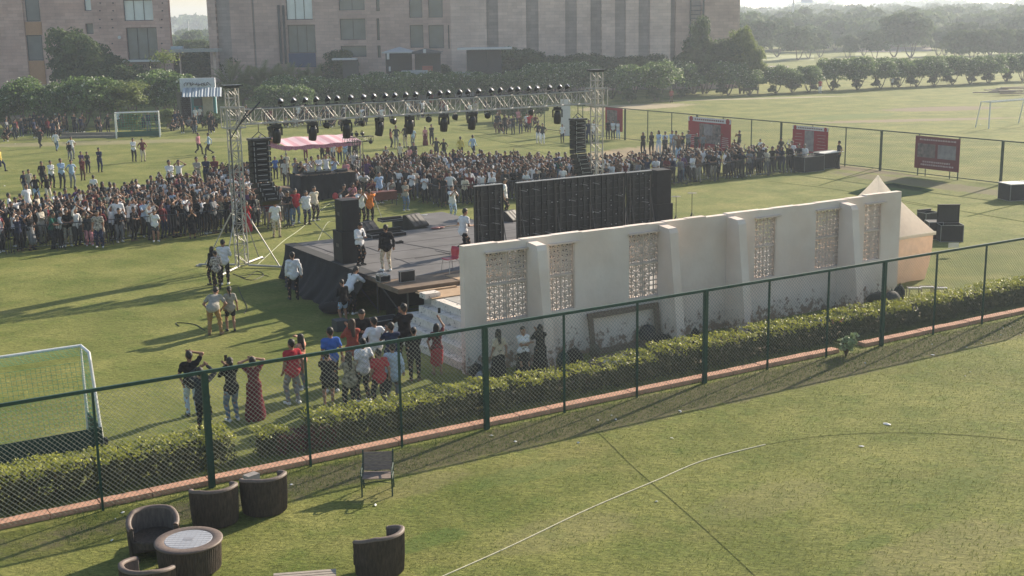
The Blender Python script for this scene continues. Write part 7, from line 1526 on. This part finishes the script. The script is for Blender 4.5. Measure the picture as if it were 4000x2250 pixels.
# bystanders on the middle and right lawn
for a in [(1060, 575, 500, S_, 'black', 'black', 'behind the canopy', 'away'), (1090, 576, 510, S_, 'white', 'cream', 'behind the canopy', 'away'),
          (1528, 576, 501, FS_, 'rust', 'black', 'leftmost of four standing on the middle lawn', 20), (1549, 578, 489, HI, 'charcoal', 'stone', 'second of four standing on the middle lawn', 'stage'), (1585, 576, 485, HI, 'black', 'beige', 'third of four standing on the middle lawn', 'away'), (1615, 575, 497, S_, 'lightblue', 'grey', 'rightmost of four standing on the middle lawn', 'away'),
          (1662, 568, 494, ('stand', 1, 'short', 'skirt_long', 'short'), 'pink', 'maroon', 'left of a pair in the middle of the far lawn', 'stage'), (1687, 566, 484, X_, 'charcoal', 'black', 'right of a pair in the middle of the far lawn', 'stage'), (1706, 625, 536, HI, 'charcoal', 'charcoal', 'left of a dark pair behind the middle crowd', 'stage'), (1735, 626, 541, HI, 'black', 'charcoal', 'right of a dark pair behind the middle crowd', 'stage'), (1800, 622, 530, KW, 'yellow', 'black', 'walking away with a yellow backpack', 80), (1848, 617, 524, KW, 'sky', 'navy', 'walking away with a blue backpack', 60),
          (2103, 560, 475, HI, 'black', 'white', 'left of two in white trousers before the bushes', 'stage'), (2120, 563, 480, HI, 'charcoal', 'white', 'right of two in white trousers before the bushes', 'stage'), (2197, 558, 484, S_, 'white', 'black', 'alone left of the right loudspeaker array', 'stage'), (2280, 556, 468, X_, 'grey', 'navy', 'just right of the right loudspeaker array', 'stage'), (2300, 558, 466, S_, 'navy', 'navy', 'behind the right tower', 'stage'), (2320, 558, 468, S_, 'white', 'charcoal', 'beside the right tower', 'stage'), (2375, 545, 465, X_, 'black', 'black', 'in front of the leftmost banner', 'stage'), (2395, 545, 468, X_, 'white', 'charcoal', 'left of two in white before the leftmost banner', 'stage'), (2415, 545, 470, X_, 'white', 'sky', 'right of two in white before the leftmost banner', 'stage'),
          (1510+0, 660, 570, S_, 'stone', 'black', 'behind the middle crowd near the lights stand', 'stage'), (1600, 660, 570, ('stand', 1, 'short', 'skirt_long', 'long'), 'pink', 'pink', 'in a long pink dress behind the middle crowd', 'stage'), (1618, 655, 552, S_, 'charcoal', 'charcoal', 'behind the woman in pink', 'stage'), (1565, 640, 560, S_, 'cream', 'charcoal', 'left of the woman in pink', 'stage')]:
    cp(*a[:7], hd=a[7])
# right: row standing behind the barrier crowd
for i, a in enumerate([(2512, 605, 515, FX, 'black', 'black'), (2545, 605, 513, FX, 'black', 'black'), (2573, 605, 508, FX, 'lightblue', 'white'), (2598, 605, 512, X_, 'lightblue', 'stone'), (2597, 625, 530, X_, 'charcoal', 'black'), (2625, 605, 508, X_, 'sky', 'grey'), (2640, 608, 509, S_, 'stone', 'grey'), (2650, 630, 525, KM[3], 'brown', 'sky'), (2665, 605, 515, X_, 'charcoal', 'grey'), (2688, 605, 508, X_, 'grey', 'charcoal'), (2745, 600, 525, S_, 'grey', 'charcoal'), (2720, 605, 520, X_, 'charcoal', 'charcoal'), (2772, 560, 485, X_, 'charcoal', 'stone'), (2805, 590, 500, X_, 'grey', 'stone'), (2822, 592, 510, PH, 'white', 'navy')]):
    cp(*a, where=f"in the row before the bright red banner, {['first','second','third','fourth','fifth','sixth','seventh','eighth','ninth','tenth','eleventh','twelfth','tallest','second last','last'][i]} from the left" if i != 12 else 'raised above the row before the bright red banner')
for a in [(2887, 595, 508, PH, 'charcoal', 'charcoal', 'standing alone between the two red banners', -150), (3275, 658, 548, HI, 'charcoal', 'charcoal', 'with one hand on the flight cases at the fence', -170), (2968, 625, 550, S_, 'white', 'grey', 'tall at the back of the right crowd', 'stage'), (3050, 620, 560, S_, 'black', 'charcoal', 'dark at the back of the right crowd', 'stage'), (3095, 620, 552, S_, 'white', 'grey', 'tall in white before the faded banner', 'stage'), (3170, 625, 560, KM[5], 'white', 'grey', 'with an arm up before the faded banner', 'stage'), (2870-0, 590, 520, SQ, 'black', 'black', 'crouching near the fence', 'stage')]:
    cp(*a[:7], hd=a[7])
# tree line people at the right
for a in [(2622, 402, 345, S_, 'rust', 'brown', 'under the tree row right of the tower', 'stage'), (3203, 365, 308, S_, 'red', 'white', 'in red under the right part of the tree row', 'stage'), (3484, 345, 300, S_, 'white', 'charcoal', 'in white under the right part of the tree row', 'stage'), (3700, 322, 290, S_, 'white', 'charcoal', 'in white under the far right tree row', 'stage')]:
    cp(*a[:7], hd=a[7])
# console crew on and around the riser
Zr = .56
for i, (x, yt, tp_, t, key) in enumerate([(1152, 618, 'grey', 40.9, PH), (1175, 632, 'black', 40.6, PH), (1196, 620, 'white', 40.9, PH), (1216, 612, 'cream', 41.2, PH), (1243, 606, 'white', 41.2, X_), (1272, 604, 'white', 41.4, KM[3]), (1303, 612, 'lightblue', 41.0, PH), (1350, 625, 'pink', 41.2, KM[0]), (1380, 588, 'white', 43.2, HI)]):
    s, zt = PT(x, yt, t); zf = zt-1.72; crowd_person(W(s, t, max(zf, 0) if i < 8 else max(zf, 0)), heading('front', (0, 0)), key, tp_, 'black', 'black', 1, 1.0, f"console operator in {nm_(tp_)} shirt, {['first','second','third','fourth','fifth','sixth','seventh','eighth','ninth'][i]} from the left behind the mixing desks")
for i, (x, yb, yt, tp_, bt_, key, wh) in enumerate([(1195, 625, 562, 'pink', 'maroon', HI, 'in pinkish shirt behind the console operators under the canopy'), (1260, 632, 553, 'black', 'black', HI, 'in black under the canopy'), (1282, 632, 553, 'maroon', 'charcoal', S_, 'in dark red under the canopy pole'), (1303, 634, 556, 'lightblue', 'navy', S_, 'with a yellow turban under the canopy'), (1328, 636, 550, 'orange', 'navy', S_, 'in orange and white shirt under the canopy'), (1350, 636, 550, 'sky', 'grey', X_, 'in blue shirt at the canopy corner'), (1366, 634, 552, 'charcoal', 'grey', X_, 'in dark shirt beside the light stand'), (1388, 634, 550, 'black', 'black', X_, 'in black beside the light stand'),
          (1078, 700, 615, 'blue', 'charcoal', KM[0], 'in blue at the left of the canopy'), (1105, 705, 605, 'charcoal', 'stone', S_, 'in dark grey by the canopy pole'), (1118, 735, 618, 'white', 'charcoal', S_, 'in white by the canopy pole'), (1122, 690, 596, 'cream', 'charcoal', S_, 'in cream behind the canopy pole')]):
    cp(x, yb, yt, key, tp_, bt_, wh, hd='stage' if i else 'stage')
# packed crowds: rows sampled with jitter
TOPS = ['black']*16+['charcoal']*9+['white']*13+['maroon']*4+['navy']*5+['grey']*3+['brown']*4+['pink', 'cream', 'cream', 'lightblue', 'check', 'camo', 'stone', 'green', 'olive', 'purple']
BOTS = ['black']*12+['charcoal']*4+['navy']*3+['grey']*2+['denim', 'stone', 'brown']
cr = random.Random(12); POOL = []
def fill(region, fr, depth, ds=.62, dt=.72):
    """fr(s) -> front t ; depth(s) -> rows depth"""
    s0, s1 = region; t_k = 0
    while True:
        any_ = False; s = s0+(.31 if t_k % 2 else 0)
        while s < s1:
            d = depth(s)
            if t_k*dt < d:
                any_ = True; ss = s+cr.uniform(-.2, .2); tt = fr(s)+.35+t_k*dt+cr.uniform(-.18, .18); POOL.append((ss, tt, t_k))
            s += ds*cr.uniform(.85, 1.2)
        t_k += 1
        if not any_ or t_k > 30: break
def lin(x0, y0, x1, y1): return lambda s: y0+(y1-y0)*(s-x0)/(x1-x0)
def pw(pts): return lambda s: float(np.interp(s, [p[0] for p in pts], [p[1] for p in pts]))
fill((2.6, 16.3), lin(0, 32.7, 16.6, 31.3), pw([(2, 3.2), (4.5, 4.4), (9, 8.5), (12, 10), (14, 11.5), (16.5, 12)]))
nL = len(POOL)
fill((16.9, 20.6), pw([(16.9, 33.2), (18.6, 39.5), (20.6, 44.0)]), pw([(16.9, 10.5), (20.6, 2.5)]))
nL2 = len(POOL)
fill((25.8, 37.0), pw([(25.8, 32.8), (37, 31.8)]), pw([(25.8, 12.5), (29, 12.5), (33, 11), (37, 6.5)]))
fill((37.0, 52.0), lin(37.1, 31.8, 52.4, 32.1), pw([(37, 5.5), (41, 4.0), (47, 3.4), (50, 1.6), (52, 1.0)]), .66, .8)
def crowd_desc(s, k):
    if s < 6: w_ = 'at the left end of the left crowd'
    elif s < 11: w_ = 'in the left crowd'
    elif s < 16.8: w_ = 'in the left crowd around the left tower'
    elif s < 21: w_ = 'in the crowd beside the console riser'
    elif s < 31: w_ = 'in the middle crowd beyond the runway'
    elif s < 37: w_ = 'in the middle crowd above the wide video screen'
    elif s < 44: w_ = 'in the right crowd beside the speaker stack'
    else: w_ = 'in the right crowd near the banners'
    return ('in the front row ' if k == 0 else '')+w_
budget = 300-sum(1 for o in bpy.data.objects if o.parent is None and o.get('category') == 'person')
# the nearest of the crowd are people of their own, the rest of the packed crowd is one mass
def dist(q): p_ = W(q[0], q[1]); return math.hypot(p_[0], p_[1])
def vis(q): return not (24.6 < q[0] < 37.5 and q[1] < 34.2 and False)
order = sorted(POOL, key=lambda q: dist(q)+(25 if 31 < q[0] < 37 and q[2] < 1 else 0)); own = order[:budget]; rest = order[budget:]
def rnd_look(k):
    fem = cr.random() < .3; key = cr.choice(KB) if k == 0 and cr.random() < .6 else (cr.choice(KF) if fem else cr.choice(KM[:7] if cr.random() < .9 else KM)); return key, cr.choice(TOPS), cr.choice(BOTS), cr.choice(['white', 'black', 'black', 'white', 'brown']), cr.choice([0, 1, 1, 2, 1])
for s, t, k in own:
    key, tp_, bt_, sh_, sk = rnd_look(k); p_ = W(s, t); a = heading('stage', p_)+cr.uniform(-.35, .35); w_ = crowd_desc(s, k)
    crowd_person(p_, a, key, tp_, bt_, sh_, sk, cr.uniform(.9, 1.04), short_label(f"{'woman' if key[1] else 'man'} in {nm_(tp_)} top", f" and {nm_(bt_)} {'skirt' if key[3]=='skirt' else 'trousers'}", f' {pk(key)}', f' {w_}'), 'people '+crowd_desc(s, 1))
def mass(lst, name, label):
    VV = []; FF = []; MI = []; n = 0; mats_ = list(SK)+[CM[c] for c in sorted(PAL)]+[CM[c] for c in ('camo', 'floral', 'check')]+[MSH['white'], MSH['black'], MSH['brown'], MH]; ix = {m.name: i for i, m in enumerate(mats_)}
    for (loc, a, key, tp_, bt_, sh_, sk, sc) in lst:
        me = crowd_mesh_low(key); V, F, mi = me; c, s_ = math.cos(a-math.pi/2), math.sin(a-math.pi/2); R_ = np.array([[c, -s_, 0], [s_, c, 0], [0, 0, 1]])
        VV.append((V*sc)@R_.T+np.array(loc)); FF.append(F+n); n += len(V); tab = np.array([sk, ix[CM[tp_].name], ix[CM[bt_].name], ix[MSH[sh_].name], ix[MH.name]]); MI.append(tab[mi])
    o = npmesh(name, np.concatenate(VV), np.concatenate(FF), mats_, None, True, np.concatenate(MI)); tag(o, label, 'crowd', None, 'stuff'); return o
LOW = {}
def crowd_mesh_low(key):
    if key not in LOW:
        pose, fem, sl_, lg, hair = key; J = skeleton(pose, fem); b_, h_ = prims_of(J, fem, sl_, lg, hair, .05); pr_ = b_+h_; V, F = nets(pr_, .046); ci = classify(V, pr_); LOW[key] = (V, F, ci[F[:, 0]])
    return LOW[key]
lst = []
for s, t, k in rest:
    key, tp_, bt_, sh_, sk = rnd_look(k); p_ = W(s, t); lst.append((p_, heading('stage', p_)+cr.uniform(-.35, .35), key, tp_, bt_, sh_, sk, cr.uniform(.9, 1.04)))
mass(lst, 'crowd', 'packed crowd filling the far rows behind the barriers')
lst = []
def bgp(x0, x1, y0, y1, n, keys, tops=None):
    tops = tops or SHADE_TOPS
    for i in range(n):
        p_ = P(cr.uniform(x0, x1), cr.uniform(y0, y1)); _, tp_, bt_, sh_, sk = rnd_look(1); lst.append((p_, heading('stage', p_)+cr.uniform(-.8, .8), cr.choice(keys), cr.choice(tops), bt_, sh_, sk, cr.uniform(.92, 1.04)))
SHADE_TOPS = ['black']*8+['charcoal']*6+['navy']*2+['brown']*2+['grey', 'maroon', 'white', 'white', 'stone']  # mostly dark tops: the tree shade is put into the clothing colours
bgp(0, 130, 520, 560, 9, [S_, X_, SQ]); bgp(60, 260, 500, 545, 11, [S_, X_, FS_, HI]); bgp(150, 240, 515, 560, 10, [SQ, S_]); bgp(240, 450, 515, 530, 10, [S_, X_, HI]); bgp(0, 300, 462, 495, 8, [S_, X_]); bgp(460, 700, 500, 512, 6, [S_, X_]); bgp(640, 860, 500, 525, 16, [SQ, S_]); bgp(690, 850, 455, 490, 9, [S_, X_], ['white', 'charcoal', 'grey'])
bgp(900, 1500, 470, 492, 28, [S_, X_, FS_, HI], SHADE_TOPS+['white']*3); bgp(1050, 1420, 484, 500, 18, [SQ], SHADE_TOPS+['white']*3); bgp(1500, 1900, 445, 470, 16, [S_, KW, X_], SHADE_TOPS+['white']*3); bgp(1930, 2090, 485, 525, 16, [S_, X_, SQ], SHADE_TOPS+['red', 'pink'])
mass(lst, 'background_crowd', 'people standing and sitting in the shade under the trees along the field')
# shade makers for the people under the trees: the bushes between them
for i, (x, y) in enumerate([(2000, 470), (2040, 480), (2080, 470), (1960, 475), (2110, 455)]): plant('bush', i, P(x, y), 1.25, 'dark bush behind the people left of the right array, '+ORD(i)+' one', 'bushes left of the right array', cat='bush')
b = MB(); X0, Z1 = PY(2190, 388, 105); X1, Z0 = PY(2228, 450, 105); b.box(((X0+X1)/2, 105, Z1/2), (X1-X0, .12, Z1)); o = b.build('white_board', mwh); tag(o, 'white board standing behind the fence left of the right tower', 'board')
